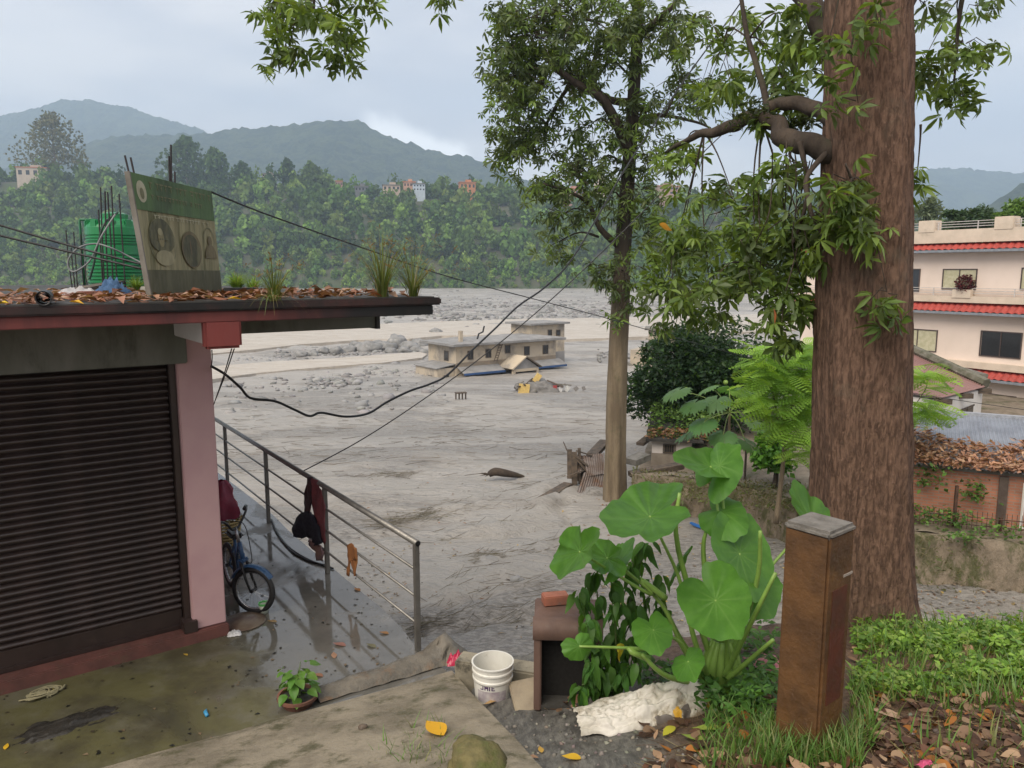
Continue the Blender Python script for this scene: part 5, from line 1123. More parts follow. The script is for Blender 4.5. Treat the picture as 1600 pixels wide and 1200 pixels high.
# -- small flooded hut with a planted roof
def hut():
    p0 = at(1018, 726, 25.5); HF = Frame(p0, R(-14)); root = empty('hut', HF.w(0, 0, 0), HF.a, 'small flooded white hut with barred window and overgrown roof', 'hut')
    Mu = pm('hut_wall_white', (.60, .55, .52), (.54, .50, .46), 2, (.6, .85), .15, .006); Ml = pm('hut_mud_line', (.24, .205, .165), (.18, .15, .12), 2, (.7, .95), .4, .012)
    z = lambda py, px=1030: HF.hit(px, py)[1]; zt = z(688); zm = z(708); x1 = HF.hit(1080, 700)[0]
    MB().bb(0, x1, 0, 2.4, zm, zt).build('wall', Mu, root); MB().bb(-.015, x1 + .015, -.015, 2.4, -4.4, zm).build('mud_stained_wall', Ml, root)
    xa, xb_ = HF.hit(1036, 695)[0], HF.hit(1056, 695)[0]; window(root, xa, xb_, z(707), z(693), -.02, M_wood, M_glass, cols=1, grille=5, fr=.03)
    rf = MB().extrude([(-.2, -.25, zt), (x1 + .4, -.25, zt + .02), (x1 + .4, -.25, zt + .09), (-.2, -.25, zt + .09)], (0, 2.8, .55)).build('roof', M_rooftop, root)
    n = 1500; tx, ty = rng.uniform(-.2, x1 + .9, n), rng.uniform(0, 1, n); T = np.array([HF.w(a, -.2 + 2.7 * b, zt + .10 + .55 * b + random.random() * (.10 + .35 * (b > .35))) for a, b in zip(tx, ty)])
    scatter('roof_plants', [tri_leaf(.6, .1), tri_leaf(.5, .15)], rots(n, .9, (.10, .2)), T, np.where((ty < .3)[:, None], litter_cols(n, [(.24, .12, .06), (.3, .18, .1), (.09, .15, .04)]), litter_cols(n, [(.13, .24, .05), (.09, .18, .04), (.17, .28, .07)])), M_leaf)['label'] = 'green creeping plants and dead leaves on the hut roof'
    return HF
hut()
# -- the house buried to its upper floor
def mud_house():
    A = on_mud(713, 591); A.y = 88; A = at(713, 591, 88); ang = math.atan2(.60, .80); HF = Frame(A, ang)
    root = empty('buried_house', HF.w(0, 0, 0), HF.a, 'cream two-storey house buried in mud to its upper floor', 'house')
    Mc = pm('mud_splashed_cream', (.50, .42, .31), (.44, .38, .30), .5, (.7, .9), .15, .02, c3=(.27, .24, .205), c3at=(.46, .62), c3scale=.45, stretch=(1, 1, .8)); Mg = pm('mud_roof', (.27, .265, .26), (.20, .195, .19), .8, (.6, .9), .5, .04); Mb = pm('blue_awning', (.035, .085, .22), (.03, .07, .17), 1.5, (.5, .8), .1, .01)
    Mst = pm('mud_splash', (.30, .24, .175), (.22, .185, .145), 1, (.8, .95), .4, .02)
    z = lambda px, py, y=0: HF.hit(px, py, y)[1]; X = lambda px, py=560, y=0: HF.hit(px, py, y)[0]
    L = X(868); D = 6.2; zr = z(714, 541); zf = z(714, 573); zb = A.z - 3.0
    MB().bb(0, L, 0, D, zb, zr).build('wall', Mc, root)
    MB().bb(-.9, L + 1.0, -.9, D + .6, zr, zr + .28).build('roof_slab', Mg, root, bevel=.04)
    P = []; nn_ = 24
    for j in range(nn_):
        for i in range(nn_): a, b = i / (nn_ - 1), j / (nn_ - 1); P.append((-.85 + (L + 1.8) * a, -.85 + (D + 1.4) * b, zr + .285 + (.35 * max(0, fb(a * 3, b * 3, 4) + .25) + .22 * a) * min(1, 6 * min(b, 1 - b, a, 1 - a))))
    MB().grid(P, nn_, nn_).build('mud_layer', Mg, root, smooth=True)
    MB().bb(-.02, L, -.03, -.004, zf - .1, zf + .42).build('splash_band', Mst, root)
    for px, t_, b_ in [(735, 548, 562), (763, 545, 559), (793, 539, 552), (823, 541, 555), (852, 539, 553)]:
        w_ = 9 if px < 780 else 8.5; window(root, X(px - w_ / 2), X(px + w_ / 2), z(px, b_), z(px, t_), -.03, M_wood, M_glass, cols=2, fr=.08)
    # lower floor awning, half swallowed
    def awn(xa, xb_, tilt): MB().extrude([(xa, -1.5, zf - .75 - tilt), (xb_, -1.5, zf - .75 + tilt), (xb_, -.05, zf - .15 + tilt), (xa, -.05, zf - .15 - tilt)], (0, 0, .10)).build('awning', Mg, root); MB().bb(xa, xb_, -1.56, -1.50, zf - .90, zf - .66).build('awning_fascia', Mb, root)
    awn(.1, X(778), .0); awn(X(822), L + .6, .02)
    # gabled porch
    xa, xc, xb_ = X(781, 575), X(799, 575), X(820, 575); za, zc = z(781, 574), z(799, 555); ze = za
    porch = empty('porch'); porch.parent = root
    MB().extrude([(xa - .25, -3.0, ze), (xc, -3.0, zc), (xc, -3.0, zc + .16), (xa - .35, -3.0, ze + .12)], (0, 2.9, 0)).build('porch_roof', Mc, porch); MB().extrude([(xb_ + .25, -3.0, ze), (xc, -3.0, zc), (xc, -3.0, zc + .16), (xb_ + .35, -3.0, ze + .12)], (0, 2.9, 0)).build('porch_roof', M_wood, porch)
    MB().extrude([(xa, -2.7, ze), (xb_, -2.7, ze), (xc, -2.7, zc - .02)], (0, .12, 0)).build('porch_gable', Mg, porch); MB().bb(xa, xb_, -2.75, -2.4, ze - .32, ze).build('porch_beam', Mc, porch)
    for x in (xa + .15, xb_ - .15): MB().bb(x - .17, x + .17, -2.74, -2.4, zb, ze - .32).build('porch_pillar', Mc, porch)
    # side annexe on the left
    MB().bb(-.02, 2.0, -.05, D - .6, zb, zf - .3).build('ground_floor_wall', Mc, root); MB().bb(-2.4, -.02, .2, D - 1, zb, zf - .1).build('annexe', Mc, root); MB().extrude([(-2.6, .1, zf - .12), (-.02, .1, zf + .25), (-.02, .1, zf + .33), (-2.6, .1, zf - .03)], (0, D - 1.0, 0)).build('annexe_roof', Mg, root); MB().bb(-1.6, -.9, .15, .19, zb, zf - .9).build('doorway', M_glass, root)
    MB().bb(-2.43, -2.38, 1.4, 2.3, zb, zf - 1.0).build('doorway', M_glass, root); e_ = MB().bb(-.04, .01, 1.6, 2.6, zf + .5, zf + 1.7).build('window', M_wood, root); MB().bb(-.05, -.03, 1.7, 2.5, zf + .6, zf + 1.6).build('pane', M_glass, e_)
    # stair tower
    xt0, xt1 = X(831, 510, 4), X(882, 510, 4); zt = z(855, 507, 4); MB().bb(xt0, xt1, 4, 8.5, zb, zt).build('stair_tower', Mc, root); MB().bb(xt0 - .7, xt1 + .5, 3.4, 9, zt, zt + .25).build('tower_roof', Mg, root, bevel=.03)
    MB().bb(xt0 + 3.5, xt1 + .02, 3.94, 3.99, zb, zf + .3).build('mud_coat', Mg, root)
    for px in (859, 872): window(root, X(px - 3.2, 520, 4), X(px + 3.2, 520, 4), z(px, 524.5, 4), z(px, 515, 4), 3.96, M_wood, M_glass, cols=1, fr=.08)
    MB().bb(.9, 1.3, .5, .9, zr + .2, zr + 1.7).build('roof_post', Mc, root)
    m = MB(); a = Vector((X(768), -.5, zf + .3)); b = Vector((X(781), -.1, zr + .2)); off = Vector((.45, 0, 0))
    for s in (0, 1): m.tube([a + off * s, b + off * s], .05, 5)
    for k in range(8): q = a.lerp(b, (k + .5) / 8); m.tube([q, q + off], .04, 4)
    m.build('ladder', M_wood, root)
    # a bent black bar standing on the mud-covered roof
    q = Vector((X(745, 530, 2), 2, zr + .3)); o = MB().tube([q, q + Vector((.3, 0, .8)), q + Vector((.9, 0, 1.0)), q + Vector((1.1, 0, 1.7))], .1, 6).build('debris_bar', M_black); o.parent = root
mud_house()
# -- rubble heap with a yellow panel
def rubble():
    g = on_mud(834, 612); root = empty('rubble_heap', g, 0, 'heap of collapsed rubble with a yellow panel in front of the buried house', 'rubble heap'); Mr = pm('grey_rubble', (.20, .19, .18), (.13, .125, .118), 2, (.7, .95), .6, .05)
    hp = boulder('heap', (1.9, 1.4, .95), 3.2, Mr, 4, .45); hp.parent = root; hp.location = (.4, 0, .1)
    My = plain('yellow_panel', (.58, .42, .15), .6)
    MB().box((-.9, -1.4, .35), (.95, .12, 1.1), Matrix.Rotation(.1, 3, 'Y')).build('yellow_panel', My, root); MB().box((.3, -.1, 1.25), (.5, .3, .8), Matrix.Rotation(.6, 3, 'Y')).build('yellow_block', My, root)
    for k in range(14):
        a = random.uniform(0, 6.28); MB().box((1.9 * math.cos(a) * random.uniform(.5, 1.2) + .3, 1.2 * math.sin(a), random.uniform(.2, .9)), (random.uniform(.6, 2.0), .14, .12), Matrix.Rotation(random.uniform(-.8, .8), 3, 'Y') @ Matrix.Rotation(a, 3, 'Z')).build('broken_beam', M_wood if k % 3 else M_concrete, root)
rubble()
g = on_mud(876, 613); root = empty('debris_scrap', g, 0, 'small scatter of white and red scraps right of the rubble heap', 'debris')
for k, (x, c) in enumerate([(-.5, (.3, .05, .05)), (.0, (.6, .6, .6)), (.6, (.5, .5, .48)), (1.4, (.2, .19, .18)), (2.1, (.19, .18, .17))]): MB().box((x, .2 * k, .25), (.35, .3, .7 - .1 * k), Matrix.Rotation(.3 * k, 3, 'Y')).build('scrap', plain('scrap_%d' % k, c, .6), root)
g = on_mud(720, 624); root = empty('chair', g, .3, 'tiny overturned chair frame stuck in the mud before the buried house', 'chair')
MB().bb(-.45, .45, -.25, .25, .5, .58).build('seat', M_wood, root)
for x in (-.4, -.13, .13, .4): MB().bb(x - .05, x + .05, -.05, .05, -.1, .5).build('leg', M_wood, root)
# ruins seen between the leaves
for k, (px, py, d, w_, h_, lab) in enumerate([(1052, 522, 118, 7.5, 3.2, 'flat-roofed ruin in the river mud seen behind the leaves'), (1003, 553, 100, 3.2, 1.9, 'broken cream wall stub beside the second tree trunk, in the mud')]):
    g = at(px, py, d); g.z = mud_z(d); root = empty('ruined_building', g, -.2 - .3 * k, lab, 'ruin'); Mq = pm('ruin_cream%d' % k, (.44, .37, .28), (.32, .28, .23), .8, (.7, .9), .3, .03, c3=(.2, .185, .17), c3at=(.5, .65))
    MB().bb(-w_ / 2, w_ / 2, 0, 4, -1, h_).build('wall', Mq, root)
    if k == 0: MB().bb(-w_ / 2 - .6, w_ / 2 + .6, -.6, 4.6, h_, h_ + .3).build('roof_slab', M_concrete, root); window(root, -2.2, -.9, .8, 2.2, -.03, M_wood, M_glass, fr=.08); window(root, 1.0, 2.3, .8, 2.2, -.03, M_wood, M_glass, fr=.08)
    else: MB().box((-1.9, -.4, .2), (2.2, .3, .25), Matrix.Rotation(.5, 3, 'Y')).build('broken_beam', M_concrete, root)
# -- boulders by the channel
M_rock = pm('river_rock', (.26, .255, .25), (.17, .17, .165), .9, (.6, .9), .5, .05, c3=(.34, .33, .315), c3at=(.55, .7))
spots = [(682, 521, 1.9, 'lone large boulder beside the left end of the buried house')] + [(px, py, s_, None) for px, py, s_ in [(655, 541, 2.2), (640, 545, 2.4), (622, 541, 3.0), (605, 546, 2.2), (590, 543, 2.0), (576, 548, 2.6), (650, 549, 1.6), (632, 551, 1.7), (610, 552, 1.5), (545, 549, 1.8), (525, 552, 1.6), (505, 552, 1.5), (490, 556, 1.4), (470, 557, 1.5), (557, 546, 2.0), (664, 553, 1.3)]]
for k, (px, py, s_, lab) in enumerate(spots):
    g = on_mud(px, py); s_ *= .62; o = boulder('boulder', (s_ * random.uniform(.8, 1.3), s_, s_ * random.uniform(.55, .75)), k * 1.7, M_rock, 3, .4); o.location = g + Vector((0, 0, s_ * .25)); o.rotation_euler = (0, 0, k)
    if not lab:
        rk = sorted(q[0] for q in spots[1:]).index(px) 
        lab = ('leftmost', 'second', 'third', 'fourth', 'fifth', 'sixth', 'seventh', 'eighth', 'ninth', 'tenth', 'eleventh', 'twelfth', 'thirteenth', 'fourteenth', 'fifteenth', 'rightmost')[rk] + ' grey boulder from the left in the row between the two channels'
    tag(o, lab, 'boulder', 'boulders between the channels')
ico = []
for k in range(4):
    bm = bmesh.new(); bmesh.ops.create_icosphere(bm, subdivisions=1, radius=1)
    for v in bm.verts: v.co *= 1 + .5 * fb(v.co.x * 1.3 + k * 3, v.co.y * 1.3, v.co.z * 1.3)
    V = np.array([tuple(v.co) for v in bm.verts]); F = [tuple(v.index for v in f.verts) for f in bm.faces]; bm.free(); ico.append((V, F))
def rubble_stuff(name, boxes, label, size, mat):
    T = []; S = []
    for (x0, x1, y0, y1, n_) in boxes:
        for _ in range(n_): g = on_mud(random.uniform(x0, x1), random.gauss((y0 + y1) / 2, (y1 - y0) / 4)); T.append(g); S.append(random.uniform(*size) * (1 if random.random() < .8 else 1.8))
    n_ = len(T); Ms = rots(n_, .8, (1, 1)) * np.array(S)[:, None, None]; Ms[:, 2, :] *= .6
    scatter(name, ico, Ms, [tuple(t) for t in T], jit((.24, .235, .23), n_, .3, .03), mat)['label'] = label
M_stones = foliage('loose_stone', 0.0, .85, .2)
rubble_stuff('river_stones', [(430, 670, 542, 560, 330), (360, 470, 556, 570, 90), (480, 560, 588, 604, 150), (570, 680, 570, 588, 150), (930, 1000, 548, 566, 40), (350, 700, 560, 640, 160)], 'loose grey stones along the channel edges', (.10, .36), M_stones)
rubble_stuff('gravel_bar', [(200, 1100, 458, 502, 1500), (650, 950, 470, 504, 500)], 'grey gravel and cobbles on the far river flat', (.25, .7), M_stones)
# ================================================================ TREES AND PLANTS
def palmate(n=6, w=.30, fan=300, droop=.35, seed=0, stalk=.0):
    rs = random.Random(seed); V = []; F = []
    for k in range(n):
        a = R(-fan / 2 + fan * k / (n - 1) + rs.uniform(-9, 9)) + R(90); L = rs.uniform(.78, 1.05) * (1 - .22 * abs(k - (n - 1) / 2) / (n / 2)); d = np.array([math.cos(a), math.sin(a)]); s = np.array([-d[1], d[0]]); ww = w * rs.uniform(.85, 1.15) * L; dr = droop * rs.uniform(.5, 1.5)
        b = len(V)
        def pt(t, q, z): return (d[0] * L * t + s[0] * q, d[1] * L * t + s[1] * q, z)
        V += [pt(.05, 0, 0), pt(.36, -ww * .34, -dr * .10 + .03), pt(.36, ww * .34, -dr * .10 + .03), pt(.72, -ww * .5, -dr * .45 + .04), pt(.72, ww * .5, -dr * .45 + .04), pt(.6, 0, -dr * .34), pt(1, 0, -dr)]
        F += [(b, b + 5, b + 1), (b + 1, b + 5, b + 3), (b + 3, b + 5, b + 6), (b, b + 2, b + 5), (b + 2, b + 4, b + 5), (b + 4, b + 6, b + 5)]
    return np.array(V), F
def blade_temp(b, w_=.05):
    V = []; F = []
    for i in range(4): t = i / 3; V += [(-w_ * (1 - t), b * t * t, t), (w_ * (1 - t) + .001, b * t * t, t)]
    return np.array(V), [(2 * i, 2 * i + 1, 2 * i + 3, 2 * i + 2) for i in range(3)]
PALM = [palmate(6, .37, 290, .55, 1), palmate(7, .34, 300, .8, 2), palmate(5, .40, 250, .4, 3), palmate(6, .36, 290, 1.0, 4)]
DARKG = [(.068, .100, .036), (.088, .125, .042), (.055, .082, .034), (.11, .15, .05)]
MIDG = [(.10, .165, .034), (.135, .21, .042), (.078, .13, .03), (.165, .245, .05)]
def bark_mat(name, a, b, c, sc_=5, st=(1, 1, .18), bd=.03):
    m, t, bs = shader(name); v = vec(t, st); n = nz(t, v, sc_, 9, .7, .4); g = nz(t, vec(t), 1.3, 6, .7); f = nz(t, vec(t, (1, 1, .5)), 22, 6, .7)
    cc = mx(t, mr(t, n, .38, .62), a, b); cc = mx(t, mr(t, g, .54, .70, 0, .75), cc, c); cc = mx(t, mr(t, f, .55, .72, 0, .55), cc, tuple(q * .45 for q in a)); t.links.new(cc, bs.inputs['Base Color'])
    bs.inputs['Roughness'].default_value = .9; bs.inputs['Specular IOR Level'].default_value = .15; bump(t, bs, ma(t, 'ADD', n, ma(t, 'MULTIPLY', f, .5)), 1.0, bd); return m
M_bark1 = bark_mat('red_brown_bark', (.235, .145, .102), (.10, .062, .045), (.15, .122, .09), 40, (1, 1, .22), .04)
M_bark2 = bark_mat('grey_tan_bark', (.215, .17, .115), (.135, .105, .072), (.10, .098, .055), 4, (1, 1, .15), .05)
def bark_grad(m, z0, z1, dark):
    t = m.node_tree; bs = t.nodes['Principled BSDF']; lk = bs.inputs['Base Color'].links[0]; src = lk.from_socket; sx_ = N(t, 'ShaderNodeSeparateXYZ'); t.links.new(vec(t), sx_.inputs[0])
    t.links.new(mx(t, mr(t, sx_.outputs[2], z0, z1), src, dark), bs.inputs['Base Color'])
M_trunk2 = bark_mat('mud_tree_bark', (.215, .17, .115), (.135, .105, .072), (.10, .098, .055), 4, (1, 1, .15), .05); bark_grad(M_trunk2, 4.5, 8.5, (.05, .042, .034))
M_bark3 = bark_mat('dark_bough_bark', (.075, .058, .045), (.045, .036, .030), (.05, .058, .03), 6, (1, 1, .4), .02)
def trunk_mesh(path, rad, n, ridge, seed, flutes=0, steps=6, fiss=0):
    path2 = smooth_path(path, steps); k = len(path); rr = []
    for i in range(len(path2)): f = i / steps; j = min(int(f), k - 2); rr.append(rad[j] * (1 - (f - j)) + rad[j + 1] * (f - j))
    m = MB(); V = []
    for p, r_ in zip(path2, rr):
        for j in range(n):
            q = 2 * math.pi * j / n; e = 1 + ridge * fb(math.cos(q) * 5 + seed, math.sin(q) * 5, p.z * .6) + ridge * .6 * fb(math.cos(q) * 14, math.sin(q) * 14 + seed, p.z * 2.2)
            if fiss: e -= fiss * max(0, 1 - abs(fb(math.cos(q) * 9 + seed, math.sin(q) * 9, p.z * 1.6, 3)) * 7) + fiss * .7 * max(0, 1 - abs(fb(math.cos(q) * 4, math.sin(q) * 4 + 9, p.z * 5.5, 3)) * 8)
            if flutes: e += .09 * math.sin(q * flutes + seed) * min(1, max(.25, 1 - (p.z - path[0].z) / 6))
            V.append(p + Vector((math.cos(q), math.sin(q), 0)) * r_ * e)
    L = len(path2); m.add(V, [(i * n + j, i * n + (j + 1) % n, (i + 1) * n + (j + 1) % n, (i + 1) * n + j) for i in range(L - 1) for j in range(n)]); return m
_pal_meshes = {}
def pal_objects(cols, key):
    if key not in _pal_meshes:
        L = []
        for k, (v, f) in enumerate(PALM):
            for c in cols: o = scatter('leaf', [(v, f)], np.eye(3)[None], [(0, 0, 0)], [c], M_leaf, kind=None); L.append(o.data); bpy.data.objects.remove(o)
        _pal_meshes[key] = L
    return _pal_meshes[key]
def foliage_blobs(root, blobs, size, cols, key, twig_mat, n_obj=280, droop=.25, twig_r=.006, cluster=4, cl_r=.8):
    """blobs: (px, py, rx, ry, depth, depth spread, count, from) ; leaves hang in small clusters on twigs that spring from a parent branch point"""
    T, Ms_, C = [], [], []; o0 = root.location
    for (px, py, rx, ry, d, dd, cnt, frm) in blobs:
        ctr = at(px, py, d); frm = ctr + Vector((0, 0, .5)) if frm is None else frm
        tw = MB(); ncl = max(1, cnt // cluster)
        for c in range(ncl):
            while True:
                a, b = random.uniform(-1, 1), random.uniform(-1, 1)
                if a * a + b * b <= 1: break
            q = at(px + a * rx, py + b * ry, d + random.uniform(-dd, dd)); j0 = ctr.lerp(q, random.uniform(.1, .5)) + Vector((0, 0, size * .6))
            tw.tube([j0 - o0, j0.lerp(q, .5) + Vector((random.uniform(-1, 1) * size * .4, 0, size * .5)) - o0, q - o0], [twig_r * 1.3, twig_r, twig_r * .6], 4, False)
            for e in range(cluster):
                off = Vector((random.gauss(0, 1), random.gauss(0, 1), random.gauss(-.15, .7))) * size * cl_r * .6; T.append(q + off - o0); C.append(random.choice(cols))
        tw.build('twigs', twig_mat, root, kind='stuff')
        br = smooth_path([frm - o0, (frm.lerp(ctr, .5) + Vector((random.uniform(-.2, .2) * size * 3, 0, size * 1.2))) - o0, ctr + Vector((0, 0, size * .5)) - o0], 4); k = len(br)
        MB().tube(br, [twig_r * (2.6 if size < .15 else 4.2) * (1 - .75 * i / (k - 1)) for i in range(k)], 6).build('branch', twig_mat, root, smooth=True)
    n = len(T); T = np.array([tuple(t) for t in T]); M = rots(n, 1.15, (size * .75, size * 1.2), droop)
    cols_a = np.array(C) * (1 + rng.uniform(-.25, .25, (n, 1)))
    meshes = pal_objects(cols, key); order = np.argsort(rng.uniform(0, 1, n)); idx = order[:n_obj]; rest = order[n_obj:]
    for i in idx:
        o = link('leaf', random.choice(meshes), root); mm = Matrix(M[i].tolist()).to_4x4(); mm.translation = Vector(T[i]); o.matrix_local = mm
    if len(rest): scatter('crown', PALM, M[rest], T[rest], cols_a[rest], M_leaf, root)
    return n
# -- the big tree on the right
def big_tree():
    c = on_slope(1349, 965); z0 = ground_z(c.x, c.y) - .15; d = c.y + .28
    root = empty('tree', (c.x, d, z0), 0, 'huge red-brown tree trunk with hanging palmate leaves at the right', 'tree'); o = root.location
    sec = [(1352, 985, 178), (1350, 935, 156), (1348, 850, 147), (1348, 700, 142), (1350, 500, 138), (1354, 300, 132), (1358, 100, 130), (1360, -60, 128)]
    path, rad = [], []
    for px, py, w_ in sec: p = at(px, py, d); path.append(p - o); r_ = ray(px, py); rad.append(.5 * w_ / FPX * (d / r_.y) * 1.0)
    top = path[-1]; path += [top + Vector((.05, .1, 2.5)), top + Vector((.1, .2, 6))]; rad += [rad[-1] * .9, rad[-1] * .6]
    trunk_mesh(path, rad, 150, .05, 1.3, 5, 26, .022).build('trunk', M_bark1, root, smooth=True)
    # boughs reaching left
    def bough(pts, rs, nm='bough'):
        pp = smooth_path([at(*p) - o for p in pts], 14); rr = np.interp(np.linspace(0, len(rs) - 1, len(pp)), range(len(rs)), rs); rr = [q * (1 + .12 * noise.noise(Vector((i * .13, 2, 3)))) for i, q in enumerate(rr)]; pp = [p + Vector((noise.noise(Vector((i * .12, 1, 2))), 0, noise.noise(Vector((i * .12, 5, 2))))) * rr[i] * .5 for i, p in enumerate(pp)]
        MB().tube(pp, rr, 12).build(nm, M_bark3, root, smooth=True)
    bough([(1310, 240, d), (1262, 226, d + .1), (1228, 214, d + .3), (1205, 190, d + .5), (1175, 182, d + .7), (1140, 200, d + .9), (1100, 208, d + 1.1), (1068, 222, d + 1.3), (1040, 238, d + 1.5)], [.085, .08, .07, .06, .055, .05, .035, .022, .012])
    bough([(1310, 190, d), (1275, 172, d + .2), (1240, 160, d + .4), (1205, 168, d + .55)], [.06, .055, .05, .05])
    bough([(1205, 190, d + .5), (1190, 130, d + .8), (1170, 60, d + 1.0), (1150, -40, d + 1.2)], [.03, .025, .02, .016], 'branch')
    bough([(1290, 240, d - .1), (1260, 280, d - .2), (1268, 330, d - .3), (1290, 380, d - .3)], [.02, .016, .014, .008], 'branch'); bough([(1250, 222, d), (1262, 300, d - .1), (1240, 380, d)], [.018, .014, .008], 'branch')
    bough([(1300, 60, d + .3), (1240, -20, d + .8), (1100, -140, d + 1.6), (800, -220, 7.5), (560, -150, 7.2), (500, -60, 7.0), (490, 20, 7.0)], [.09, .08, .06, .045, .03, .018, .01], 'bough')
    bough([(1400, 40, d + .2), (1460, -60, d + .8), (1510, -80, d + 1.4), (1500, 20, d + 1.6), (1490, 130, d + 1.7)], [.05, .04, .03, .018, .008], 'bough')
    B1 = at(1100, 206, d + 1.1); B2 = at(1190, 185, d + .6); B3 = at(1170, 60, d + 1.0); B4 = at(500, -40, 7.0); B5 = at(1505, -10, d + 1.6); TK = at(1330, 280, d - .3)
    bl = [(1335, 300, 38, 34, d - .42, .1, 16, TK), (1360, 350, 40, 30, d - .42, .1, 14, TK), (1385, 470, 30, 26, d - .42, .08, 10, TK), (1310, 360, 30, 40, d - .40, .12, 14, TK), (1290, 95, 34, 30, d - .4, .1, 9, None), (1375, 60, 40, 30, d - .45, .08, 8, None), (1340, 175, 40, 20, d - .42, .06, 6, None),
          (1150, 330, 70, 55, d + .9, .5, 52, B1), (1060, 400, 60, 60, d + 1.4, .6, 46, B1), (1180, 420, 80, 60, d + .5, .5, 62, B2), (1260, 350, 45, 55, d + .1, .25, 30, B2), (1110, 470, 55, 35, d + 1.0, .5, 26, B1), (1235, 480, 50, 35, d + .3, .3, 24, B2), (1040, 465, 35, 50, d + 1.5, .4, 22, B1), (1215, 120, 60, 80, d + 1.0, .6, 40, B3), (1130, 80, 70, 80, d + 1.3, .7, 42, B3), (1260, 40, 40, 50, d + .6, .3, 20, B3), (1060, 260, 40, 40, d + 1.4, .3, 16, B1), (1245, 270, 40, 25, d + .2, .2, 12, B2), (1205, 540, 25, 30, d + .4, .2, 8, B2),
          (1505, 80, 48, 22, d + 1.6, .3, 26, B5), (1490, 150, 40, 26, d + 1.7, .3, 22, B5), (1445, 100, 24, 40, d + 1.3, .3, 14, B5), (1540, 20, 40, 14, d + 2, .3, 10, B5), (1440, 20, 20, 26, d + .8, .2, 8, B5), (1430, 310, 16, 26, d + .1, .1, 6, None),
          (440, 30, 38, 40, 7.0, .4, 30, B4), (500, 20, 42, 30, 7.0, .4, 26, B4), (540, 70, 36, 40, 7.2, .4, 28, B4), (450, 90, 40, 18, 7.0, .3, 14, B4), (580, 10, 24, 16, 7.2, .3, 10, B4), (690, 8, 15, 20, 7.2, .2, 9, None)]
    bl = [(*b[:6], int(b[6] * (2.1 if b[0] < 1310 and b[0] > 900 else 1.6)), b[7]) for b in bl]; foliage_blobs(root, bl, .112, MIDG + DARKG[1:2], 'mid', M_bark3, 300, .25, .0035, 5, 1.0)
    for px, py, n_, r_ in [(1172, 186, 260, .16), (1262, 196, 110, .09), (1232, 206, 120, .08)]:
        c_ = at(px, py, d + .55) - o; T_ = [tuple(c_ + Vector((random.gauss(0, r_ * .6), random.gauss(0, r_ * .4), random.gauss(.02, r_ * .35)))) for _ in range(n_)]; scatter('moss_tuft', [blade_temp(.6, .09), tri_leaf(.4, .1)], rots(n_, 1.3, (.03, .09)), T_, litter_cols(n_, [(.03, .045, .02), (.05, .065, .028), (.07, .10, .03)], .3), M_leaf, root)
    # hanging air roots and thin twigs under the bough
    for k in range(9):
        px = random.uniform(1180, 1290); py = random.uniform(215, 260); L = random.uniform(60, 220); q = [at(px + random.uniform(-14, 14) * i, py + L * i / 3, d + random.uniform(-.1, .3)) - o for i in range(4)]; MB().tube(smooth_path(q, 4), .0045, 5).build('hanging_root', M_bark3, root, smooth=True)
    for px, py, c_ in [(1348, 305, (.55, .22, .02)), (1040, 355, (.5, .25, .03)), (1210, 495, (.45, .14, .04))]:
        o_ = scatter('dying_leaf', [tri_leaf8(.4)], rots(1, .4, (.12, .12), 1.2), [tuple(at(px, py, d - .2) - o)], [c_], M_litter, root, None)
big_tree()
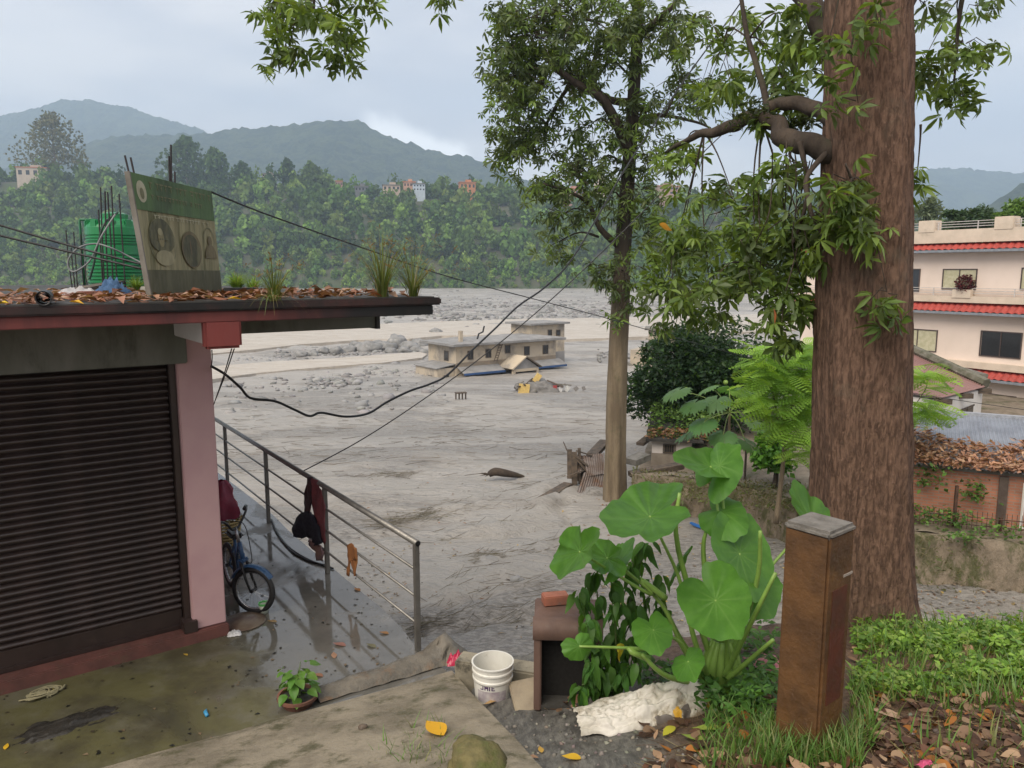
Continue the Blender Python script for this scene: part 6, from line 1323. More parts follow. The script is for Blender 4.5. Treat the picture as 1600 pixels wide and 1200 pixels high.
# -- second tree standing in the mud
def mud_tree():
    g = on_mud(962, 786); d = g.y; root = empty('tree', (g.x, d, g.z - .3), 0, 'tall tree with fluted tan trunk standing in the flood mud', 'tree'); o = root.location
    sec = [(963, 800, 50), (961, 770, 42), (962, 700, 37), (964, 600, 37), (969, 480, 34), (974, 380, 30), (983, 250, 25), (992, 120, 22), (998, 0, 19), (1002, -120, 15), (1004, -250, 10)]
    path, rad = [], []
    for px, py, w_ in sec: p = at(px, py, d); path.append(p - o); r_ = ray(px, py); rad.append(.5 * w_ / FPX * (d / r_.y))
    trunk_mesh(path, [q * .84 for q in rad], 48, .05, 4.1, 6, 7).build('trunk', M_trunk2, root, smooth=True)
    tp = lambda px, py: at(px, py, d)
    def bough(pts, rs): MB().tube(smooth_path([at(*p) - o for p in pts], 5), np.interp(np.linspace(0, len(rs) - 1, (len(pts) - 1) * 5 + 1), range(len(rs)), rs).tolist(), 8).build('bough', M_bark3, root, smooth=True)
    bough([(985, 240, d), (945, 160, d - .6), (900, 130, d - 1.2), (850, 90, d - 1.6)], [.17, .13, .09, .05]); bough([(975, 390, d), (940, 360, d - .3), (920, 320, d - .6), (890, 300, d - 1), (840, 285, d - 1.2)], [.12, .09, .06, .04, .03]); bough([(990, 160, d), (950, 155, d + .3), (900, 125, d + .6), (850, 200, d + .8), (825, 240, d + .8)], [.13, .10, .07, .04, .03])
    bough([(995, 60, d), (1040, 20, d - .5), (1080, -20, d - 1)], [.12, .09, .05]); bough([(985, 190, d), (1030, 180, d + .3), (1085, 190, d + .6), (1110, 200, d + .8)], [.09, .06, .04, .03]); bough([(998, 20, d), (960, -40, d), (900, -60, d - .5)], [.1, .07, .05])
    bl = [(900, 30, 110, 45, d - 1, 1.5, 230, tp(960, -30)), (830, 60, 55, 60, d - 1.2, 1.2, 130, tp(900, 125)), (810, 120, 45, 45, d - 1, 1, 100, tp(880, 120)), (870, 130, 70, 50, d - .8, 1.2, 130, tp(930, 150)), (805, 180, 40, 45, d + .5, 1, 80, tp(850, 190)), (855, 215, 55, 40, d + .4, 1, 84, tp(870, 170)), (800, 250, 34, 34, d + .7, .8, 56, tp(840, 220)), (930, 90, 55, 50, d + .6, 1, 110, tp(985, 120)), (1040, 50, 60, 60, d - .4, 1.2, 110, tp(1030, 30)), (1060, 140, 50, 40, d + .5, 1, 70, tp(1040, 180)), (1010, 190, 45, 36, d + .4, 1, 52, tp(1000, 180)), (925, 200, 40, 30, d - .5, .6, 40, tp(960, 200)),
          (940, 255, 46, 34, d - .4, .6, 56, tp(980, 260)), (900, 280, 44, 34, d - .8, .8, 52, tp(920, 320)), (850, 290, 40, 24, d - 1, .6, 34, tp(890, 300)), (1025, 260, 40, 40, d - .3, .6, 46, tp(990, 250)), (880, 340, 40, 36, d - .8, .6, 44, tp(930, 340)), (950, 310, 36, 34, d - .5, .4, 32, tp(975, 320)), (870, 385, 30, 26, d - .8, .5, 18, tp(935, 370)), (975, 430, 44, 26, d - .6, .3, 40, tp(972, 440)), (975, 485, 30, 22, d - .6, .3, 20, tp(970, 470)), (930, 425, 22, 14, d - .6, .3, 14, tp(965, 440)), (1010, 350, 34, 40, d - .4, .5, 34, tp(978, 350)), (780, 25, 18, 30, d - 1.2, .6, 26, tp(850, 60)), (775, 100, 14, 30, d - 1.2, .5, 18, tp(820, 100))]
    bl = [(*b[:6], int(b[6] * 1.6), b[7]) for b in bl] + [(985, 60, 30, 60, d - .6, .4, 90, tp(995, 40)), (988, 180, 26, 60, d - .5, .3, 60, tp(988, 180)), (1000, 300, 30, 40, d - .5, .3, 40, tp(980, 300))]; foliage_blobs(root, bl, .215, DARKG + MIDG[:2], 'dark', M_bark3, 300, .3, .010, 5, 1.5)
mud_tree()
# -- dense dark fruit tree, and other garden trees
def leafy_tree(label, name, px, py, rx, ry, d, n, size, cols, base, trunk_r, temps=None, fruit=0, lobes=26, mat=None, group=None, bark=None, shell=.55, fill=1.0, tilt=1.3):
    c = at(px, py, d); RX, RY = rx * d / FPX, ry * d / FPX; root = empty(name, base, 0, label, 'tree', group); o = root.location
    lob = []
    for k in range(lobes):
        v = Vector((random.gauss(0, 1), random.gauss(0, 1), random.gauss(0, 1))).normalized() * random.uniform(.35, .88); lob.append((Vector((v.x * RX, v.y * RX, v.z * RY)) + c, random.uniform(.24, .46)))
    T, Nn = [], []
    for k in range(n):
        lc, lr = random.choice(lob); v = Vector((random.gauss(0, 1), random.gauss(0, 1), random.gauss(0, 1))).normalized(); rr = random.uniform(shell, 1) * lr
        T.append(lc + Vector((v.x * RX, v.y * RX, v.z * RY)) * rr - o)
    scatter('crown', temps or [tri_leaf(.45, .1), tri_leaf(.55, .08)], rots(n, tilt, (size * .7, size * 1.3)), [tuple(t) for t in T], litter_cols(n, cols, .3), mat or M_leaf, root)
    tp_ = c - o + Vector((0, 0, RY * .2)); MB().tube(smooth_path([Vector((0, 0, -.2)), tp_ * .5 + Vector((trunk_r, 0, 0)), tp_], 4), np.linspace(trunk_r, trunk_r * .4, 9).tolist(), 10).build('trunk', bark or M_bark3, root, smooth=True)
    for k in range(min(8, lobes)):
        lc = lob[k][0] - o; MB().tube(smooth_path([tp_ * random.uniform(.55, .9), (tp_ + lc) / 2, lc], 3), np.linspace(trunk_r * .45, trunk_r * .12, 7).tolist(), 6).build('limb', bark or M_bark3, root, smooth=True)
    if fruit:
        mf = plain('green_fruit', (.22, .34, .07), .4)
        fm = MB().lathe([(.001, -.09), (.05, -.075), (.085, -.03), (.09, .01), (.07, .06), (.03, .085), (.001, .09)], 12).build('fruit', mf, root, smooth=True); v0 = fm.data
        for k in range(fruit):
            f_ = fm if k == 0 else link('fruit', v0, root); lc, lr = lob[k % lobes]; v = Vector((random.uniform(-.6, .6), -1, random.uniform(-.5, .5))).normalized(); f_.location = lc + Vector((v.x * RX, v.y * RX, v.z * RY)) * lr * 1.02 - o
    return root
g = at(1080, 700, 29); g.z = -3.6
leafy_tree('dense dark green fruit tree growing behind the flooded hut', 'fruit_tree', 1082, 596, 124, 106, 29, 26000, .20, [(.022, .055, .018), (.030, .07, .02), (.018, .042, .016), (.05, .105, .025), (.026, .06, .02)], g, .16, None, 14, 40)
# feathery pale-green tree
def feather_tree():
    rs = random.Random(3); fr = []
    for v_ in range(3):
        V, F = [], []
        for k in range(9):
            t = .12 + .1 * k; L = .30 * math.sin(math.pi * min(1, t * .95 + .08)) + .06
            for s in (-1, 1):
                for j in range(4):
                    b = len(V); x0, x1 = s * L * j / 4, s * L * (j + .86) / 4; y = t + .16 * abs(x0); z = -.35 * t * t - .25 * abs(x0); V += [(x0, y, z), (x1, y + .045, z - .02), (x1, y + .01 - .04, z - .02 - .01), ]; F.append((b, b + 1, b + 2))
                    b = len(V); V += [(x0, y, z), (x1, y + .075, z - .01), (x0 + (x1 - x0) * .4, y + .065, z)]; F.append((b, b + 1, b + 2))
        fr.append((np.array(V), F))
    g = at(1215, 760, 17.6); g.z = GZ - .2; c = [(1235, 560, 55, 30), (1200, 600, 40, 36), (1255, 620, 34, 46), (1225, 650, 40, 30), (1258, 690, 22, 34), (1190, 560, 22, 20), (1275, 560, 22, 30), (1445, 590, 26, 20), (1425, 640, 26, 18), (1455, 640, 24, 14)]
    root = empty('tree', g, 0, 'feathery bright green tree in the garden behind the big trunk', 'tree'); o = root.location; T = []
    for (px, py, rx, ry) in c:
        for k in range(int(rx * ry / 10)):
            a, b = random.uniform(-1, 1), random.uniform(-1, 1)
            if a * a + b * b > 1: continue
            T.append(at(px + a * rx, py + b * ry, 17.6 + random.uniform(-1.1, 1.1)) - o)
    n = len(T); scatter('crown', fr, rots(n, .7, (.42, .75)), [tuple(t) for t in T], litter_cols(n, [(.19, .34, .055), (.23, .40, .07), (.15, .28, .05), (.27, .44, .09)], .2), foliage('feathery_leaf', .45, .6, .2), root)
    top = at(1225, 590, 17.6) - o; MB().tube(smooth_path([Vector((0, 0, 0)), top * .5 + Vector((.1, 0, 0)), top], 5), np.linspace(.07, .03, 11).tolist(), 8).build('trunk', M_bark2, root, smooth=True)
    for (px, py, rx, ry) in c[:7]: q = at(px, py, 17.6) - o; MB().tube(smooth_path([top * .62, (top * .62 + q) / 2 + Vector((0, 0, .2)), q], 4), np.linspace(.03, .008, 9).tolist(), 6).build('limb', M_bark2, root, smooth=True)
    for (px, py, rx, ry) in c[7:8]: q = at(px, py, 17.6) - o; MB().tube(smooth_path([top * .7, (top * .7 + q) / 2 + Vector((0, .3, .4)), q, at(1425, 640, 17.6) - o], 5), np.linspace(.03, .008, 16).tolist(), 6).build('limb', M_bark2, root, smooth=True)
feather_tree()
# papaya
def papaya():
    d = 20.0; g = on_z(1152, 752, GZ - .25); d = g.y; root = empty('papaya_tree', g, 0, 'slim papaya tree with lobed leaves before the dark fruit tree', 'tree'); o = root.location; top = at(1140, 645, d) - o
    MB().tube(smooth_path([Vector((0, 0, -.2)), top * .5 + Vector((-.1, 0, 0)), top], 5), np.linspace(.06, .035, 11).tolist(), 8).build('trunk', M_bark2, root, smooth=True)
    def lobed(seed):
        rs = random.Random(seed); V = [(0, 0, 0)]; F = []; n = 9
        for k in range(n):
            a = R(-140 + 280 * k / (n - 1) + 90); L = 1 - .35 * abs(k - 4) / 4
            for t, w_ in ((.45, .10), (.7, .15)): pass
            b = len(V); d_ = np.array([math.cos(a), math.sin(a)]); s = np.array([-d_[1], d_[0]])
            for (t, q, z) in [(.35, -.10, .0), (.35, .10, 0), (.65, -.19, -.08), (.65, .19, -.08), (.78, -.06, -.12), (.78, .06, -.12), (1.0, 0, -.25), (.86, -.17, -.18), (.86, .17, -.18)]: V.append((d_[0] * L * t + s[0] * q, d_[1] * L * t + s[1] * q, z * L + rs.uniform(-.02, .02)))
            F += [(0, b + 1, b), (b, b + 1, b + 3, b + 2), (b + 2, b + 3, b + 5, b + 4), (b + 4, b + 5, b + 6), (b + 2, b + 4, b + 7), (b + 3, b + 8, b + 5)]
        return np.array(V), F
    lv = [lobed(k) for k in range(2)]
    tips = [(1060, 610, -.5), (1085, 630, -.9), (1110, 605, .2), (1140, 605, .6), (1170, 612, -.4), (1195, 600, .5), (1100, 660, -1), (1180, 660, -.7), (1210, 650, .3), (1130, 680, -.8), (1165, 690, -.4), (1080, 675, .2), (1120, 625, -.8)]
    for k, (px, py, dz) in enumerate(tips):
        q = at(px, py, d + dz) - o; MB().tube(smooth_path([top, (top + q) / 2 + Vector((0, 0, .12)), q], 4), .012, 5).build('leaf_stalk', plain('papaya_stalk', (.20, .27, .08), .5) if k == 0 else bpy.data.materials['papaya_stalk'], root, smooth=True)
        a = math.atan2(q.y - top.y, q.x - top.x); s = random.uniform(.5, .66); M = (Matrix.Rotation(a - R(90), 3, 'Z') @ Matrix.Rotation(R(-25), 3, 'X')) * s
        scatter('leaf', [lv[k % 2]], [np.array(M)], [tuple(q)], jit((.075, .165, .055), 1, .3), M_leaf, root, None)
papaya()
# vine-smothered stump
g = on_z(1208, 765, GZ - .2)
leafy_tree('vine-covered stump with heart-shaped green leaves in the garden', 'vine_stump', 1208, 712, 34, 44, g.y, 1300, .17, [(.10, .25, .035), (.13, .30, .045), (.07, .17, .03), (.16, .34, .05)], g, .09, [tri_leaf(.85, .05), tri_leaf(.75, .1)], 0, 24, shell=.6, tilt=1.4)
# trees behind the hotel
for k, (px, py, rx, ry, d, n_, s_, cols, lab) in enumerate([(1447, 328, 26, 24, 95, 900, .55, [(.10, .14, .08), (.13, .17, .10)], 'pale thin-crowned tree behind the hotel roof, next to the big trunk'), (1512, 345, 44, 24, 60, 5200, .34, [(.035, .07, .028), (.05, .09, .035)], 'round dark tree behind the hotel roof'), (1592, 335, 30, 26, 55, 3600, .3, [(.10, .19, .04), (.13, .23, .05)], 'yellow-green tree behind the hotel at the right edge')]):
    b = at(px, 420, d); b.z = -4; leafy_tree(lab, 'tree', px, py, rx, ry, d, n_, s_, cols, b, .2 if k else .14, None, 0, 22, group='trees behind the hotel')
# ---------------------------------------------------------------- taro
def taro_leaf_mat():
    m, t, b = shader('taro_leaf'); tr = N(t, 'ShaderNodeBsdfTranslucent'); uv = N(t, 'ShaderNodeAttribute'); uv.attribute_name = 'Col'
    v = vec(t); n = nz(t, v, 9, 5, .6); c = mx(t, mr(t, n, .35, .65), (.072, .19, .026), (.10, .245, .036)); c = mx(t, uv.outputs['Color'], c, (.16, .31, .07))
    t.links.new(c, b.inputs['Base Color']); b.inputs['Roughness'].default_value = .42; b.inputs['Specular IOR Level'].default_value = .4
    t.links.new(mx(t, 1.0, c, (1.5, 1.5, .6), 'MULTIPLY'), tr.inputs['Color']); ms = N(t, 'ShaderNodeMixShader'); ms.inputs[0].default_value = .42; t.links.new(b.outputs[0], ms.inputs[1]); t.links.new(tr.outputs[0], ms.inputs[2]); t.links.new(ms.outputs[0], t.nodes['Material Output'].inputs['Surface']); return m
M_taro = taro_leaf_mat(); M_stalk = plain('taro_stalk', (.20, .32, .07), .4)
def taro_leaf(root, ctr, tip, side, name='leaf', seed=0, notch=.42, cup=.10, wav=.035, torn=0.0):
    """heart-shaped leaf: ctr where the stalk joins, tip = vector to the point, side = vector to the right lobe edge"""
    ex, ey = Vector(side), Vector(tip); nn = ex.cross(ey).normalized(); rs = random.Random(seed); m = MB(); nr, na = 9, 72
    def rad(q):                                   # outline; q = 0 at the tip, +-pi at the notch
        a = abs(q) / math.pi; r_ = 1 - .16 * a if a < .55 else .912 + .10 * math.sin((a - .55) / .45 * math.pi) - notch * max(0, (a - .84) / .16) ** 1.5
        r_ *= 1 + .13 * math.exp(-(q / .22) ** 2) + .02 * math.sin(q * 7 + seed) + .018 * math.sin(q * 13 + seed * 2) + .03 * fb(q * 6, seed, 2) - torn * max(0, fb(q * 2.2, seed, 0)) ; return r_
    V, Cc = [], []
    for i in range(nr + 1):
        f = i / nr
        for j in range(na):
            q = -math.pi + 2 * math.pi * j / na; r_ = rad(q) * f; x, y = math.sin(q) * r_, math.cos(q) * r_
            vein = 0.0; hw = .030 * (1 - f) + .010
            for a in (0, .55, -.55, 1.05, -1.05, 1.6, -1.6, 2.15, -2.15, 2.65, -2.65): dv_ = abs(math.sin(q - a)) * f if math.cos(q - a) > 0 else 9; vein = max(vein, 1 - dv_ / (hw * (1.5 if a == 0 else 1)))
            z = cup * f * f + wav * math.sin(q * 5 + seed) * f ** 3 + .03 * f * fb(q * 1.6, f * 2, seed) - .012 * max(0, vein) + .012 * math.cos(q * 11) * f
            V.append(Vector(ctr) + ex * x + ey * (y - 0) + nn * (z * ex.length)); Cc.append((max(0, vein) * .55 * (1 - .55 * f) + .10 * max(0, math.sin(q * 22 + f * 9)) ** 6 * f,) * 3)
    m.v = [tuple(p) for p in V]; m.c = Cc; m.f = [(i * na + j, i * na + (j + 1) % na, (i + 1) * na + (j + 1) % na, (i + 1) * na + j) for i in range(1, nr) for j in range(na)] + [(0, na + j, na + (j + 1) % na) for j in range(na)]
    return m.build(name, M_taro, root, smooth=True)
def taro():
    b = on_slope(1125, 1068); root = empty('taro_plant', (b.x, b.y, ground_z(b.x, b.y)), 0, 'large taro plant with huge heart-shaped leaves on long stalks', 'plant'); o = root.location; d0 = b.y
    # stalk joint px, tip px, right-edge px (with depth offsets), and how the blade is set
    L = [((1015, 806, -.15), (944, 824, -.42), (1007, 764, .38), 0), ((1156, 864, .0), (1172, 935, -.16), (1106, 862, -.12), 0), ((1118, 938, -.35), (1155, 994, -.58), (1070, 972, -.35), 0), ((1110, 728, .25), (1052, 716, -.05), (1116, 706, .55), 0), ((1124, 728, .25), (1152, 692, .40), (1100, 700, .42), 1),
         ((948, 872, -.1), (915, 870, .15), (938, 842, .12), 2), ((905, 862, -.2), (882, 905, -.2), (876, 856, .15), 2), ((1180, 915, .1), (1205, 960, -.05), (1218, 890, .2), 0), ((1075, 1035, -.45), (1085, 1058, -.58), (1100, 1018, -.4), 0), ((1020, 985, -.35), (1032, 1018, -.48), (1052, 975, -.3), 0), ((1130, 800, .15), (1165, 822, .0), (1150, 770, .3), 1), ((1270, 815, .5), (1235, 762, .55), (1290, 800, .75), 2), ((965, 880, -.1), (990, 850, .05), (975, 900, -.25), 2), ((1060, 880, .15), (1074, 860, .3), (1048, 905, .1), 1), ((905, 1010, -.40), (912, 1030, -.42), (930, 1000, -.35), 1)]
    for k, (c, t_, s, kind) in enumerate(L):
        C_, T_, S_ = (at(p[0], p[1], d0 + p[2]) - o for p in (c, t_, s))
        taro_leaf(root, C_, T_ - C_, S_ - C_, seed=k * 1.7 + .5, torn=.03 if kind < 2 else .28, cup=.10 if kind != 1 else .20, wav=.035)
        base = Vector((random.uniform(-.10, .10), random.uniform(-.08, .08), .02)); mid = base.lerp(C_, .55) + Vector((0, 0, .06 + .05 * (C_ - base).length))
        if k in (6, 14): base = at(1040, 935, d0 - .1) - o if k == 6 else at(1015, 1030, d0 - .3) - o
        pth = smooth_path([base, base.lerp(C_, .3) + Vector((0, 0, .03)), mid, C_], 5); n_ = len(pth); MB().tube(pth, [.019 * (1 - .68 * i / (n_ - 1)) for i in range(n_)], 8).build('leaf_stalk', M_stalk, root, smooth=True)
    for a, e in [((1180, 920, -.1), (1188, 830, -.2)), ((1060, 860, 0), (1062, 770, 0)), ((1100, 880, .1), (1103, 830, .1)), ((1160, 1000, -.3), (1212, 895, -.4)), ((1150, 1050, -.2), (1208, 1000, -.5)), ((1045, 1058, -.3), (1003, 1022, -.35))]:
        q0, q1 = at(a[0], a[1], d0 + a[2]) - o, at(e[0], e[1], d0 + e[2]) - o; MB().tube(smooth_path([Vector((0, 0, .03)), q0, q1], 5), np.linspace(.02, .010, 11).tolist(), 8).build('bare_stalk', M_stalk, root, smooth=True)
    for k in range(14):
        a = k * .45; MB().tube(smooth_path([Vector((.09 * math.cos(a), .06 * math.sin(a), -.03)), Vector((.10 * math.cos(a), .07 * math.sin(a), .15)), Vector((.05 * math.cos(a), .05 * math.sin(a), .32))], 3), [.032, .03, .028, .025, .022, .018, .014], 7).build('stem_sheath', M_stalk, root, smooth=True)
taro()
# bushy plant with drooping leaves beside the taro
def droop_plant():
    b = on_slope(955, 1080); root = empty('leafy_shrub', (b.x, b.y + .05, ground_z(b.x, b.y)), 0, 'bushy shrub with drooping dark leaves in front of the brown bin', 'shrub'); o = root.location; d0 = b.y
    tips = [(905, 930, -.1), (930, 895, 0), (960, 910, 0), (990, 880, .1), (1010, 850, .1), (1030, 900, .1), (960, 950, -.1), (920, 970, -.2), (1000, 950, 0), (980, 1000, -.1), (940, 1010, -.15), (910, 1070, -.2), (960, 1050, -.15), (1000, 1000, 0), (1035, 950, .05), (925, 1040, -.2), (985, 1040, -.15)]
    ms = plain('shrub_stem', (.10, .14, .05), .6)
    for k, (px, py, dz) in enumerate(tips):
        q = at(px, py, d0 + dz) - o; base = Vector((random.uniform(-.06, .06), random.uniform(-.03, .03), 0)); MB().tube(smooth_path([base, base.lerp(q, .6) + Vector((0, 0, .05)), q], 4), np.linspace(.007, .003, 9).tolist(), 5).build('stem', ms, root, smooth=True)
        for j in range(20):
            me = leaf_mesh('shrub_leaf', .10, .046, j % 4, (.075, .17, .035), .5); l = link('leaf', me, root); t = random.uniform(.45, 1.05) if j > 8 else 1.0
            p = base.lerp(q, t) + Vector((random.gauss(0, .025), random.gauss(0, .025), random.gauss(0, .02))); l.location = p; l.rotation_euler = (random.uniform(-1.5, -.5), random.uniform(-.4, .4), random.uniform(0, 6.28)); l.scale = (random.uniform(.7, 1.35),) * 3
    for k, (px, py) in enumerate([(585 + 385, 1005), (572 + 400, 1012)]): l = link('yellow_leaf', leaf_mesh('yel', .09, .05, k, (.45, .36, .03)), root); l.location = at(px, py, d0 - .2) - o; l.rotation_euler = (-1.2, 0, k)
droop_plant()
# ---------------------------------------------------------------- ground cover in front
def on_ground_pts(boxes):
    T = []
    for (x0, x1, y0, y1, n_) in boxes:
        for _ in range(n_):
            px, py = random.uniform(x0, x1), random.uniform(y0, y1); s = on_slope(px, py)
            if s.y > yedge(s.x) + .05: continue
            T.append((s.x, s.y, ground_z(s.x, s.y)))
    return np.array(T)
T = on_ground_pts([(1335, 1600, 962, 1010, 1500), (1345, 1620, 1000, 1075, 2600), (1470, 1620, 985, 1060, 1500), (1330, 1450, 1040, 1085, 300), (1600, 2100, 975, 1110, 2600)]); T = np.array([q for q in T if fb(q[0] * 2.6, q[1] * 2.6, 3.3, 3) > .02 - .45 * random.random()]); n = len(T); T[:, 2] += rng.uniform(0, 1, n) ** 1.6 * .10
ground_leaf = [tri_leaf(.75, .08), tri_leaf(.6, .12), palmate(4, .5, 250, .2, 8)]
scatter('ground_cover', ground_leaf, rots(n, 1.0, (.02, .065)), T, litter_cols(n, [(.13, .25, .035), (.18, .32, .045), (.23, .37, .06), (.09, .18, .03), (.25, .35, .08)], .3), M_leaf)['label'] = 'low bright green weeds carpeting the bank below the big tree'
T = on_ground_pts([(1090, 1215, 1040, 1120, 420), (1000, 1110, 1040, 1075, 160), (1130, 1215, 960, 1040, 140)]); n = len(T); T[:, 2] += rng.uniform(.01, .16, n)
scatter('undergrowth', ground_leaf, rots(n, .8, (.035, .08)), T, litter_cols(n, [(.05, .12, .025), (.07, .16, .03), (.09, .2, .04)], .3), M_leaf)['label'] = 'dark green undergrowth at the foot of the taro and the post'
T = on_ground_pts([(1335, 1600, 960, 1000, 700), (1340, 1600, 1000, 1090, 900), (1190, 1215, 1120, 1185, 200), (1205, 1350, 1135, 1185, 900), (1330, 1370, 1040, 1150, 260), (1100, 1210, 1100, 1190, 420), (590, 700, 1165, 1200, 120), (640, 700, 1140, 1160, 60), (1400, 1620, 1080, 1200, 160)]); n = len(T)
slab_px = T[:, 0] < 0; T[slab_px, 2] += .1
scatter('grass', [blade_temp(.5), blade_temp(.9), blade_temp(.25)], rots(n, .35, (.05, .15)), T, litter_cols(n, [(.10, .21, .04), (.14, .25, .06), (.08, .16, .035), (.2, .22, .08)], .25), M_leaf)['label'] = 'short green grass round the foot of the post'
T = on_ground_pts([(1340, 1620, 1075, 1200, 620), (1000, 1240, 1120, 1200, 120), (1120, 1215, 1020, 1120, 100), (1150, 1350, 1165, 1200, 70), (850, 960, 1070, 1100, 30), (1330, 1600, 1000, 1085, 130), (1620, 2000, 1000, 1200, 420)]); n = len(T); T[:, 2] += rng.uniform(.004, .03, n)
scatter('leaf_litter', [tri_leaf8(.5), tri_leaf8(.65), tri_leaf8(.38)], rots(n, .7, (.025, .10)), T, litter_cols(n, [(.10, .05, .03), (.13, .065, .04), (.065, .034, .022), (.17, .105, .065), (.085, .045, .03), (.06, .034, .022), (.12, .07, .042), (.30, .12, .03), (.25, .16, .10), (.30, .2, .12)], .4), M_litter)['label'] = 'brown fallen leaves littering the bank at the lower right'
T = on_ground_pts([(760, 1000, 1060, 1200, 160), (1000, 1100, 1150, 1200, 40), (1340, 1620, 1080, 1200, 200)]); n = len(T)
Ms = rots(n, .4, (.006, .016)); scatter('gravel', ico, Ms, T, jit((.17, .155, .135), n, .5, .1), M_stones)['label'] = 'loose gravel on the earth path'
T = on_ground_pts([(1340, 1620, 1075, 1200, 900), (1000, 1210, 1100, 1200, 160)]); n = len(T); T[:, 2] += .012
stick = (np.array([(-.5, -.012, 0), (-.5, .012, 0), (-.5, 0, .02), (.5, -.008, 0), (.5, .008, 0), (.5, 0, .014)]), [(0, 1, 4, 3), (1, 2, 5, 4), (2, 0, 3, 5)])
scatter('twig_litter', [stick], rots(n, .3, (.03, .16)), T, litter_cols(n, [(.10, .06, .04), (.2, .14, .08), (.24, .2, .11), (.07, .045, .03)], .3), M_litter)['label'] = 'thin dry twigs lying among the leaf litter'
for px, py, s_, c, lab, r_ in [(1385, 1105, .16, (.44, .29, .2), 'large pale tan dead leaf right of the post', 1.3), (1455, 1080, .13, (.36, .22, .14), 'tan dead leaf at the edge of the green weeds', 1.5), (1250, 1187, .14, (.42, .27, .17), 'pale curled leaf at the foot of the post, bottom edge', .4)]:
    s = on_slope(px, py); leaf_thing(px, py, Vector((s.x, s.y, ground_z(s.x, s.y) + .03)), s_, c, lab, r_, .55, .2)
s = on_slope(1452, 1180); rag('wrapper', Vector((s.x, s.y, ground_z(s.x, s.y) + .012)), .035, plain('pink_wrapper', (.55, .08, .18), .35), 'bright pink wrapper among the leaves at the lower right', 'wrapper', .6, .02)
s = on_slope(1195, 1030); rag('wrapper', Vector((s.x, s.y, ground_z(s.x, s.y) + .02)), .10, plain('pale_pink_wrapper', (.52, .20, .22), .4), 'pale pink plastic wrapper behind the post', 'wrapper', 1.6, .06)
# ---------------------------------------------------------------- far wood
def crown_temp(seed, n=170, sq=1.0, leaf=.17):
    rs = np.random.default_rng(seed); lob = rs.normal(0, 1, (11, 3)); lob /= np.linalg.norm(lob, axis=1)[:, None]; lob *= rs.uniform(.3, .72, (11, 1)); lr = rs.uniform(.26, .46, 11); V, F = [], []
    for k in range(n):
        i = rs.integers(0, 11); v = rs.normal(0, 1, 3); v /= np.linalg.norm(v); c = lob[i] + v * lr[i] * rs.uniform(.75, 1.05); c[2] = c[2] * sq
        nrm = v + rs.normal(0, .45, 3); nrm /= np.linalg.norm(nrm); a = np.cross(nrm, [0, 0, 1.0]); a /= np.linalg.norm(a) + 1e-6; b = np.cross(nrm, a); s = leaf * rs.uniform(.6, 1.3); bi = len(V)
        V += [c + a * s, c + b * s * .8, c - a * s * .9, c - b * s]; F.append((bi, bi + 1, bi + 2, bi + 3))
    return np.array(V), F
CR = [crown_temp(k, 190, sq) for k, sq in enumerate((.8, 1.0, 1.25, .9, 1.6))]
HOUSE_PX = [(50, 279, 46), (731, 297, 28), (650, 299, 36), (612, 299, 30), (565, 300, 24), (530, 292, 14), (938, 303, 18), (898, 306, 34), (1045, 305, 38), (420, 277, 24)]
def far_wood():
    T, S, C = [], [], []
    for k in range(2700):
        y = random.uniform(563, 760) if random.random() < .75 else random.uniform(563, 600); x = random.uniform(-1.05, 1.05) * y
        px = 800 + x / y * FPX
        if px > 1330 and random.random() < .5: continue
        low = y < 585; s = random.uniform(3, 6) if low else random.uniform(5.0, 10.5); zz = far_ground(x, y) + s * .75
        topy = 600 - FPX * math.tan(math.atan2(zz + s * 1.1 - EYE, y) + PITCH); rp = s / y * FPX
        if y < 715 and any(abs(px - hp) < hw_ / 2 + rp * .6 and topy < hy - 2 for hp, hy, hw_ in HOUSE_PX): continue
        T.append((x, y, zz)); S.append(s)
        c = random.choice([(.075, .135, .030), (.105, .18, .036), (.05, .095, .026), (.14, .215, .045), (.09, .155, .036)] + ([(.20, .31, .06), (.17, .27, .055)] if low or random.random() < .25 else [])); C.append(c)
    for k in range(1100):
        y = random.uniform(556.5, 569); x = random.uniform(-.85, .85) * y; s = random.uniform(1.6, 3.6); T.append((x, y, far_ground(x, y) + s * .5)); S.append(s); C.append(random.choice([(.16, .26, .05), (.11, .19, .04), (.2, .3, .06), (.08, .14, .035)]))
    n = len(T); M = rots(n, .3, (1, 1)) * np.array(S)[:, None, None]; M[:, :, 2] *= rng.uniform(.9, 1.5, n)[:, None]
    scatter('far_wood', CR, M, T, jit(np.array(C), n, .22, .1), M_far)['label'] = 'dense green wood covering the bluff on the far bank'
far_wood()
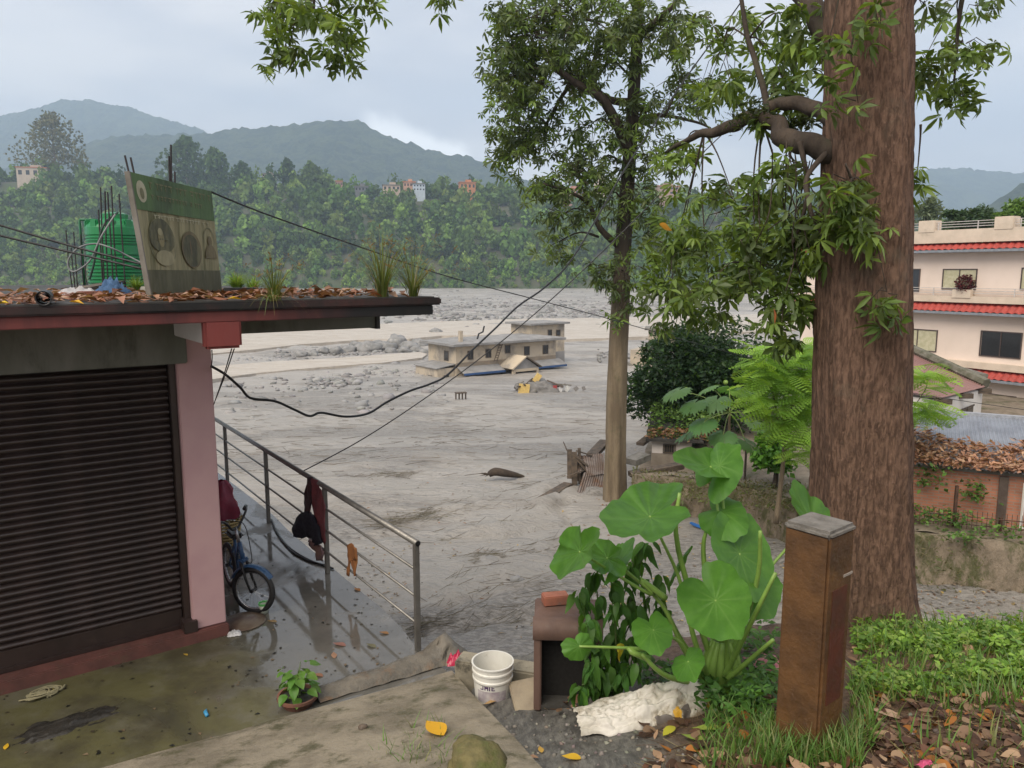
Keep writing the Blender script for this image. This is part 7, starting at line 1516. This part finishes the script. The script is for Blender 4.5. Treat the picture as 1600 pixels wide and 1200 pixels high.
def far_tree(px, py_top, py_base, d, width, cols, label, n_, leaf, airy=.5, cat='tree'):
    d = 712; b = at(px, py_base, d); b.z = far_ground(b.x, d) - 1; H = at(px, py_top, d).z - b.z; root = empty('tree', b, 0, label, 'tree', 'trees standing above the far wood')
    rad = width * d / FPX / 2; T = []
    for k in range(n_):
        a = random.uniform(0, 6.28); h = random.uniform(.3, 1); r_ = rad * math.sin(math.pi * min(1, .18 + h * .80)) ** .7 * random.random() ** airy; T.append((r_ * math.cos(a) * (1 + .4 * math.sin(3 * a + h * 7)), r_ * math.sin(a), h * H + random.gauss(0, H * .03)))
    scatter('crown', [crown_temp(40 + k, 9, 1.0, .5) for k in range(3)], rots(n_, .6, (leaf * .7, leaf * 1.4)), T, litter_cols(n_, cols, .25), M_far, root)
    MB().tube([(0, 0, -3), (rad * .05, 0, H * .4), (0, 0, H * .85)], [H * .018, H * .012, H * .004], 6).build('trunk', M_bark2, root)
    for k in range(7): a = k * .9; MB().tube([(0, 0, H * (.2 + .07 * k)), (rad * .5 * math.cos(a), rad * .5 * math.sin(a), H * (.45 + .07 * k))], [H * .008, H * .003], 5).build('limb', M_bark2, root)
far_tree(88, 180, 300, 590, 95, [(.17, .17, .09), (.14, .15, .075), (.20, .19, .11)], 'tall pale thin-leaved tree rising above the far wood on the left', 1500, 1.15, .55)
far_tree(292, 216, 300, 600, 66, [(.06, .11, .04), (.08, .14, .045)], 'flat-topped green tree standing just right of the roof rebar', 620, 1.8, .5)
far_tree(338, 234, 310, 600, 46, [(.07, .13, .04), (.09, .15, .045)], 'bushy pale green tree beside the flat-topped one', 560, 1.8, .6)
far_tree(487, 256, 310, 640, 40, [(.09, .15, .045), (.11, .17, .05)], 'light green tree on the skyline left of the far houses', 460, 1.9, .6)
far_tree(450, 250, 300, 640, 30, [(.04, .08, .03), (.05, .09, .03)], 'dark green tree on the skyline below the hill ridge', 380, 1.7, .6)
far_tree(380, 255, 300, 640, 30, [(.04, .08, .03), (.05, .10, .03)], 'small dark tree on the skyline between the bushy trees', 380, 1.7, .6)
def far_house(px, py, d, wpx, hpx, col, label, storeys=2, roof=None, ang=.2):
    d = d + 118; b = at(px, py, d); s = d / FPX; W, H = wpx * s, hpx * s; g = far_ground(b.x, b.y) - 1; root = empty('house', b, ang, label, 'house', 'houses on the far bluff'); mw = pm('far_wall_%d' % px, col, tuple(q * .85 for q in col), .3, (.7, .9), 0)
    MB().bb(-W / 2, W / 2, 0, W * .7, min(-6, g - b.z), H).build('wall', mw, root); MB().bb(-W / 2 - .6, W / 2 + .6, -.6, W * .7 + .6, H, H + .7).build('roof', roof or M_concrete, root)
    if wpx > 15: MB().bb(-W * .1, W * .25, W * .2, W * .5, H + .7, H + 3).build('roof_room', mw, root)
    for st in range(storeys):
        for k in range(4): x = -W / 2 + W * (k + .5) / 4; z = H * (st + .35) / storeys; MB().bb(x - W * .06, x + W * .06, -.12, -.02, z, z + H / storeys * .42).build('window', M_glass, root)
    return root
Mor = plain('orange_roof', (.45, .17, .08), .7)
far_house(50, 279, 575, 42, 16, (.50, .42, .34), 'cream house on the far bluff under the pale tree', 1, Mor); far_house(731, 297, 590, 24, 11, (.52, .22, .10), 'orange house on the far bluff near the tall mud tree', 1, Mor)
far_house(655, 299, 590, 18, 11, (.50, .56, .62), 'white house with blue-grey top on the far bluff', 2); far_house(640, 294, 600, 18, 9, (.55, .32, .22), 'salmon house behind the white one on the far bluff', 1, Mor); far_house(612, 299, 590, 26, 9, (.50, .38, .30), 'pinkish low house left of the white one on the far bluff', 1)
far_house(565, 300, 592, 20, 8, (.16, .16, .17), 'grey tin-roofed shed among trees on the far bluff', 1); far_house(626, 313, 575, 22, 4, (.38, .38, .37), 'long low tin roof half down the wooded bluff', 1); far_house(530, 292, 600, 10, 8, (.50, .30, .25), 'small pink house peeping from the far trees', 1, Mor)
far_house(938, 303, 570, 14, 27, (.60, .50, .38), 'tall cream tower block seen through the mud tree', 4); far_house(898, 306, 575, 30, 10, (.48, .26, .20), 'brick-red house seen left of the mud tree trunk', 1, Mor); far_house(1045, 305, 575, 34, 13, (.46, .30, .24), 'pinkish house on the bluff seen through the leaves', 2, Mor); far_house(420, 277, 640, 20, 5, (.45, .36, .32), 'faint low house on the skyline under the hill', 1)
# ================================================================ DEBRIS, LOGS AND WIRES
# drift lines of stalks and twigs on the mud
def drift():
    lines = [([(890, 750), (850, 762), (800, 775), (750, 790), (700, 797)], 11, 110), ([(885, 768), (850, 790), (820, 806), (780, 822), (740, 830), (690, 834), (640, 838)], 9, 150), ([(865, 850), (820, 868), (770, 874), (730, 880)], 5, 110), ([(800, 893), (760, 905), (720, 925), (690, 945), (670, 965)], 24, 80), ([(880, 905), (820, 925), (760, 950), (700, 985)], 22, 60), ([(700, 800), (640, 812), (580, 822)], 7, 120), ([(560, 745), (620, 741), (660, 738)], 2, 40), ([(850, 940), (790, 965), (730, 985)], 8, 70), ([(650, 985), (670, 975), (700, 970)], 6, 80)]
    T, Mx, C = [], [], []
    for pl, sp, cnt in lines:
        for _ in range(cnt):
            k = random.randrange(len(pl) - 1); f = random.random(); x = pl[k][0] * (1 - f) + pl[k + 1][0] * f + random.gauss(0, 5); y = pl[k][1] * (1 - f) + pl[k + 1][1] * f + random.gauss(0, sp * .6)
            g = on_mud(x, y); g2 = on_mud(x + (pl[k + 1][0] - pl[k][0]) * .02, y + (pl[k + 1][1] - pl[k][1]) * .02); a = math.atan2(g2.y - g.y, g2.x - g.x) + random.gauss(0, .45); L = random.uniform(.25, 1.3)
            M = Matrix.Rotation(a, 3, 'Z') @ Matrix.Rotation(random.gauss(0, .10), 3, 'Y') @ Matrix.Diagonal((L, .3, .3 + .25 * L)); Mx.append(np.array(M)); T.append((g.x, g.y, g.z + ripple(g.x, g.y) + random.uniform(.0, .09))); C.append(random.choice([(.15, .13, .10), (.19, .17, .14), (.11, .095, .072), (.22, .2, .165), (.16, .15, .10), (.25, .23, .2)]))
    scatter('drift_debris', [stick], Mx, T, C, M_litter)['label'] = 'drift lines of washed-up stalks and twigs on the mud'
    T = []; 
    for _ in range(1500):
        px, py = random.uniform(560, 1240), random.triangular(640, 1010, 940); T.append(on_mud(px, py))
    T += [on_mud(random.uniform(1425, 1600), random.uniform(880, 965)) for _ in range(420)]
    T = np.array([(g.x, g.y, g.z + ripple(g.x, g.y) + .015) for g in T]); n = len(T)
    scatter('mud_leaf_litter', [tri_leaf(.5, .1), tri_leaf(.3, .1)], rots(n, .4, (.04, .15)), T, litter_cols(n, [(.17, .13, .09), (.24, .19, .14), (.12, .10, .08), (.36, .26, .1), (.24, .14, .09), (.2, .17, .14)], .3), M_litter)['label'] = 'scattered dead leaves lying on the flood mud'
    n = 600; T = np.array([tuple(on_mud(random.uniform(350, 950), random.triangular(570, 760, 640))) for _ in range(n)]); T[:, 2] += .04
    scatter('mud_twigs', [stick], [np.array(Matrix.Rotation(random.gauss(0, .5), 3, 'Z') @ Matrix.Diagonal((random.uniform(.3, 1.3), 1, 1))) for _ in range(n)], T, litter_cols(n, [(.17, .155, .135), (.22, .2, .18)], .3), M_litter)['label'] = 'fine sticks half sunk in the far mud'
drift()
g = on_mud(782, 746); o = MB().tube(smooth_path([Vector((-.42, 0, .10)), Vector((-.2, .03, .2)), Vector((.15, 0, .16)), Vector((.55, .02, .08)), Vector((.85, .05, .02))], 5), np.interp(np.linspace(0, 4, 21), range(5), [.10, .15, .14, .10, .03]).tolist(), 9).build('log', M_bark3, smooth=True); o.location = g; tag(o, 'dark sodden log lying on the mud left of the wreckage', 'log')
for k in range(5): m_ = MB().tube([(-.40, 0, .12), (-.55 - .06 * k, -.1 + .05 * k, .05 + .06 * (k % 3))], [.03, .006], 5).build('root_stub', M_bark3, o)
g = on_mud(808, 912); o = boulder('stone', (.16, .12, .11), 6.1, M_rock, 2, .35); o.location = g + Vector((0, 0, .06)); tag(o, 'dark lump of stone on the mud above the brown bin', 'stone')
for px, py, s_, k in [(818, 905, .14, 0)]: pass
# wreckage of a shed against the mud tree
def wreck():
    g = on_mud(925, 765); root = empty('wrecked_shed', g, 0, 'collapsed shed of planks and rusty corrugated sheets against the mud tree', 'wreckage'); o = root.location; d = g.y
    Mr = pm('rusty_sheet', (.19, .165, .155), (.12, .085, .065), 3, (.5, .8), .2, .01, c3=(.16, .08, .045), c3at=(.5, .65)); A = lambda px, py, dd=0: at(px, py, d + dd) - o
    def sheet_(q, waves): 
        nn = (q[1] - q[0]).cross(q[3] - q[0]).normalized(); m = MB(); corrugated(m, lambda s, t: (q[0].lerp(q[1], s).lerp(q[3].lerp(q[2], s), t), nn), waves, 2, .03, 6); m.build('corrugated_sheet', Mr, root, smooth=True)
    sheet_([A(910, 712, .3), A(944, 708, .6), A(944, 740, -.3), A(918, 745, -.5)], 9); sheet_([A(912, 738, -.4), A(946, 740, -.2), A(938, 782, -1.0), A(900, 775, -1.0)], 10); sheet_([A(894, 708, .5), A(912, 712, .4), A(908, 740, -.1), A(893, 732, .1)], 5)
    for a, b, w_ in [((890, 702, .2), (890, 748, .0), .16), ((897, 706, .1), (898, 758, -.1), .18), ((905, 700, .2), (906, 756, 0), .1), ((884, 700, .3), (896, 722, .2), .05), ((895, 708, .1), (918, 728, -.1), .1), ((902, 718, 0), (922, 742, -.2), .09), ((893, 722, .2), (915, 735, 0), .08), ((900, 704, .3), (925, 712, .3), .08), ((880, 690, .4), (890, 712, .3), .04), ((886, 745, -.2), (912, 735, -.3), .08)]:
        p, q = A(*a), A(*b); m = MB().box((0, 0, 0), ((q - p).length, w_, w_ * .45)).build('plank', M_wood, root); m.location = (p + q) / 2; m.rotation_euler = (q - p).to_track_quat('X', 'Z').to_euler()
    MB().extrude([A(898, 716, .4), A(918, 722, .4), A(915, 752, .2), A(898, 752, .2)], (0, .1, 0)).build('dark_inner_board', plain('near_black_board', (.02, .018, .016), .8), root)  # near-black board set within the wreck
    hp = boulder('mud_mound', (.9, .6, .35), 8.8, M_mud, 3, .35); hp.parent = root; hp.location = A(925, 775, -.5)
wreck()
def plank_thing(a, b, w_, lab, name='plank', mat=None):
    p, q = at(*a), at(*b); m = MB().box((0, 0, 0), ((q - p).length, w_, w_ * .4)).build(name, mat or M_wood, bevel=.01); m.location = (p + q) / 2; m.rotation_euler = (q - p).to_track_quat('X', 'Z').to_euler(); return tag(m, lab, name.replace('_', ' '))
dm = on_mud(870, 770).y
plank_thing((835, 788, dm - 1.3), (888, 757, dm + .3), .34, 'long muddy beam sloping down from the wreckage to the mud', 'beam'); plank_thing((985, 742, 22.6), (1065, 727, 23.0), .4, 'weathered plank lying on the wall before the flooded hut'); plank_thing((1000, 694, 27.5), (1018, 680, 28.5), .3, 'plank leaning in the mud left of the hut', 'plank'); plank_thing((985, 722, 24), (1008, 712, 24.5), .5, 'pale broken board between the mud tree and the hut', 'board', M_concrete); plank_thing((925, 712, 27), (945, 690, 29), .4, 'muddy beam end behind the mud tree trunk', 'beam')
# stakes in the garden
for k, (px, py0, py1) in enumerate([(1122, 745, 726), (1131, 748, 728), (1143, 752, 730), (1164, 742, 700)]):
    b = on_z(px, py0, GZ - .2); t_ = at(px + (2 if k % 2 else -1), py1, b.y); tag(MB().tube([b - Vector((0, 0, .2)), t_], .025 if k < 3 else .035, 6).build('stake', M_wood), ('leftmost thin garden stake below the papaya', 'middle thin garden stake below the papaya', 'right thin garden stake below the papaya', 'reddish taller garden stake right of the papaya stem')[k], 'stake', 'garden stakes')
T = []
for _ in range(3400):
    px = random.uniform(1010, 1290); py = random.uniform(732, 775) + (px - 1010) * .10; s = on_z(px, py, GZ - .05 - .5 * max(0, (1150 - px) / 140) * (py < 750)); T.append(tuple(s))
for _ in range(1500):
    k = random.uniform(0, 4.6); i = int(k); p = BT[i].lerp(BT[i + 1], k - i); h = random.random() ** 1.8; T.append((p.x, p.y - .1 - .42 * h - random.uniform(0, .12), GZ - 1.1 * h))
n = len(T); scatter('bank_weeds', [tri_leaf(.4, .1), blade_temp(.5, .06)], rots(n, 1.0, (.06, .16), .2), T, litter_cols(n, [(.11, .115, .04), (.15, .13, .075), (.08, .095, .03), (.17, .15, .10), (.10, .13, .035)], .3), M_leaf)['label'] = 'muddied weeds covering the top and face of the embankment'
g = on_z(1200, 786, GZ) if False else on_mud(1089, 827); o = MB().prism([(-.22, -.03), (-.12, -.06), (.1, -.05), (.22, .0), (.12, .06), (-.1, .05), (-.2, .03)], 0, .05).build('sandal', plain('blue_rubber', (.03, .14, .42), .5), bevel=.012); o.location = g + Vector((0, 0, .08)); o.rotation_euler = (.1, .2, -.7); tag(o, 'blue sandal lying on the mud between the taro stalks', 'sandal')
# ---------------------------------------------------------------- wires
def wire(pts, r_, label, name='cable', mat=None, n=8):
    tag(MB().tube(smooth_path([at(*p) for p in pts], n), r_, 7).build(name, mat or M_black, smooth=True), label, name.replace('_', ' '))
wire([(-120, 318, 5.2), (0, 352, 5.3), (110, 384, 5.35), (225, 414, 5.35)], .0075, 'upper black power cable running from the left edge to the hoarding'); wire([(-120, 340, 5.2), (0, 368, 5.3), (110, 394, 5.35), (226, 421, 5.35)], .0075, 'lower black power cable running from the left edge to the hoarding')
wire([(330, 572, 6.0), (352, 585, 6.1), (375, 605, 6.2), (392, 622, 6.3), (430, 627, 6.4), (460, 640, 6.5), (484, 650, 6.6), (502, 645, 6.7), (540, 651, 6.8), (575, 646, 7.0), (605, 628, 7.2), (640, 611, 7.4), (672, 600, 7.6), (700, 585, 7.8), (740, 545, 8.2), (775, 512, 8.6), (810, 478, 9), (850, 450, 9.4), (890, 410, 9.8), (930, 345, 10.3), (970, 275, 10.8), (1015, 205, 11.4), (1080, 110, 12.2), (1160, 0, 13), (1230, -110, 14)], .011, 'thick black cable sagging across the mud view from the shop to the trees')
wire([(470, 738, 11), (560, 690, 11.2), (650, 632, 11.4), (750, 560, 11.7), (850, 478, 12), (950, 385, 12.3), (1050, 285, 12.6), (1150, 190, 12.9), (1280, 70, 13.3), (1420, -60, 13.8)], .009, 'thin straight guy wire rising from the railing to the upper right', 'wire')
wire([(330, 300, 6.4), (420, 336, 7.4), (560, 385, 9), (700, 432, 11), (830, 466, 13), (940, 495, 15), (1100, 540, 17), (1280, 588, 19), (1450, 618, 20), (1600, 640, 21), (1750, 660, 22)], .008, 'thin wire running from the hoarding top across to the right-hand houses', 'wire')
for k, (a, b) in enumerate([((362, 545), (334, 632)), ((366, 545), (337, 624)), ((331, 547), (330, 575))]): wire([(a[0], a[1], 5.05), ((a[0] + b[0]) / 2 + 1, (a[1] + b[1]) / 2, 5.5), (b[0], b[1], 6.0)], .004, ('left of the two dark cords under the red bracket block', 'right of the two dark cords under the red bracket block', 'short dark cord by the top of the pink column')[k], 'cord', None, 4)
# specks and crumbs on the terrace floor
T = np.array([tuple(on_z(random.uniform(360, 660), random.uniform(800, 1060)) + Vector((0, 0, .003))) for _ in range(420)] + [tuple(on_z(random.uniform(0, 480), random.uniform(1030, 1180)) + Vector((0, 0, .003))) for _ in range(260)])
ln_ = (T[:, 0] - LP.x) * LN.x + (T[:, 1] - LP.y) * LN.y; T = T[ln_ < -.02]; n = len(T)
scatter('floor_crumbs', [stick, tri_leaf(.6, .1)], rots(n, .2, (.008, .045)), T, litter_cols(n, [(.03, .027, .022), (.06, .05, .035), (.15, .11, .07), (.02, .02, .018)], .3), M_litter)['label'] = 'dark crumbs of leaf and twig stuck to the terrace floor'
